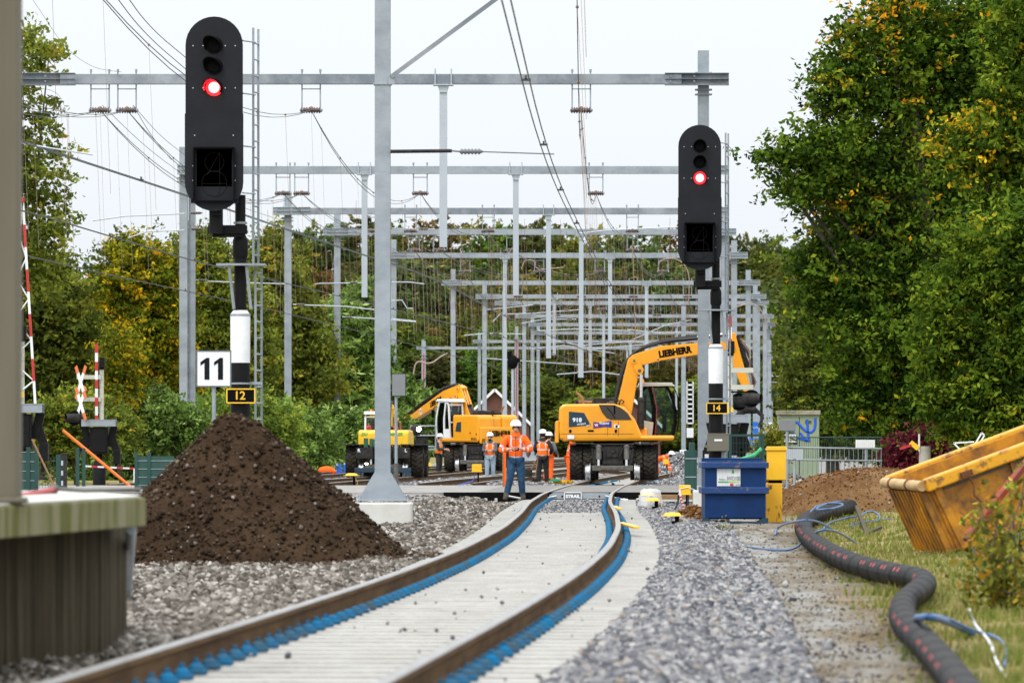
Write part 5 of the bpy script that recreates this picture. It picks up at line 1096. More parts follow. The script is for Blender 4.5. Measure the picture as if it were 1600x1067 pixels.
b = MB(); b.prism([(-.9, 1.52), (-.9, 1.78), (-.82, 1.84), (.82, 1.84), (.9, 1.78), (.9, 1.52), (.82, 1.46), (-.82, 1.46)], (-1.75, 0, 0), (0, 1, 0), (0, 0, 1), (-.012, 0, 0)); b.build('tail_panel', 'exc3', up3, bevel=.008)
b = MB()
for k in range(22): b.prism([(-1.1 + k * .1, 1.36), (-1.05 + k * .1, 1.36), (-1.08 + k * .1, 1.42), (-1.13 + k * .1, 1.42)], (-1.752, 0, 0), (0, 1, 0), (0, 0, 1), (-.004, 0, 0))
b.build('hazard_stripe', 'deep', up3)
for y in (-.55, .75):
    b = MB(); b.lathe([(.05, -.03), (.12, -.03), (.12, .03), (.05, .03), (.05, -.03)], (-1.3, y, 2.22), (1, 0, 0), 14); b.build('lifting_lug', 'red', up3)
b = MB()
b.box((-1.1, -.05, 2.42), (.25, .40, .66)); b.cyl((-1.24, .02, 2.5), (-1.26, .02, 2.5), .11, m=1); b.build('boom_foot', ['exc3', 'deep'], up3, bevel=.02)
for x, l in ((-.62, 'R'), (.62, 'L')):
    b = MB(); b.box((x, -1.95, .82), (.56, .34, .36)); q = b.build('stowage_box', 'iron', ex3, bevel=.01); text(l, .16, (x + (-.18 if x < 0 else .16), -2.125, .90), (1, 0, 0), (0, 0, 1), 'signwhite', q, bold=.004)
b = MB(); b.box((0, -2.0, .25), (1.9, .2, .16)); b.box((-.85, -2.0, .12), (.2, .2, .2)); b.box((.85, -2.0, .12), (.2, .2, .2)); b.build('buffer_beam', 'navy', ex3, bevel=.01)
b = MB(); b.box((-.55, -2.09, .46), (.10, .02, .04)); b.build('marker_lamp', 'lamp_white', ex3)
for x, w_ in ((-.58, .14), (-.40, .11), (-.28, .10)):
    b = MB(); b.box((x, -1.9, 1.16), (w_, .2, .32 - abs(x + .58) * .2)); b.build('fuel_canister', 'tarp' if 0 else M['cangreen'], ex3, bevel=.01)
# work lamp and railed basket hanging at the end of the left machine's boom
bc = P(657, 668, 186); t = thing('work_basket', 'grey railed work basket with a bright lamp between the two left machines', 'work basket', (bc.x, bc.y, 0))
b = MB()
for z in (1.0, 1.4, 1.75):
    for a, c_ in (((-.35, -.4), (.55, -.4)), ((.55, -.4), (.55, .4)), ((.55, .4), (-.35, .4)), ((-.35, .4), (-.35, -.4))): b.cyl((a[0], a[1], z), (c_[0], c_[1], z), .022, n=6)
for a in ((-.35, -.4), (.55, -.4), (.55, .4), (-.35, .4)): b.cyl((a[0], a[1], .9), (a[0], a[1], 1.75), .022, n=6)
b.box((.1, 0, .9), (.9, .8, .05)); b.build('railing', 'galv', t)
b = MB(); b.ball((-.15, -.35, 1.6), .22); b.box((-.0, -.2, 1.2), (.35, .3, .5)); b.cyl((.0, 0, .2), (.0, 0, .9), .12); b.cyl((.2, -.3, 1.5), (.25, -.2, .3), .06); b.build('carrier', 'iron', t)
b = MB(); b.cyl((-.05, -.58, 1.63), (-.05, -.60, 1.63), .085); b.build('work_lamp', 'lamp_white', t)
b = MB(); b.box((.15, -.5, .35), (.5, .1, .12)); b.box((.15, -.55, .36), (.12, .02, .10), 1); b.build('bumper', ['signyellow', 'deep'], t)
# ------------------------------------------------------------------ people
def band(o, fn):
    me = o.data; me.materials.append(M['reflect'])
    for p in me.polygons:
        if fn(p.center): p.material_index = 1
def person(base, rz, label, hands, elbows=None, feet=((.11, 0, .02), (-.11, 0, .02)), knees=None, lean=0.0, look=.03, top='orange', sleeves='orange', vest=None, legs='jeans', boots='boot', helmet=True,
           hscale=1.0, hip=.95, hem=.84, beard=False, hair=False, hood=None, group=None, seatback=0):
    t = thing('person', label, 'person', base, rz, group); t.scale = (hscale,) * 3
    hz = hip; dz = hip - .95
    def up(x, y, z): # torso leaning forwards (towards -Y)
        k = z - .95; return (x, y - math.sin(lean) * k + seatback, hz + math.cos(lean) * k)
    sh = {1: up(.185, .0, 1.42), -1: up(-.185, .0, 1.42)}
    N = {'pel': (*up(0, 0, .96), .145, .10), 'bel': (*up(0, 0, 1.13), .135, .095), 'ch': (*up(0, 0, 1.31), .155, .105), 'nb': (*up(0, 0, 1.46), .075, .07), 'nk': (*up(0, -.015, 1.52), .055, .055),
         'sk': (*up(0, -.03 - look * .6, 1.60), .078, .085), 'cr': (*up(0, -.02 - look * .5, 1.67), .080, .088), 'cn': (*up(0, -.10 - look * .4, 1.555 - look * .5), .036, .032), 'no': (*up(0, -.128 - look, 1.60 - look * .6), .014, .012)}
    E = [('pel', 'bel'), ('bel', 'ch'), ('ch', 'nb'), ('nb', 'nk'), ('nk', 'sk'), ('sk', 'cr'), ('sk', 'cn'), ('sk', 'no')]
    J = {}
    for i, s_ in enumerate((1, -1)):
        f = Vector(feet[i]); f = Vector((f.x * 1, f.y, f.z)); hp = Vector((s_ * .09, seatback, hz - .05)); an = f + Vector((0, .03, .09))
        kn = Vector(knees[i]) if knees else hp.lerp(an, .5) + Vector((0, -.03, .02)); J[s_] = (hp, kn, an, f)
        N[f'hp{s_}'] = (*hp, .10, .10); N[f'kn{s_}'] = (*kn, .062, .062); N[f'cf{s_}'] = (*kn.lerp(an, .35), .058, .058); N[f'an{s_}'] = (*an, .042, .042); N[f'to{s_}'] = (f.x, f.y - .12, f.z + .035, .04, .035)
        E += [('pel', f'hp{s_}'), (f'hp{s_}', f'kn{s_}'), (f'kn{s_}', f'cf{s_}'), (f'cf{s_}', f'an{s_}'), (f'an{s_}', f'to{s_}')]
        S = Vector(sh[s_]); H = Vector(hands[i]); 
        if elbows: EL = Vector(elbows[i])
        else:
            d = H - S; m_ = S.lerp(H, .5); L = d.length; q = math.sqrt(max(.29**2 - (L / 2)**2, 0.0004)); out = Vector((s_ * .5, .6, -.8)); out = (out - d * out.dot(d) / d.length_squared).normalized(); EL = m_ + out * q
        J[s_] += (S, EL, H); wr = H
        N[f'sh{s_}'] = (*S, .062, .062); N[f'el{s_}'] = (*EL, .043, .043); N[f'fa{s_}'] = (*EL.lerp(wr, .4), .040, .040); N[f'wr{s_}'] = (*wr, .026, .026)
        fd = (wr - EL).normalized(); fd = (fd + Vector((-s_ * .5, -.2, 0)) * .6).normalized(); side = fd.cross(Vector((0, 0, 1))).normalized() if abs(fd.z) < .9 else Vector((1, 0, 0)); upv = side.cross(fd)
        pm = wr + fd * .07; N[f'pm{s_}'] = (*pm, .035, .020); E += [('ch', f'sh{s_}'), (f'sh{s_}', f'el{s_}'), (f'el{s_}', f'fa{s_}'), (f'fa{s_}', f'wr{s_}'), (f'wr{s_}', f'pm{s_}')]
        for j, (of, ln) in enumerate(((-.030, .062), (-.010, .075), (.010, .07), (.030, .055))):
            a = pm + fd * .035 + upv * of; c_ = a + fd * ln * .5; e_ = c_ + fd * ln * .4 - side * s_ * .018
            N[f'f{j}a{s_}'] = (*a, .0095); N[f'f{j}b{s_}'] = (*c_, .009); N[f'f{j}c{s_}'] = (*e_, .0075); E += [(f'pm{s_}', f'f{j}a{s_}'), (f'f{j}a{s_}', f'f{j}b{s_}'), (f'f{j}b{s_}', f'f{j}c{s_}')]
        a = wr + fd * .035 + upv * .035; N[f'ta{s_}'] = (*a, .011); N[f'tb{s_}'] = (*(a + fd * .035 + upv * .02), .009); E += [(f'pm{s_}', f'ta{s_}'), (f'ta{s_}', f'tb{s_}')]
    skin('body', N, E, 'skin', t, 2)
    # trousers
    T = {'pel': (*up(0, 0, .97), .155, .115)}; Te = []
    for s_ in (1, -1):
        hp, kn, an = J[s_][:3]; T[f'h{s_}'] = (*hp, .118, .118); T[f'm{s_}'] = (*hp.lerp(kn, .5), .105, .11); T[f'k{s_}'] = (*kn, .085, .085); T[f'c{s_}'] = (*kn.lerp(an, .5), .078, .08); T[f'a{s_}'] = (*(an + Vector((0, 0, .01))), .070, .072)
        Te += [('pel', f'h{s_}'), (f'h{s_}', f'm{s_}'), (f'm{s_}', f'k{s_}'), (f'k{s_}', f'c{s_}'), (f'c{s_}', f'a{s_}')]
    skin('trousers', T, Te, legs, t, 2)
    # jacket
    def torso(gr, arms, name, m_, hem_=hem):
        q = {'hm': (*up(0, 0, hem_), .178 + gr, .130 + gr), 'be': (*up(0, 0, 1.08), .175 + gr, .128 + gr), 'ch': (*up(0, 0, 1.30), .180 + gr, .130 + gr), 'nb': (*up(0, 0, 1.45), .10, .085)}; e = [('hm', 'be'), ('be', 'ch'), ('ch', 'nb')]
        if arms != 'none':
            for s_ in (1, -1):
                S, EL, H = J[s_][4:7]; q[f's{s_}'] = (*S, .088 + gr * .5, .088 + gr * .5); e.append(('ch', f's{s_}'))
                if arms == 'long': q[f'e{s_}'] = (*EL, .072, .072); q[f'w{s_}'] = (*EL.lerp(H, .86), .052, .052); e += [(f's{s_}', f'e{s_}'), (f'e{s_}', f'w{s_}')]
                else: S2 = S + Vector((s_ * .02, 0, -.01)); q[f's{s_}'] = (*S, .075 + gr, .08 + gr)
        return skin(name, q, e, m_, t, 3)
    ub = lambda c: (c.x, c.z) 
    def stripes(c):
        k = (c.z - hz) / math.cos(lean) + .95 if lean < 1 else 0; 
        return (.93 < k < .985 or 1.13 < k < 1.18) and abs(c.x) < .24 or (.085 < abs(c.x) < .118 and 1.16 < k < 1.47)
    if vest:
        torso(0, 'long', 'jacket', sleeves, hem); o = torso(.022, 'cap', 'vest', vest, hem - .02); band(o, stripes)
    else:
        o = torso(.012, 'long', 'jacket', top, hem); w1 = [J[s_][5].lerp(J[s_][6], .45) for s_ in (1, -1)]; w2 = [J[s_][4].lerp(J[s_][5], .72) for s_ in (1, -1)]
        band(o, lambda c: (abs(c.x) < .2 and stripes(c)) or any((c - p).length < .075 and abs((c - p).dot((J[s_][6] - J[s_][5]).normalized())) < .022 for p, s_ in zip(w1, (1, -1))) or any((c - p).length < .095 and abs((c - p).dot((J[s_][5] - J[s_][4]).normalized())) < .022 for p, s_ in zip(w2, (1, -1))))
        b = MB(); b.tube([up(0, -.150, .86), up(0, -.152, 1.05), up(0, -.155, 1.3), up(0, -.10, 1.45)], .007, 4); b.build('zip', 'deep', t)
    c_ = Vector(N['cr'][:3])
    if hood or not vest:
        q = Vector(up(0, .0, 1.475)); b = MB(); b.lathe([(.115, -.05), (.105, .0), (.085, .045), (.075, .05)], q, (0, -.1, 1), 16); b.build('collar', hood or top, t)
    if helmet:
        b = MB(); hx = Vector((0, -look * .9, 1)); hc = c_ + Vector((0, 0, .005)); b.lathe([(.001, .125), (.05, .118), (.09, .095), (.118, .05), (.127, 0), (.129, -.012), (.123, -.014)], hc, hx, 20)
        b.prism([(.10 * math.sin(a), -.118 - .05 * math.cos(a)) for a in np.linspace(-1.4, 1.4, 9)], hc + Vector((0, .0, -.016 - look * .3)), (1, 0, 0), (0, 1, -look * 2), (0, 0, .012)); b.build('helmet', 'helmet', t)
    if hair or not helmet: b = MB(); b.ball(c_ + Vector((0, .02, -.02)), .098, 0, 8, (1, 1.05, 1)); b.build('hair', 'hair', t)
    elif helmet: b = MB(); b.ball(c_ + Vector((0, .045, -.055)), .080, 0, 8, (1, .8, .9)); b.build('hair', 'hair', t)
    if beard: b = MB(); b.ball(Vector(N['cn'][:3]) + Vector((0, -.005, 0)), .052, 0, 8, (1.1, .9, 1)); b.build('beard', 'hair', t)
    b = MB()
    sk_ = Vector(N['sk'][:3])
    for s_ in (-1, 1): b.ball(sk_ + Vector((s_ * .03, -.083, .02)), .011, 0, 6)
    b.build('eyes', 'deep', t)
    for s_ in (1, -1):
        f = J[s_][3]; skin('boot', {'a': (f.x, f.y + .03, f.z + .22, .078, .078), 'b': (f.x, f.y + .03, f.z + .08, .07, .07), 'h': (f.x, f.y + .07, f.z + .05, .058, .05), 'm': (f.x * 1.05, f.y - .07, f.z + .055, .066, .052), 't': (f.x * 1.15, f.y - .18, f.z + .045, .058, .044)}, [('a', 'b'), ('b', 'h'), ('b', 'm'), ('m', 't')], boots, t, 2)
    return t, J
t, J = person(onG(806, 115) + Vector((0, 0, .0)), 0, 'man in orange jacket and blue jeans looking down at the phone in his hands', ((.10, -.30, 1.16), (-.13, -.30, 1.15)), elbows=((.34, -.06, 1.12), (-.34, -.05, 1.11)),
              feet=((.15, .0, .02), (-.21, -.16, .02)), knees=((.12, -.06, .49), (-.13, -.15, .50)), look=.05, hscale=1.02)
b = MB(); b.box((-.01, -.37, 1.17), (.16, .015, .075)); b.build('phone', 'deep', None).location = (0, 0, 0)
o = bpy.data.objects['phone']; o.location = t.location; tag(o, 'dark phone held sideways in the hands of the man in orange jacket', 'phone')
t, J = person(onG(766, 178), R(-8), 'man in grey hoodie, open orange vest and pale washed jeans reading his phone', ((.07, -.30, 1.12), (-.10, -.28, 1.15)), look=.06, vest='vest', sleeves='greycloth', legs='jeans_light', boots='boot', beard=True, hood='greycloth', feet=((.10, .08, 0), (-.12, -.06, 0)), hscale=.97)
t, J = person(onG(686, 207), R(62), 'man in dark green sleeves and orange vest, turned sideways by the middle machine', ((.05, -.38, 1.10), (-.12, -.36, 1.14)), look=.05, vest='vest', sleeves='darkgreen_cloth', legs='blackcloth', hscale=.98)
t, J = person(onG(848, 160), R(176), 'man seen from behind in orange vest over black, black trousers and tan boots', ((.14, -.26, 1.06), (-.24, -.16, 1.0)), look=.05, vest='vest', sleeves='blackcloth', legs='blackcloth', boots='boot_tan', feet=((.14, .02, 0), (-.13, -.04, 0)), hood='blackcloth', hscale=.99)
t, J = person(onG(857, 172), R(150), 'man in white hard hat mostly hidden behind the man in tan boots', ((.14, -.26, 1.06), (-.26, -.2, 1.0)), look=.04, vest='vest', sleeves='greycloth', legs='orange', boots='boot', hscale=.97)
t, J = person(onG(890, 163), R(80), 'worker in orange trousers half hidden by the left wheels of the orange machine', ((.12, -.30, .95), (-.12, -.30, .98)), look=.05, lean=.22, legs='orange', boots='boot', hip=.93, hscale=1.0, helmet=True)
t, J = person(onG(1028, 196), R(75), 'worker in full orange crouched low behind the right wheels of the orange machine', ((.10, -.55, .28), (-.10, -.55, .30)), look=.08, lean=1.15, legs='orange', top='orange', hip=.70, hscale=.95, seatback=.15)
t, J = person(onG(1013, 205), R(15), 'worker in an orange hood half hidden behind the orange machine', ((.10, -.40, .75), (-.10, -.40, .75)), look=.08, lean=.6, legs='orange', top='orange', hip=.88, hscale=.95, helmet=False)

# ------------------------------------------------------------------ site objects
def bin_(t_):
    pass
c = onG(1147, 84.5); t = thing('waste_container', 'dented blue steel waste bin with a white fuel notice, right of the ballast', 'container', (c.x, c.y, c.z - .02))
b = MB(); W_ = 1.00; H_ = 1.04
b.prism([(-W_ / 2, .12), (-W_ / 2, H_), (W_ / 2, H_), (W_ / 2, .12)], (0, -.5, 0), (1, 0, 0), (0, 0, 1), (0, .02, 0))
b.prism([(-W_ / 2, .08), (-W_ / 2 + .05, .08), (-W_ / 2 + .05, H_), (-W_ / 2, H_)], (0, -.48, 0), (1, 0, 0), (0, 0, 1), (0, 1.5, 0)); b.prism([(W_ / 2 - .05, .08), (W_ / 2, .08), (W_ / 2, H_), (W_ / 2 - .05, H_)], (0, -.48, 0), (1, 0, 0), (0, 0, 1), (0, 1.5, 0)); b.box((0, 1.03, .6), (W_, .03, 1.0)); b.box((0, .28, .12), (W_ - .1, 1.48, .04))
b.build('body', 'blue', t, bevel=.006)
for z, hgt in ((.985, .10), (.57, .11)):
    b = MB(); b.box((0, -.52, z), (W_ + .06, .10, hgt)); b.box((-W_ / 2 - .02, .28, z), (.06, 1.5, hgt)); b.box((W_ / 2 + .02, .28, z), (.06, 1.5, hgt)); b.build('rim_band', 'blue_edge', t, bevel=.012)
b = MB(); b.prism([(-W_ / 2 - .04, .0), (W_ / 2 + .04, .0), (W_ / 2 + .04, .12), (W_ / 2 - .05, .12), (W_ / 2 - .14, .06), (-W_ / 2 + .14, .06), (-W_ / 2 + .05, .12), (-W_ / 2 - .04, .12)], (0, -.5, 0), (1, 0, 0), (0, 0, 1), (0, .25, 0)); b.build('skid', 'navy', t)
b = MB(); b.box((-.11, -.506, .785), (.385, .012, .285)); s_o = b.build('notice', 'sticker', t)
text('HVO100', .10, (-.03, -.515, .765), (1, 0, 0), (0, 0, 1), 'greytext', s_o, width=.21, bold=.0005); text('Wij rijden op', .03, (-.22, -.515, .753), (1, 0, 0), (0, 0, 1), 'greytext', s_o, width=.11)
b = MB(); b.box((-.20, -.515, .712), (.17, .004, .02)); b.build('green_line', 'stripe_green', s_o); b = MB(); b.box((-.025, -.515, .712), (.18, .004, .02)); b.build('lime_line', 'lime', s_o)
b = MB(); b.prism([(0, .05), (.018, .015), (.018, -.012), (0, -.025), (-.018, -.012), (-.018, .015)], (-.04, -.513, .87), (1, 0, 0), (0, 0, 1), (0, -.004, 0)); b.build('drop_logo', 'stripe_green', s_o)
b = MB(); b.box((-.06, -.515, .668), (.055, .004, .035)); b.build('red_logo', 'red', s_o); text('partner', .03, (.045, -.515, .668), (1, 0, 0), (0, 0, 1), 'greytext', s_o, width=.08)
b = MB(); b.box((0, -.5, H_ + .012), (W_ * .96, .05, .02)); b.box((.02, .3, H_ - .06), (W_ * .9, 1.3, .03)); b.build('lid', 'blue_edge', t)
# yellow post boxes
c = onG(1211, 86); t = thing('signal_cabinet', 'yellow post cabinet right of the blue bin, its lower half splashed with soil', 'cabinet', c)
b = MB(); b.box((-.02, 0, .33), (.27, .28, .66)); b.build('lower_post', 'yellow_dirty', t, bevel=.01)
b = MB(); b.box((0, 0, .68), (.22, .2, .06)); b.build('gap', 'deep', t)
b = MB(); b.box((.02, 0, .96), (.31, .32, .50)); b.box((.02, 0, 1.225), (.35, .36, .04)); b.box((.02, -.02, 1.26), (.32, .30, .03)); b.build('upper_box', 'yellow', t, bevel=.012)
def capbox(px, py, D, w_, label, tilt=0):
    c = P(px, py, D); g0 = float(gh(c.x, D)); t = thing('marker_post', label, 'marker post', (c.x, D, g0)); z = c.z - g0
    b = MB(); b.lathe([(.001, .055), (.20, .05), (.30, .035), (.34, .0), (.36, -.035), (.50, -.045), (.50, -.06), (.001, -.06)], (-.05, 0, z), (tilt, 0, 1), 22)
    b.v = [(-.05 + (x + .05) * w_, y * w_, z + (zz - z) * (w_ * 1.35)) for x, y, zz in b.v]; b.build('cap', 'yellow', t)
    b = MB(); b.cyl((.05 * w_, 0, -.05), (.05 * w_, 0, z), .035); b.box((.05 * w_, 0, .03), (.16, .12, .08)); b.build('stake', 'deep', t)
    b = MB(); b.tube([(.05, -.02, z - .08), (.12, -.05, z * .5), (.10, -.08, .0)], .008, 5); b.build('cord', 'signyellow', t); return t
capbox(1056, 803, 77, .36, 'yellow domed cap on a black stake, nearest one beside the ballast')
capbox(1024, 780, 96, .36, 'yellow domed cap on a black stake, in front of the plastic covered one')
capbox(552, 741, 150, .5, 'yellow domed cap on a pale post at the tail of the soil heap')
c = onG(1018, 101); t = capbox(1016, 772, 103, .38, 'yellow cap wrapped in milky plastic sheet beside the crossing')
def clearplastic():
    m = bpy.data.materials.new('milky sheet'); m.use_nodes = True; q = m.node_tree; q.nodes.clear(); o = q.nodes.new('ShaderNodeOutputMaterial'); a = q.nodes.new('ShaderNodeBsdfTransparent'); d = q.nodes.new('ShaderNodeBsdfPrincipled'); d.inputs['Base Color'].default_value = (.75, .76, .76, 1); d.inputs['Roughness'].default_value = .3
    x = q.nodes.new('ShaderNodeMixShader'); x.inputs[0].default_value = .45; q.links.new(a.outputs[0], x.inputs[1]); q.links.new(d.outputs[0], x.inputs[2]); q.links.new(x.outputs[0], o.inputs[0]); return m
M['sheet'] = clearplastic()
b = MB(); n_ = 22; vs = []
for zz, rr in ((.34, .14), (.31, .20), (.18, .21), (.08, .235), (.0, .25)):
    for k in range(n_): a = 2 * math.pi * k / n_; q = rr * (1 + .09 * math.sin(5 * a + zz * 9) + .05 * math.sin(11 * a)); vs.append((q * math.cos(a), q * math.sin(a), zz + .02 * math.sin(3 * a) * (zz > .2)))
b.add(vs, [(i * n_ + j, i * n_ + (j + 1) % n_, (i + 1) * n_ + (j + 1) % n_, (i + 1) * n_ + j) for i in range(4) for j in range(n_)] + [tuple(range(n_))], 0, True); b.build('plastic_sheet', 'sheet', t)
for px, py, D, wd, ht, lab in ((1070, 765, 97, .22, .17, 'yellow plastic cable box on black legs, taped red and white, left of the blue bin'), (745, 731, 146, .28, .21, 'yellow plastic cable box on a black leg beside the man in the grey hoodie'), (1040.5, 721, 190, .19, .16, 'small yellow box on the ground beside the crouching worker')):
    c = P(px, py, D); g0 = float(gh(c.x, D)); t = thing('cable_box', lab, 'cable box', (c.x, D, g0)); z = c.z - g0
    b = MB(); b.box((0, 0, z), (wd, .18, ht)); b.box((0, 0, z - ht / 2), (wd + .04, .22, .02)); b.box((0, 0, z + ht / 2 - .01), (wd * .96, .17, .03)); b.build('box', 'yellow', t, bevel=.012)
    if z > .2:
        b = MB(); b.box((.04, 0, z / 2 - .05), (.045, .045, z - .05)); b.build('leg', 'deep', t)
    if px == 1070:
        b = MB(); b.tube([(-.1, -.1, z), (-.08, -.12, z - .15), (-.04, -.12, z - .3), (-.02, -.1, .02)], .022, 6); b.tube([(-.1, -.1, z + .02), (.05, -.1, z + .05), (.25, -.08, z - .03)], .008, 5); b.build('barrier_tape', ['tape'], t)
        b = MB()
        for k in range(5): b.cyl((-.085 + k * .014, -.125, z - .12 - k * .06), (-.08 + k * .014, -.125, z - .15 - k * .06), .024, m=0, n=8)
        b.build('tape_stripes', 'red', t)
        b = MB(); b.tube([(-.12, 0, z - .08), (-.13, 0, z - .25), (-.2, -.05, .06), (-.26, -.05, .0)], .02, 6); b.tube([(.06, -.05, z - .1), (.05, -.06, 0)], .02, 6); b.build('cables', 'hose', t)
    if px == 745: cable('cable', 'blue cable curling from the yellow cable box to the ground', 'cable', [P(742, 740, 146), P(740, 752, 146), P(728, 754, 146), P(716, 758, 146), P(705, 762, 146)], .014, 'bluepl')
t = thing('kerb_block', 'white concrete block left of the blue bin, under the yellow cable box', 'concrete block', onG(1090, 97)); b = MB(); b.box((.06, 0, .22), (.30, .4, .42)); b.build('block', 'concrete_white', t, bevel=.02)
b = MB(); b.prism([(-.32, 0), (.1, 0), (.1, .12), (-.02, .12)], (0, -.3, 0), (1, 0, 0), (0, 0, 1), (0, .25, 0)); b.build('toe', 'concrete_white', t, bevel=.01)
t = thing('timber_beam', 'brown timber beam lying across at the crossing beside the yellow box', 'beam', onG(1062, 108)); b = MB(); b.box((0, 0, .20), (1.25, .16, .10)); b.box((-.5, .1, .12), (.16, .6, .10)); b.build('beam', 'wood', t, bevel=.008)
t = thing('concrete_slab', 'pale concrete slab under the timber beam right of the crossing', 'slab', onG(1060, 112)); b = MB(); b.box((0, -.3, .13), (1.7, 1.6, .12)); b.build('slab', 'concrete_white', t, bevel=.01)
t = thing('concrete_offcut', 'small notched concrete piece lying on the ballast left of the man with the phone', 'concrete piece', onG(767, 108)); b = MB(); b.box((0, 0, .05), (.28, .2, .10)); b.box((-.11, 0, .13), (.07, .2, .08)); b.box((.11, 0, .12), (.06, .2, .1)); b.build('piece', 'concrete', t, bevel=.01)
for (a, c_) in (((960, 791, 90), (968, 795, 86)), ((970, 817, 71), (995, 824, 68.5))):
    p0 = P(a[0], a[1], a[2]); p1 = P(c_[0], c_[1], c_[2]); t = thing('marker_strap', 'yellow strap lying over the sleepers right of the right rail, ' + ('nearer one' if a[1] > 800 else 'farther one'), 'strap', p0); b = MB(); b.bar(p0, p1, .08, .03); b.build('strap', 'yellow', t, world=True, bevel=.005)
# survey stakes
t = thing('survey_stake', 'orange stake with yellow edge standing behind the man with the phone', 'stake', onG(788, 133)); b = MB(); b.box((0, 0, .78), (.085, .05, 1.56)); b.build('stake', 'orange', t); b = MB(); b.box((.055, .03, .35), (.03, .03, .7)); b.build('yellow_edge', 'yellow', t); b = MB(); b.box((-.035, -.03, .52), (.03, .02, 1.0)); b.build('lath', 'wood', t)
t = thing('shovel', 'shovel planted in the gravel beside the man in tan boots', 'shovel', onG(836, 158)); b = MB(); b.cyl((.1, 0, .95), (0, 0, .25), .018); b.build('handle', 'wood', t); b = MB(); b.box((0, 0, .14), (.2, .03, .28), rot=Matrix.Rotation(.1, 3, 'Y')); b.build('blade', 'iron', t, bevel=.01)
t = thing('pipe_tool', 'long handled tool with red and white tip leaning left of the man in tan boots', 'hand tool', onG(830, 157)); b = MB(); b.cyl((0, 0, .55), (.22, 0, .95), .018); b.build('handle', 'wood', t); b = MB(); b.box((-.08, 0, .42), (.22, .2, .22)); b.build('bucket', 'iron', t)
t = thing('cable_reel', 'yellow and green tool bundle on the gravel by the orange machine', 'tool', onG(880, 156)); b = MB()
for k in range(5): b.cyl((-.28 + k * .12, 0, .12 + .05 * (k % 2)), (-.18 + k * .12, .05, .16), .07, n=8)
b.build('bundle', 'yellow', t, bevel=.01); b = MB(); b.box((-.25, -.05, .22), (.3, .1, .08)); b.build('grip', 'tarp', t)
# things by the third mast footing
t = thing('jerrycan', None, None, (0, 0, 0)); bpy.data.objects.remove(t)
for i, (px, dy, hh) in enumerate(((529, 0, .36), (521, .35, .26), (541, .4, .40))):
    D = 205 + dy; c = onG(px, D); t = thing('jerrycan', ('front', 'left', 'right')[i] + ' one of three blue plastic jerrycans at the fourth mast footing', 'jerrycan', (c.x, D, c.z + .12), group='blue jerrycans'); b = MB(); b.box((0, 0, hh / 2), (.24, .2, hh)); b.box((0, 0, hh + .05), (.16, .04, .03)); b.box((.07, 0, hh + .02), (.03, .04, .08)); b.box((-.07, 0, hh + .02), (.03, .04, .08)); b.build('can', 'bluepl', t, bevel=.03); b = MB(); b.cyl((-.07, -.04, hh), (-.07, -.04, hh + .05), .03); b.build('stopper', 'white', t)
t = thing('tool_bag', 'orange cloth bundle left of the blue jerrycans', 'bag', onG(510, 203)); b = MB(); b.ball((0, 0, .28), .24, 0, 10, (1.4, .8, .7)); b.ball((.25, 0, .24), .15, 0, 8, (1, .8, .7)); b.build('bundle', 'orange', t); b = MB(); b.box((-.1, 0, .08), (.5, .3, .14)); b.build('base', 'yellow', t, bevel=.02)
t = thing('crate', 'wooden crate right of the blue jerrycans, beside the yellow machine', 'crate', onG(549, 200)); b = MB()
for z in (.1, .3, .5): b.box((0, -.2, z + .05), (.36, .03, .14)); b.box((0, .2, z + .05), (.36, .03, .14))
for x in (-.17, .17): b.box((x, 0, .32), (.03, .38, .58))
b.box((0, 0, .3), (.30, .34, .5)); b.build('boards', 'wood', t)

# ------------------------------------------------------------------ yellow tilted skip
A = P(1440, 755, 58); Ld = Vector((1, .22, .362)).normalized(); Wd = Vector((-.43, 1.38, -.02)); Wd = (Wd - Ld * Wd.dot(Ld)).normalized(); Ud = Ld.cross(Wd)
t = thing('skip', 'rust streaked yellow steel skip tilted on the grass bank at right', 'skip', A)
def sk(name, mb, m_, par=t, bv=.006):
    mb.v = [tuple(Ld * x + Wd * y + Ud * z) for x, y, z in mb.v]; return mb.build(name, m_, par, bevel=bv)
LL, WW, HH = 3.7, 1.40, .86
b = MB(); b.prism([(.06, 0), (LL, 0), (LL - .2, -HH), (.16, -HH)], (0, 0, 0), (1, 0, 0), (0, 0, 1), (0, .04, 0)); b.prism([(.06, 0), (LL, 0), (LL - .2, -HH), (.16, -HH)], (0, WW - .04, 0), (1, 0, 0), (0, 0, 1), (0, .04, 0)); b.box((LL / 2, WW / 2, -HH), (LL - .4, WW, .04)); sk('side_walls', b, 'skip')
b = MB(); b.prism([(.02, 0), (.07, 0), (.17, -HH), (.12, -HH)], (0, .04, 0), (1, 0, 0), (0, 0, 1), (0, WW - .08, 0)); sk('end_wall', b, 'skip'); b = MB(); b.prism([(LL, 0), (LL + .04, 0), (LL - .16, -HH), (LL - .2, -HH)], (0, .04, 0), (1, 0, 0), (0, 0, 1), (0, WW - .08, 0)); sk('end_wall', b, 'skip')
b = MB()
for k in range(11): y = .08 + k * (WW - .16) / 10; b.prism([(-.03, -.10), (.04, -.10), (.12, -HH - .01), (.05, -HH - .01)], (0, y - .025, 0), (1, 0, 0), (0, 0, 1), (0, .05, 0))
sk('end_ribs', b, 'skip')
b = MB(); b.box((LL / 2 + .02, -.05, -.035), (LL + .0, .13, .15)); sk('near_rim', b, 'skip_rim', bv=.02)
b = MB(); b.box((LL / 2 + .02, WW + .03, -.03), (LL + .0, .13, .15)); sk('far_rim', b, 'skip_rim', bv=.02)
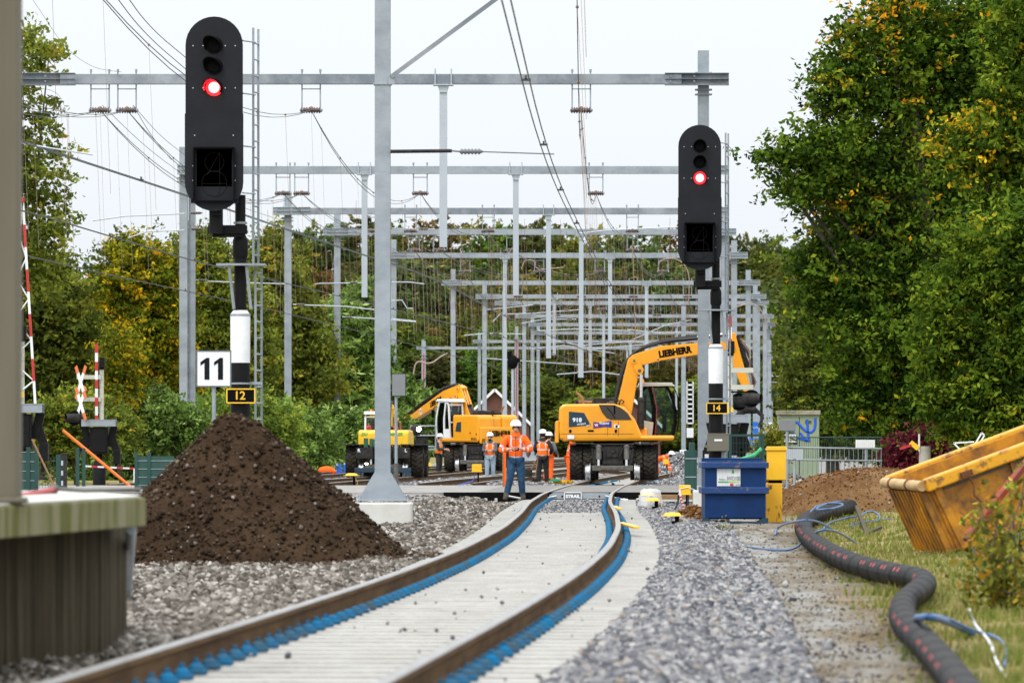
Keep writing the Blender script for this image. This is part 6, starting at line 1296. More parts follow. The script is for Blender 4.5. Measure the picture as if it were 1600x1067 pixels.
b = MB(); b.cyl((-.01, -.02, -.03), (-.01, WW + .04, -.02), .06, n=14); sk('end_bar', b, mat('scuffed beige bar', (.50, .36, .18), .6, 0, (.25, .14, .06), 8, .7), bv=0)
for y in (.45, 1.1): b = MB(); b.lathe([(.06, -.03), (.072, -.02), (.072, .02), (.06, .03)], (-.01, y, -.025), (0, 1, 0), 12); sk('bar_clamp', b, 'rust', bv=0)
b = MB()
for x in (.10, 1.05, 1.95, 2.85): b.prism([(x, -.1), (x + .09, -.1), (x + .09 + (.10 if x < .5 else 0), -HH), (x + (.10 if x < .5 else 0), -HH)], (0, -.045, 0), (1, 0, 0), (0, 0, 1), (0, .045, 0))
b.box((LL / 2 + .1, -.025, -HH + .02), (LL - .4, .06, .08)); b.box((LL / 2 + .55, -.02, -.36), (LL - 1.3, .05, .07)); sk('side_ribs', b, 'skip')
b = MB(); b.box((.62, -.006, -.14), (.80, .02, .035)); b.box((1.5, -.006, -.14), (.7, .02, .035)); sk('grey_strip', b, 'greyiron', bv=0)
b = MB(); b.box((.5, -.13, -.06), (.14, .05, .07)); b.cyl((.5, -.14, -.06), (.54, -.14, -.22), .012, n=5); b.tube([(.54, -.14, -.2), (.50, -.15, -.32), (.56, -.14, -.42)], .012, 5); sk('latch_chain', b, 'rust', bv=0)
for y, z0, z1 in ((.32, -.28, -.60), (1.2, -.22, -.55)): b = MB(); b.tube([(.015, y, z0), (.0, y, z0 - .02), (.03, y, z1), (.06, y, z1 - .01)], .018, 6); sk('end_handle', b, 'skip_rim', bv=0)
for k, yy in enumerate((.25, 1.5)):
    pass
b = MB(); b.bar(P(1512, 838, 56.5), P(1612, 712, 57.5), .07, .07); t2 = thing('iron_bar', 'red brown iron bar leaning diagonally against the yellow skip', 'bar', P(1512, 838, 56.5)); b.build('bar', 'redrust', t2, world=True, bevel=.008)
b = MB(); b.cyl(P(1508, 843, 56.4), P(1526, 822, 56.6), .025); b.build('tip', 'rust', t2, world=True)

# ------------------------------------------------------------------ corrugated duct, cables
pts = [G(px, py, .14) for px, py in ((1333, 790), (1310, 796), (1286, 803), (1262, 810), (1253, 821), (1262, 840), (1288, 860), (1325, 878), (1360, 889), (1405, 899), (1442, 905), (1446, 916), (1425, 932), (1408, 948), (1412, 975), (1444, 1004), (1472, 1036), (1502, 1075), (1530, 1110))]
for _ in range(2):
    q = [pts[0]]
    for a, c_ in zip(pts, pts[1:]): q += [a.lerp(c_, .25), a.lerp(c_, .75)]
    pts = q + [pts[-1]]
cum = [0]
for a, c_ in zip(pts, pts[1:]): cum.append(cum[-1] + (c_ - a).length)
tot = cum[-1]; N_ = int(tot / .075); pa = np.array([list(p) for p in pts]); cs = np.linspace(0, tot, N_); path = np.stack([np.interp(cs, cum, pa[:, k]) for k in range(3)], 1)
rr_ = np.interp(path[:, 1], [26, 36, 60, 90], [.075, .083, .10, .12]); rad = rr_ * np.array([.90 + (.16 if i % 2 else 0) + (.12 if i % 7 in (0, 1) else 0) for i in range(N_)])
t = thing('corrugated_duct', 'long black ribbed duct with red marks snaking over the grass', 'duct', pts[0]); b = MB(); b.tube([Vector(p) for p in path], .14, 14, radii=rad.tolist()); b.build('duct', 'pipe', t, world=True)
b = MB()
for i in range(4, N_ - 3, 14):
    p = Vector(path[i]); d = (Vector(path[i + 1]) - Vector(path[i - 1])).normalized(); sd_ = Vector((0, 0, 1)).cross(d).normalized(); 
    if sd_.y + sd_.x * .8 > 0: sd_ = -sd_
    if (i // 14) % 9 in (3, 7): continue
    sr_ = rr_[i] / .135
    for dl_ in (-.09, .09):
        n_ = (sd_ * .80 + Vector((0, 0, .60))).normalized(); o_ = p + d * (dl_ * 1.6 + .28) + n_ * rr_[i] * 1.10; up_ = d.cross(n_)
        vs = [o_ + d * .06 * sr_ * math.cos(a) + up_ * .036 * sr_ * math.sin(a) + n_ * .012 for a in [2 * math.pi * k / 10 for k in range(10)]]; b.add(vs, [tuple(range(10))])
tag(b.build('red_marks', 'pipe_red', t, world=True), kind='stuff')
def gl(pts, h=0.02): return [G(x, y, h + (z if z else 0)) for x, y, z in pts]
cable('cable', 'blue cable arching over the duct and lying along the gravel path', 'cable', gl([(1130, 850, 0), (1160, 853, 0), (1205, 859, 0), (1241, 860, 0), (1262, 838, .1), (1285, 826, .32), (1310, 830, .2), (1340, 850, 0)]), .014, 'cable_blue')
cable('cable', 'grey blue cable looping left of the duct bend', 'cable', gl([(1211, 836, 0), (1215, 822, .05), (1245, 813, .3), (1275, 812, .32), (1300, 826, 0)]), .014, 'cable_blue')
cable('cable', 'blue cable coil lying over the far end of the duct', 'cable', gl([(1262, 805, .2), (1275, 790, .3), (1300, 785, .35), (1322, 788, .32), (1300, 795, .35), (1272, 797, .3), (1285, 788, .35), (1312, 783, .3)]), .016, 'cable_blue')
cable('cable', 'tangled dark blue cable loops on the grass right of the duct', 'cable', gl([(1285, 832, 0), (1290, 818, .05), (1320, 809, .05), (1345, 806, .1), (1355, 798, .15), (1370, 800, .12), (1378, 812, .02), (1350, 818, .0), (1320, 824, .0), (1345, 815, .03), (1395, 810, .0)]), .015, 'cable_blue')
cable('cable', 'pale blue cable end curling on the grass at lower right', 'cable', gl([(1440, 962, .25), (1470, 960, .22), (1520, 985, .08), (1550, 992, .03), (1572, 1005, .03), (1570, 1040, .0)]), .011, 'cable_blue')
cable('cable', 'light cable rising from the grass at the lower right edge', 'cable', gl([(1515, 952, .2), (1522, 975, .08), (1548, 1002, .02), (1555, 1030, .02), (1572, 1060, .0)]), .009, 'tape')
cable('cable_bundle', 'dark blue strap bundle draped over the duct at its second bend', 'cable', gl([(1432, 965, .22), (1455, 962, .30), (1490, 975, .1), (1520, 990, .03)]), .022, 'cable_blue')
cable('cable', 'thin black cable hanging left of the green fence post', 'cable', [P(1068, 712, 118), P(1052, 730, 118), P(1046, 745, 116), P(1045, 757, 115)], .014, 'hose')
t = thing('kerb_rail', 'thin grey edging rail running from the duct end to the yellow skip', 'edging', G(1335, 790)); b = MB(); b.bar(G(1330, 790, .06), G(1392, 766, .10), .05, .12); b.build('rail', 'galv', t, world=True)
t = thing('driftwood', 'dark splintered piece of wood lying on the grass', 'wood piece', G(1352, 838)); b = MB(); b.bar(G(1355, 836, .02), G(1338, 808, .02) + Vector((0, 0, .18)), .05, .05); b.bar(G(1348, 836, .02), G(1376, 824, .05), .05, .04); b.build('splinter', 'bark', t, world=True)
b = MB(); ps = [P(1168, 722, 96), P(1160, 728, 96), P(1180, 716, 96), P(1195, 700, 96)]
t = thing('netting', 'bunched green netting lying on the ochre mound behind the blue bin', 'netting', P(1170, 722, 96))
for k in range(4): 
    pass
b = MB()
for k in range(5): b.tube([P(1148 + k * 5, 724, 96 + k * .1), P(1162 + k * 4, 716 - k * .8, 96), P(1180 + k * 2, 711 - k * 2, 96), P(1190, 700 + k, 96)], .035, 6)
b.build('folds', 'tarp', t, world=True)

# ------------------------------------------------------------------ fences, cabinet, far houses
def mesh_fence(pts, D, h, name, label, posts, slat=True, m='green_fence', z0=None):
    c = onG(pts[0], D); t = thing(name, label, 'fence', c); g0 = c.z
    x0, x1 = (pts[0] - 800) * D / F, (pts[1] - 800) * D / F
    if slat: b = MB(); b.box(((x0 + x1) / 2, D, g0 + h / 2), (x1 - x0, .02, h - .08)); b.build('slats', 'green_mesh', t, world=True)
    b = MB()
    for z in np.arange(.1, h, .2): b.box(((x0 + x1) / 2, D - .02, g0 + z), (x1 - x0, .012, .015))
    if not slat:
        for x in np.arange(x0, x1, .07): b.box((x, D - .01, g0 + h / 2), (.008, .008, h))
    b.build('wires', 'galv' if slat else m, t, world=True)
    for px in posts:
        b = MB(); x = (px - 800) * D / F; b.box((x, D, g0 + h / 2 + .03), (.08, .08, h + .06)); b.build('post', m, t, world=True)
    return t
mesh_fence((12, 58), 108, 1.15, 'mesh_fence', 'dark green slatted fence panel in front of the far left barrier', (14, 44, 57))
mesh_fence((62, 92), 128, 1.0, 'mesh_fence', 'open green wire fence with dark posts right of the far left barrier', (90, 95), False)
mesh_fence((120, 131), 134, 1.15, 'mesh_fence', 'narrow green wire fence panel between two tall posts', (121, 131), False)
mesh_fence((212, 272), 125, 1.05, 'mesh_fence', 'dark green slatted fence left of the soil heap', (213, 233))
t = thing('gate_post', 'dark box post with silver plates between the two left barriers', 'post', onG(100, 128)); b = MB(); b.box((0, 0, .55), (.15, .15, 1.1)); b.build('shaft', 'iron', t, bevel=.01); b = MB()
for z in (.35, .6, .85): b.box((-.04, -.08, z), (.05, .01, .12))
b.build('plates', 'galv_light', t)
t = thing('lever_pole', 'slanting orange tube left of the soil heap', 'pole', P(98, 672, 140)); b = MB(); b.cyl(P(98, 672, 140), P(206, 762, 140), .042); b.build('tube', 'orange_pipe', t, world=True)
t = thing('lever_pole', 'thin wooden stick leaning on the green fence at far left', 'stick', P(50, 686, 107)); b = MB(); b.cyl(P(50, 686, 107), P(84, 758, 107), .02); b.build('stick', 'wood', t, world=True)
t = thing('barrier_tape', 'red and white tape strung low left of the soil heap', 'tape', P(135, 728, 146)); b = MB()
q0, q1 = P(133, 728, 146), P(212, 732, 146)
for i in range(8): b.bar(q0.lerp(q1, i / 8), q0.lerp(q1, (i + 1) / 8), .01, .05, i % 2)
b.build('tape', ['tape', 'red'], t, world=True)
b = MB(); b.bar(P(210, 732, 146), P(210, 758, 146), .05, .05); b.build('stake', 'white', t, world=True)
# green fence right
c = onG(1079, 112); t = thing('fence_post', 'thick dark green post left of the right signal', 'post', c); b = MB(); b.box((0, 0, .58), (.27, .2, 1.2)); b.box((0.03, 0, .68), (.12, .22, 1.35)); b.build('post', 'green_fence', t, bevel=.01)
for z in (.6, 1.0): b = MB(); b.cyl((-.12, -.11, z), (.12, -.11, z), .012, n=5); b.build('tie', 'galv', t)
t = thing('handrail', 'dark green rail fence behind the right signal box', 'fence', onG(1085, 108)); b = MB()
D = 108
for x0, y0, x1, y1 in ((1140, 680, 1192, 680),): b.bar(P(x0, y0, D), P(x1, y1, D), .05, .05)
b.build('top_rail', 'green_fence', t, world=True)
for x in (1141, 1188, 1192):
    b = MB(); b.bar(P(x, 678, D), P(x, 780, D), .06, .07); b.build('post', 'green_fence', t, world=True)
b = MB()
for x in np.arange(1146, 1190, 5.): b.cyl(P(x, 681, D), P(x, 770, D), .005, n=4)
for y in np.arange(692, 770, 14.): b.cyl(P(1140, y, D + .02), P(1192, y, D + .02), .005, n=4)
b.build('mesh', 'green_fence', t, world=True)
t = thing('railing', 'grey galvanised railing in front of the wood chips and pale green cabinet', 'railing', onG(1225, 106)); D = 106
b = MB()
for y in (699, 718): b.cyl(P(1232, y, D), P(1378, y + 2, D), .018)
b.build('rails', 'galv_dark', t, world=True)
b = MB()
for x in np.arange(1233, 1378, 7.2): b.cyl(P(x, 699, D), P(x, 742, D), .009, n=6)
b.build('bars', 'galv_dark', t, world=True)
t = thing('mesh_fence', 'tall thin green wire fence right of the pale green cabinet', 'fence', onG(1235, 116)); D = 116; b = MB()
for x in np.arange(1232, 1378, 3.5): b.cyl(P(x, 683, D), P(x, 720, D), .006, n=4)
for y in (683, 700): b.cyl(P(1232, y, D), P(1378, y, D), .014, n=5)
b.build('wires', 'green_fence', t, world=True)
for px, py, w_, h_, D, m_, lab in ((1352, 693, .42, .17, 112, 'white', 'white slatted panel with green trim hung on the railing'), (1240, 709, .38, .20, 104, 'galv_light', 'grey metal plate on the railing below the cabinet')):
    t = thing('panel', lab, 'panel', onG(px, D)); b = MB(); q = P(px, py, D)
    for k in range(9): b.box((q.x - w_ / 2 + (k + .5) * w_ / 9, D, q.z), (w_ / 10, .02, h_))
    b.box((q.x, D + .02, q.z), (w_, .015, h_ * .9)); b.build('slats', m_, t, world=True); b = MB(); b.cyl((q.x + .02, D + .05, -.2), (q.x + .02, D + .05, q.z), .03); b.build('stand', 'galv', t, world=True)
t = thing('garden_post', 'pale stump post with yellow and red ribbons in front of the crimson hedge', 'post', onG(1445, 104)); q = t.location; zz = P(1445, 697, 104).z - q.z
b = MB(); b.cyl((0, 0, 0), (0, 0, zz), .13, .12, n=12); b.build('post', 'concrete', t); b = MB(); b.cyl((-.12, -.1, zz - .1), (-.12, -.1, zz + .25), .02); b.build('stick', 'white', t)
b = MB(); b.bar((-.14, -.13, zz - .05), (-.30, -.13, zz + .08), .02, .10); b.build('yellow_ribbon', 'signyellow', t); b = MB(); b.bar((-.28, -.14, zz + .02), (-.52, -.14, zz - .05), .02, .05); b.build('red_ribbon', 'red', t)
t = thing('folded_frame', 'white metal folding frame lying above the skip in front of the crimson hedge', 'frame', onG(1515, 100)); b = MB(); D = 100
for a, c_ in (((1490, 692), (1522, 690)), ((1490, 692), (1500, 702)), ((1522, 696), (1534, 676)), ((1528, 698), (1538, 680)), ((1534, 676), (1538, 680)), ((1522, 696), (1528, 698)), ((1500, 702), (1525, 697))): b.bar(P(*a, D), P(*c_, D), .03, .03)
b.build('frame', 'white', t, world=True)
# pale green cabinet
D = 128; q = onG(1249, D); w_ = 62 * D / F; t = thing('equipment_cabinet', 'pale green equipment cabinet with blue graffiti and mossy roof', 'cabinet', (q.x, D, q.z)); zt = CZ + (HY - 648) * D / F - q.z
b = MB(); b.box((0, .6, zt / 2), (w_, 1.2, zt)); b.build('housing', 'hut', t, bevel=.01)
b = MB(); b.box((0, .58, zt + .055), (w_ + .06, 1.3, .11)); b.build('roof', 'hutroof', t, bevel=.01)
b = MB(); b.box((0, -.006, zt * .5), (.012, .008, zt * .95)); b.build('door_gap', 'deep', t)
b = MB()
for x in (-.18, .22):
    for k in range(3): b.box((x, -.006, zt - .15 - k * .03), (.16, .01, .010))
b.build('vents', 'iron', t)
b = MB(); S = lambda p: (((p[0] - 1249) * D / F), -.012, (CZ + (HY - p[1]) * D / F) - q.z)
for st in (((1229, 660), (1236, 668)), ((1238, 682), (1240, 668), (1241, 659), (1246, 659), (1253, 668), (1260, 674), (1266, 676), (1272, 672), (1274, 664), (1274, 653)), ((1261, 655), (1262, 672), (1264, 690)), ((1250, 676), (1256, 684), (1264, 690), (1254, 686), (1240, 682))):
    vs = [Vector(S(p)) for p in st]
    for _ in range(2):
        z_ = [vs[0]]
        for p, r in zip(vs, vs[1:]): z_ += [p.lerp(r, .25), p.lerp(r, .75)]
        vs = z_ + [vs[-1]]
    b.tube(vs, .03, 6); 
b.v = [(x, max(-.016, min(y, -.008)), z) for x, y, z in b.v]; b.build('graffiti', 'graf', t)
for px, py, D, lab in ((1225, 688, 118, 'dark shrouded small vehicle behind the railing, white bars in front'),):
    t = thing('small_trailer', lab, 'trailer', onG(px, D)); q = P(px, py, D); g0 = float(gh(q.x, D)); b = MB(); b.prism([(-.25, 0), (.32, 0), (.30, .25), (.1, .36), (-.15, .36), (-.25, .25)], (q.x, D, q.z - .1), (1, 0, 0), (0, 0, 1), (0, .8, 0)); b.build('body', 'navy', t, world=True, bevel=.03)
    b = MB()
    for k in range(9): b.box((q.x - .02 + k * .035, D - .1, q.z + .05), (.015, .01, .15))
    b.box((q.x + .12, D - .1, q.z + .13), (.32, .02, .02)); b.box((q.x + .12, D - .1, q.z - .03), (.32, .02, .02)); b.build('rack', 'white', t, world=True)
    for s_ in (-.12, .2): b = MB(); b.cyl((q.x + s_, D - .02, g0 + .18), (q.x + s_, D + .1, g0 + .18), .18); b.build('wheel', 'deep', t, world=True)
def house(px, D, w_, zt, zr, label, m='brick', ridge='x', depth=8):
    q = onG(px, D); t = thing('house', label, 'house', q); b = MB(); b.box((0, depth / 2, zt / 2), (w_, depth, zt)); 
    b.prism([(-w_ / 2, zt), (w_ / 2, zt), (0, zr)], (0, 0, 0), (1, 0, 0), (0, 0, 1), (0, depth, 0)); b.build('walls', m, t)
    b = MB()
    for s_ in (-1, 1):
        a = Vector((s_ * (w_ / 2 + .4), 0, zt - .3)); r = Vector((0, 0, zr + .08)); b.prism([(0, 0), ((r - a).length, 0), ((r - a).length, .18), (0, .18)], a + Vector((0, -.4, 0)), (r - a).normalized(), Vector((-s_ * 0, 0, 1)), (0, depth + .8, 0))
    b.build('roof', 'slate', t); b = MB()
    for s_ in (-1, 1): a = Vector((s_ * (w_ / 2 + .4), -.42, zt - .25)); b.bar(a, (0, -.42, zr + .12), .06, .25)
    b.build('barge_board', 'white', t)
    for x in (-w_ / 4, w_ / 4): b = MB(); b.box((x, -.02, zt * .55), (1.1, .05, 1.3)); wf = b.build('window', 'white', t); b = MB(); b.box((x, -.05, zt * .55), (.9, .03, 1.1)); b.build('pane', 'glass', wf)
house(773, 520, 7.0, 3.4, 6.8, 'brown gabled house far behind the middle machine with a white edged roof')
house(985, 470, 5.5, 3.0, 5.6, 'dark roofed low house far behind the orange machine engine deck')
# ------------------------------------------------------------------ trees and plants
def leaf_mesh(name, centers, size, m, parent, r_, flat=.5, rnd=None, stretch=1.5):
    n = len(centers); nor = r_.normal(size=(n, 3)); nor[:, 2] += flat * 1.6; nor /= np.linalg.norm(nor, axis=1)[:, None]
    a = r_.normal(size=(n, 3)); u = np.cross(nor, a); u /= np.linalg.norm(u, axis=1)[:, None]; v = np.cross(nor, u)
    s = size * r_.uniform(.6, 1.35, n)[:, None]; L = stretch * s / 2; W = s / 2
    vs = np.stack([centers - u * L, centers + v * W * .8 - nor * s * .08, centers + u * L, centers - v * W * .8 - nor * s * .08], 1)
    rnd = r_.random(n) if rnd is None else rnd
    return soup(name, vs, [(0, 1, 2, 3)], rnd, m, parent)
def crown(lobes, nclump, per, r_, rc=.5, flatc=.55, bias=.35, gold=0., droop=0.):
    vol = np.array([l[3] * l[4] * l[5] for l in lobes]) ** (2 / 3.); pr = vol / vol.sum(); k = r_.choice(len(lobes), nclump, p=pr); Lb = np.array(lobes)[k]
    d = r_.normal(size=(nclump, 3)); d /= np.linalg.norm(d, axis=1)[:, None]; rr = r_.random(nclump) ** bias; rr *= 1 + .12 * r_.normal(size=nclump)
    c = Lb[:, :3] + d * rr[:, None] * Lb[:, 3:6]
    cs = r_.uniform(.5, 1.3, nclump) * rc; tone = np.clip(r_.beta(1.6, 1.6, nclump) * .85, 0, 1)
    if gold: tone = np.where(r_.random(nclump) < gold, .97, tone)
    # each clump is a spray: leaves strung along a twig that points outwards and droops a little
    od = (c - Lb[:, :3]) / Lb[:, 3:6]; od /= np.linalg.norm(od, axis=1)[:, None] + 1e-6
    tw = od * .9 + r_.normal(size=(nclump, 3)) * .55 + np.array([0, 0, .12 - droop]); tw[:, 2] *= flatc + .15; tw /= np.linalg.norm(tw, axis=1)[:, None]
    tt = r_.random(nclump * per) * 1.5 - .5; wdt = .36 * (1.05 - .6 * np.clip(tt, 0, 1)); g3 = np.clip(r_.normal(size=(nclump * per, 3)), -1.7, 1.7)
    lc = np.repeat(cs, per); p = np.repeat(c, per, 0) + np.repeat(tw, per, 0) * (tt * lc * 1.25)[:, None] + g3 * (wdt * lc)[:, None] * np.array([1, 1, flatc])
    gl_ = np.array([l[6] if len(l) > 6 else 0 for l in lobes])[k]; tone = np.where(r_.random(nclump) < gl_, r_.uniform(.93, 1, nclump), tone)
    rd = np.clip(np.repeat(tone, per) + r_.normal(0, .10, nclump * per), 0, 1)
    return p, rd, c
def limbs(b, base, top, lobes, r0, r_, nl=10, m=0):
    base = Vector(base); top = Vector(top); mid = base.lerp(top, .5) + Vector((r_.normal(0, .15), r_.normal(0, .15), 0)); b.tube([base, base.lerp(mid, .5), mid, top], r0, 8, m, radii=[r0 * 1.25, r0, r0 * .75, r0 * .25])
    for k in range(nl):
        l = lobes[k % len(lobes)]; f = r_.uniform(.25, .85); s = base.lerp(top, f); e = Vector(l[:3]) + Vector(r_.normal(size=3) * .5).xyz * min(l[3:6]) * .8; q = s.lerp(e, .5) + Vector((0, 0, -.1 * (e - s).length * .3)); rr = r0 * (1 - f) * .5 + .02; b.tube([s, q, e], rr, 5, m, radii=[rr, rr * .6, rr * .2])
def tree(name, label, px, D, lobes_px, m, nclump, per, size, seed, rc=.5, cat='tree', r0=.25, gold=0., depth=1.0, group=None, bias=.35, base_px=None, flatc=.55, nl=10, stretch=1.5, lean=None):
    """lobes given as (px, py, half width px, half height px, depth offset m)"""
    r_ = np.random.default_rng(seed); s = F / D; q = onG(px, D); t = thing(name, label, cat, q, group=group); L = []
    for l in lobes_px:
        dd = l[4] if len(l) > 4 else 0; Dd = D + dd; c = P(l[0], l[1], Dd) - q; k = Dd / F; L.append((c.x, c.y, c.z, l[2] * k, max(l[2], l[3]) * k * depth, l[3] * k) + ((l[5],) if len(l) > 5 else (0,)))
    per = int(per * 1.7); size = size * .70
    p, rd, c = crown(L, nclump, per, r_, rc, bias=bias, gold=gold, flatc=flatc)
    zt = max(l[2] + l[5] * .5 for l in L); leaf_mesh('crown', p, size, m, t, r_, rnd=rd, stretch=stretch)
    b = MB(); ctr = np.mean([l[:3] for l in L], 0); limbs(b, (0, 0, -.2), (ctr[0] * .6, ctr[1] * .6, zt * .85), L, r0, r_, nl); b.build('trunk', 'bark', t)
    return t
# big beech at right
LB = [(1400, 120, 80, 80, 0, .08), (1330, 130, 50, 55, -1), (1470, 40, 110, 80, 1), (1540, 150, 110, 110, 1), (1300, 230, 75, 40, -1), (1230, 245, 40, 22, -1), (1370, 280, 100, 90, 0, .04), (1270, 300, 48, 30, -1, .04), (1470, 280, 110, 110, 1), (1560, 320, 90, 110, 2),
      (1345, 400, 90, 75, 0), (1430, 430, 110, 100, 0), (1300, 470, 55, 60, 0), (1380, 540, 85, 80, -.5), (1460, 590, 80, 90, 0), (1430, 670, 60, 55, -1), (1340, 60, 36, 34, -1, .22), (1600, 100, 100, 150, 2), (1350, 620, 60, 60, 0), (1295, 155, 26, 22, -1), (1640, 320, 100, 160, 2), (1250, 410, 20, 16, 0), (1275, 110, 14, 16, -1), (1395, 5, 34, 40, -1, .4), (1225, 285, 16, 10, -1)]
tree('beech_tree', 'tall dark green beech with orange tipped upper branches filling the right of the picture', 1470, 132, LB, 'leaf_beech', 5200, 21, .15, 1, rc=.60, r0=.42, gold=.004, depth=.8, nl=34)
LN = [(1560, 420, 75, 90, 0), (1500, 510, 60, 75, 0), (1590, 560, 100, 110, 0), (1540, 620, 85, 75, 0), (1630, 440, 80, 120, 0), (1480, 600, 30, 50, 0), (1590, 690, 90, 45, 0), (1515, 440, 30, 40, 0), (1465, 545, 22, 30, 0)]
tree('beech_tree', 'lighter yellow green beech boughs hanging in front at the right edge', 1640, 104, LN, 'leaf_beech2', 2300, 22, .125, 2, rc=.48, r0=.3, depth=.6, nl=14)
tree('beech_tree', 'boughs with a patch of golden leaves at the upper right edge', 1640, 112, [(1545, 235, 75, 45, 0, .12), (1600, 180, 60, 110, 0), (1640, 60, 80, 120, 0), (1520, 225, 35, 22, 0, .7), (1590, 330, 60, 60, 0)], 'leaf_beech2', 1300, 20, .13, 3, rc=.5, r0=.3, gold=.02, depth=.6)
tree('maple_tree', 'mid green leafy tree between the railing and the big beech', 1300, 170, [(1290, 590, 55, 50, 0), (1330, 560, 60, 70, 0), (1265, 640, 30, 40, 0), (1300, 660, 60, 45, 0), (1350, 650, 50, 50, 0), (1310, 500, 45, 50, 0)], 'leaf_green', 1500, 20, .17, 4, rc=.6, r0=.2)
# left tall tree
tree('maple_tree', 'tall green tree at upper left behind the platform post', 25, 165, [(35, 90, 55, 40, 0), (20, 160, 60, 36, 0), (60, 200, 38, 22, 0), (20, 260, 80, 55, 0), (65, 300, 38, 35, 0), (10, 360, 95, 60, 0), (80, 360, 28, 24, 0), (-50, 200, 50, 140, 0), (78, 80, 10, 14, 0), (50, 420, 70, 45, 0)], 'leaf_lime', 430, 24, .19, 5, rc=.62, r0=.22)
tree('maple_tree', 'dark green tree low at left behind the lattice barrier', 60, 190, [(60, 470, 60, 70, 0), (20, 560, 70, 80, 0), (90, 520, 50, 60, 0), (70, 620, 60, 60, 0), (110, 600, 40, 50, 2)], 'leaf_green', 1300, 20, .22, 6, rc=.7, r0=.3)
# golden maples
tree('maple_tree', 'golden yellow autumn tree left of the left signal mast', 195, 215, [(200, 440, 50, 60, 0), (250, 430, 45, 55, 0), (165, 500, 50, 55, 0), (225, 510, 70, 60, 0), (140, 560, 35, 40, 0), (240, 580, 70, 50, 1), (180, 590, 60, 45, 0), (205, 390, 22, 25, 0)], 'leaf_gold', 2300, 22, .18, 7, rc=.62, r0=.3)
tree('maple_tree', 'green and yellow tree directly behind the left signal mast', 300, 225, [(310, 440, 60, 60, 0), (350, 480, 60, 60, 0), (290, 520, 60, 70, 0), (370, 560, 60, 70, 0), (320, 600, 70, 60, 0), (330, 395, 30, 30, 0), (300, 385, 18, 30, 0)], 'leaf_lime', 2200, 22, .19, 8, rc=.62, r0=.3)
tree('birch_tree', 'olive green tree just right of the left signal ladder', 430, 240, [(430, 430, 40, 50, 0), (440, 500, 50, 60, 0), (410, 570, 55, 60, 0), (470, 580, 60, 60, 0), (425, 385, 18, 26, 0)], 'leaf_lime', 1400, 20, .25, 9, rc=.8, r0=.3)
tree('willow_tree', 'feathery pale green willow between the masts left of centre', 545, 260, [(550, 530, 40, 60, 0), (520, 590, 50, 60, 0), (570, 600, 50, 60, 0), (500, 640, 50, 40, 0), (560, 480, 22, 30, 0), (620, 640, 50, 40, 0)], 'leaf_ivy', 1500, 22, .22, 10, rc=.7, r0=.2, stretch=3)
tree('bush', 'small golden bush with pale fruit behind the striped left barrier', 190, 170, [(190, 560, 25, 50, 0), (180, 610, 30, 40, 0)], 'leaf_gold', 260, 16, .14, 12, rc=.5, cat='bush', r0=.05)
for i, (px, lb) in enumerate(((120, 'yellow green roadside shrub beside the striped left barrier'), (235, 'leafy green shrub above the ivy hedge left of the heap'), (375, 'green shrub behind the foot of the left signal mast'))):
    tree('bush', lb, px, 165 + i * 6, [(px, 655, 55, 40, 0), (px + 40, 670, 50, 35, 0), (px - 30, 690, 40, 40, 0)], ('leaf_lime', 'leaf_ivy', 'leaf_lime')[i], 700, 18, .15, 40 + i, rc=.5, cat='bush', r0=.05)
# ivy covered hedge bank
for i, (px, lb, col_) in enumerate(((170, 'ivy covered hedge behind the striped left barrier', 'leaf_ivy'), (300, 'ivy hedge hidden partly by the soil heap', 'leaf_ivy'), (430, 'trailing ivy hedge between the heap and the first tall left mast', 'leaf_ivy'), (560, 'trailing ivy hedge ending behind the yellow machine', 'leaf_ivy'))):
    D = 190 + i * 8; tree('hedge', lb, px, D, [(px - 40, 700, 50, 50, 0), (px + 10, 690, 55, 50, 0), (px + 50, 705, 50, 50, 0), (px, 735, 70, 25, -1)], col_, 1500, 20, .17, 50 + i, rc=.45, cat='hedge', r0=.04, flatc=1.4, stretch=2.2)
# red hedge and greenery right
tree('hedge', 'crimson leaved hedge behind the yellow skip', 1470, 112, [(1460, 705, 40, 28, 0), (1510, 695, 50, 30, 0), (1420, 715, 25, 20, 0)], 'leaf_red', 900, 18, .11, 60, rc=.35, cat='hedge', r0=.04)
tree('hedge', 'green laurel hedge above the yellow skip at the right edge', 1590, 110, [(1560, 690, 50, 30, 0), (1610, 680, 50, 40, 0)], 'leaf_beech2', 600, 18, .12, 61, rc=.4, cat='hedge', r0=.04)
tree('bush', 'small green and yellow shrub between the number board 14 and the cabinet', 1207, 112, [(1207, 690, 14, 20, 0), (1205, 710, 16, 18, 0)], 'leaf_lime', 150, 14, .09, 62, rc=.25, cat='bush', r0=.03)
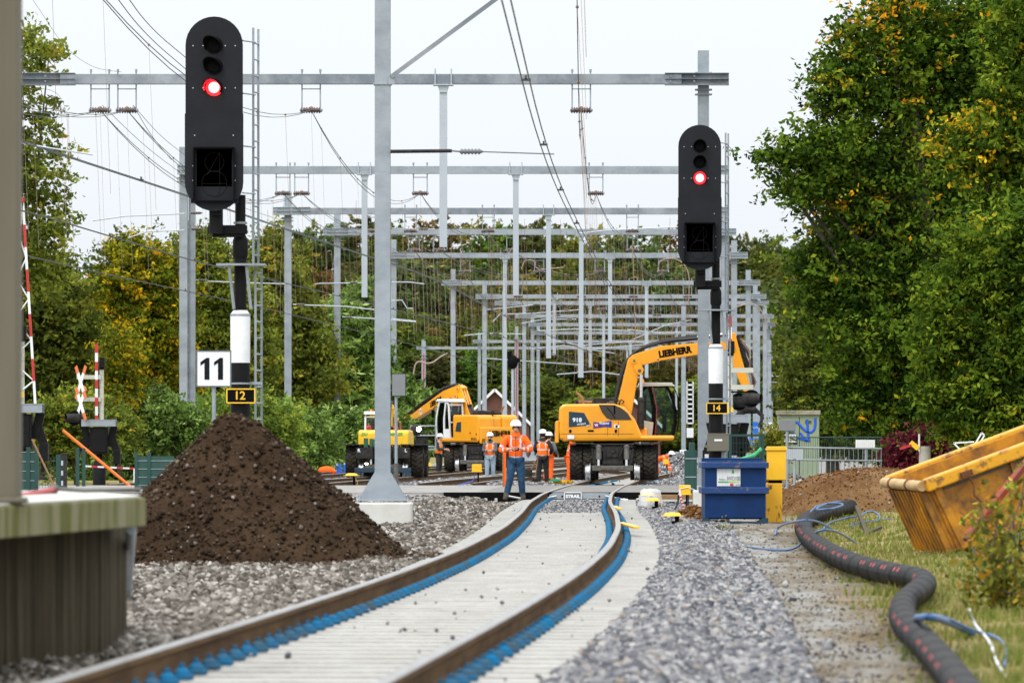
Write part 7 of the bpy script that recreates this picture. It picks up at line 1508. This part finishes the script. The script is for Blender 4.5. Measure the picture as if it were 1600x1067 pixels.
# bush in front of the skip
def sapling(name, label, pts, m, size, seed, n=9):
    r_ = np.random.default_rng(seed); q = pts[0]; t = thing(name, label, 'bush', q); b = MB(); cs = []
    for p in pts[1:]:
        m1 = q.lerp(p, .5) + Vector((r_.normal(0, .05), 0, .08)); b.tube([q, m1, p], .009, 5, radii=[.012, .008, .004])
        for k in range(n): f = r_.uniform(.3, 1.05); cs.append(list(q.lerp(p, f) + Vector(r_.normal(0, .07, 3))))
    b.build('stems', 'bark', t, world=True); cs = np.array(cs); cs = np.repeat(cs, 7, 0) + r_.normal(0, .045, (len(cs) * 7, 3)); o = leaf_mesh('leaves', cs - np.array(q), size, m, t, r_, flat=.6); return t
g0 = G(1560, 955); D0 = g0.y
sapling('bush', 'sprawling yellow green bush in front of the right end of the skip', [g0] + [P(x, y, D0 + d) for x, y, d in ((1505, 830, 1), (1530, 780, .5), (1560, 800, 0), (1590, 820, 0), (1600, 770, .5), (1545, 860, 0), (1580, 870, -.4), (1610, 900, -.5), (1520, 880, 0), (1560, 900, -.3), (1600, 850, 0), (1500, 905, -.5), (1575, 925, -.6), (1540, 900, -.6), (1610, 930, -.7), (1535, 830, 0), (1590, 890, -.6), (1570, 845, .2))], 'leaf_lime', .05, 70, 9)
g1 = G(1590, 900)
sapling('bush', 'thin twig with pale new leaves across the skip side', [g1] + [P(x, y, g1.y) for x, y in ((1575, 745), (1500, 800), (1545, 790), (1600, 745), (1560, 815))], 'leaf_lime', .055, 71, 5)
g2 = G(1392, 800); sapling('bush', 'tuft of wiry green weeds left of the skip', [g2] + [P(x, y, g2.y) for x, y in ((1370, 770), (1380, 765), (1395, 770), (1400, 785), (1362, 785), (1385, 780))], 'leaf_green', .03, 72, 10)
g3 = G(1128, 832); sapling('bush', 'small weed tuft in front of the blue bin', [g3] + [P(x, y, g3.y) for x, y in ((1120, 826), (1130, 824), (1136, 828))], 'leaf_lime', .03, 73, 6)
# far wood: individual trees copied from a few crowns
protos = []
for j, (m_, nc, sz) in enumerate((('leaf_dark', 900, .38), ('leaf_rust', 900, .37), ('leaf_green', 900, .38), ('leaf_lime', 850, .37))):
    r_ = np.random.default_rng(100 + j); t = thing('far_tree', 'x', 'tree', (0, 0, 0)); L = [(r_.normal(0, 2.4), r_.normal(0, 2.4), z, r_.uniform(2.6, 4.2), r_.uniform(2.6, 4.2), r_.uniform(2.2, 3.6)) for z in np.linspace(4.5, 17.5, 9)] + [(0, 0, 19.5, 2.6, 2.6, 2.2), (0, 0, 3.2, 4.4, 4.4, 3.)]
    p, rd, c = crown([l + (0,) for l in L], nc, 24, r_, 1.1, bias=.28); leaf_mesh('crown', p, sz, m_, t, r_, rnd=rd); b = MB(); limbs(b, (0, 0, -.5), (0, 0, 17), L, .45, r_, 9); b.build('trunk', 'bark', t); protos.append(t)
FL = {0: 'dark green tree in the far wood behind the gantries', 1: 'rust brown autumn tree in the far wood behind the gantries', 2: 'mid green tree in the far wood beyond the gantries', 3: 'yellowish green tree in the far wood beyond the gantries'}
used = set()
def far(px, ytop, D, j, sx=1.0, side=None):
    x = (px - 800) * D / F; g = float(gh(x, D)); h = (HY - ytop) * D / F + CZ - g; k = h / 21.5
    o = protos[j] if j not in used else copy_tree(protos[j]); used.add(j); o.location = (x, D, g); o.scale = (k * sx, k * sx, k); o.rotation_euler = (0, 0, rng.uniform(0, 6.28)); o['label'] = FL[j]; o['group'] = ('dark', 'rusty', 'green', 'yellowish')[j] + ' trees of the far wood'
    if side: o['label'] = FL[j].split(' in the far')[0] + ' in the wood ' + side; o['group'] = 'trees in the wood ' + side + ' ' + str(j)
sky_line = [(455, 385), (500, 352), (560, 345), (620, 362), (680, 352), (735, 350), (790, 365), (840, 350), (900, 358), (950, 362), (1000, 366), (1050, 362), (1100, 372), (1160, 372), (1200, 378), (1245, 384), (1290, 380)]
kinds = [3, 0, 0, 2, 1, 1, 2, 0, 3, 1, 0, 1, 2, 0, 2, 0, 0]
for (px, yt), j in zip(sky_line, kinds): far(px + rng.uniform(-8, 8), yt + rng.uniform(-4, 4), 640 + rng.uniform(-20, 30), j, .95)
for k in range(17): far(440 + k * 53 + rng.uniform(-10, 10), 415 + rng.uniform(-15, 25), 600 + rng.uniform(-15, 15), int(rng.choice([0, 0, 0, 1, 2, 0])), 1.1)
for k in range(20): far(420 + k * 46 + rng.uniform(-10, 10), 500 + rng.uniform(-20, 25), 560 + rng.uniform(-15, 15), int(rng.choice([0, 0, 2, 2, 3, 1])), 1.3)
for k in range(9): far(450 + k * 42 + rng.uniform(-10, 10), 560 + rng.uniform(-12, 12), 545, int(rng.choice([0, 2, 0])), 1.6)
for k in range(9): far(860 + k * 50 + rng.uniform(-10, 10), 595 + rng.uniform(-12, 18), 535, int(rng.choice([2, 3, 2])), 1.8)
for px, yt, j in ((60, 420, 2), (130, 470, 0), (20, 450, 2), (210, 480, 3), (300, 450, 3), (380, 470, 2), (-60, 440, 2), (-140, 400, 0)): far(px, yt, 420 + rng.uniform(-20, 20), j, 1.2, 'behind the left level crossing')
for px, yt, j in ((1350, 300, 0), (1420, 260, 2), (1500, 250, 0), (1600, 240, 2), (1700, 200, 0)): far(px, yt, 420 + rng.uniform(-20, 20), j, 1.2, 'behind the big right beech')
for j in range(4):
    if j not in used: bpy.data.objects.remove(protos[j])

# ------------------------------------------------------------------ grass on the right bank and path edge
n = 75000; y = ysamp(n, 23, 100, 1.5); x = CR(y) - .25 + rng.random(n) ** 1.15 * np.interp(y, [23, 100], [2.6, 5.5])
patch = nse(x, y, 1.6, 1) + .6 * nse(x, y, 4.5, 5); keep = rng.random(n) < np.clip(.55 + .7 * patch, .05, 1) * np.clip((x - CR(y) + .1) / .5 + .3 * patch, .05, 1); x, y, patch = x[keep], y[keep], patch[keep]; n = len(x)
z = gh(x, y); hh = rng.uniform(.03, .085, n) * (1 + .5 * (patch > .2)); a = rng.uniform(0, 6.28, n); wv = np.stack([np.cos(a), np.sin(a), np.zeros(n)], 1) * .006 * (1 + y / 40)[:, None]; b0 = np.stack([x, y, z - .01], 1); tip = b0 + np.stack([rng.normal(0, .03, n), rng.normal(0, .03, n), hh], 1)
o = soup('grass', np.stack([b0 - wv, b0 + wv, tip], 1), [(0, 1, 2)], np.clip(.58 - .32 * patch + rng.normal(0, .2, n), 0, 1), 'grass'); tag(o, kind='stuff')
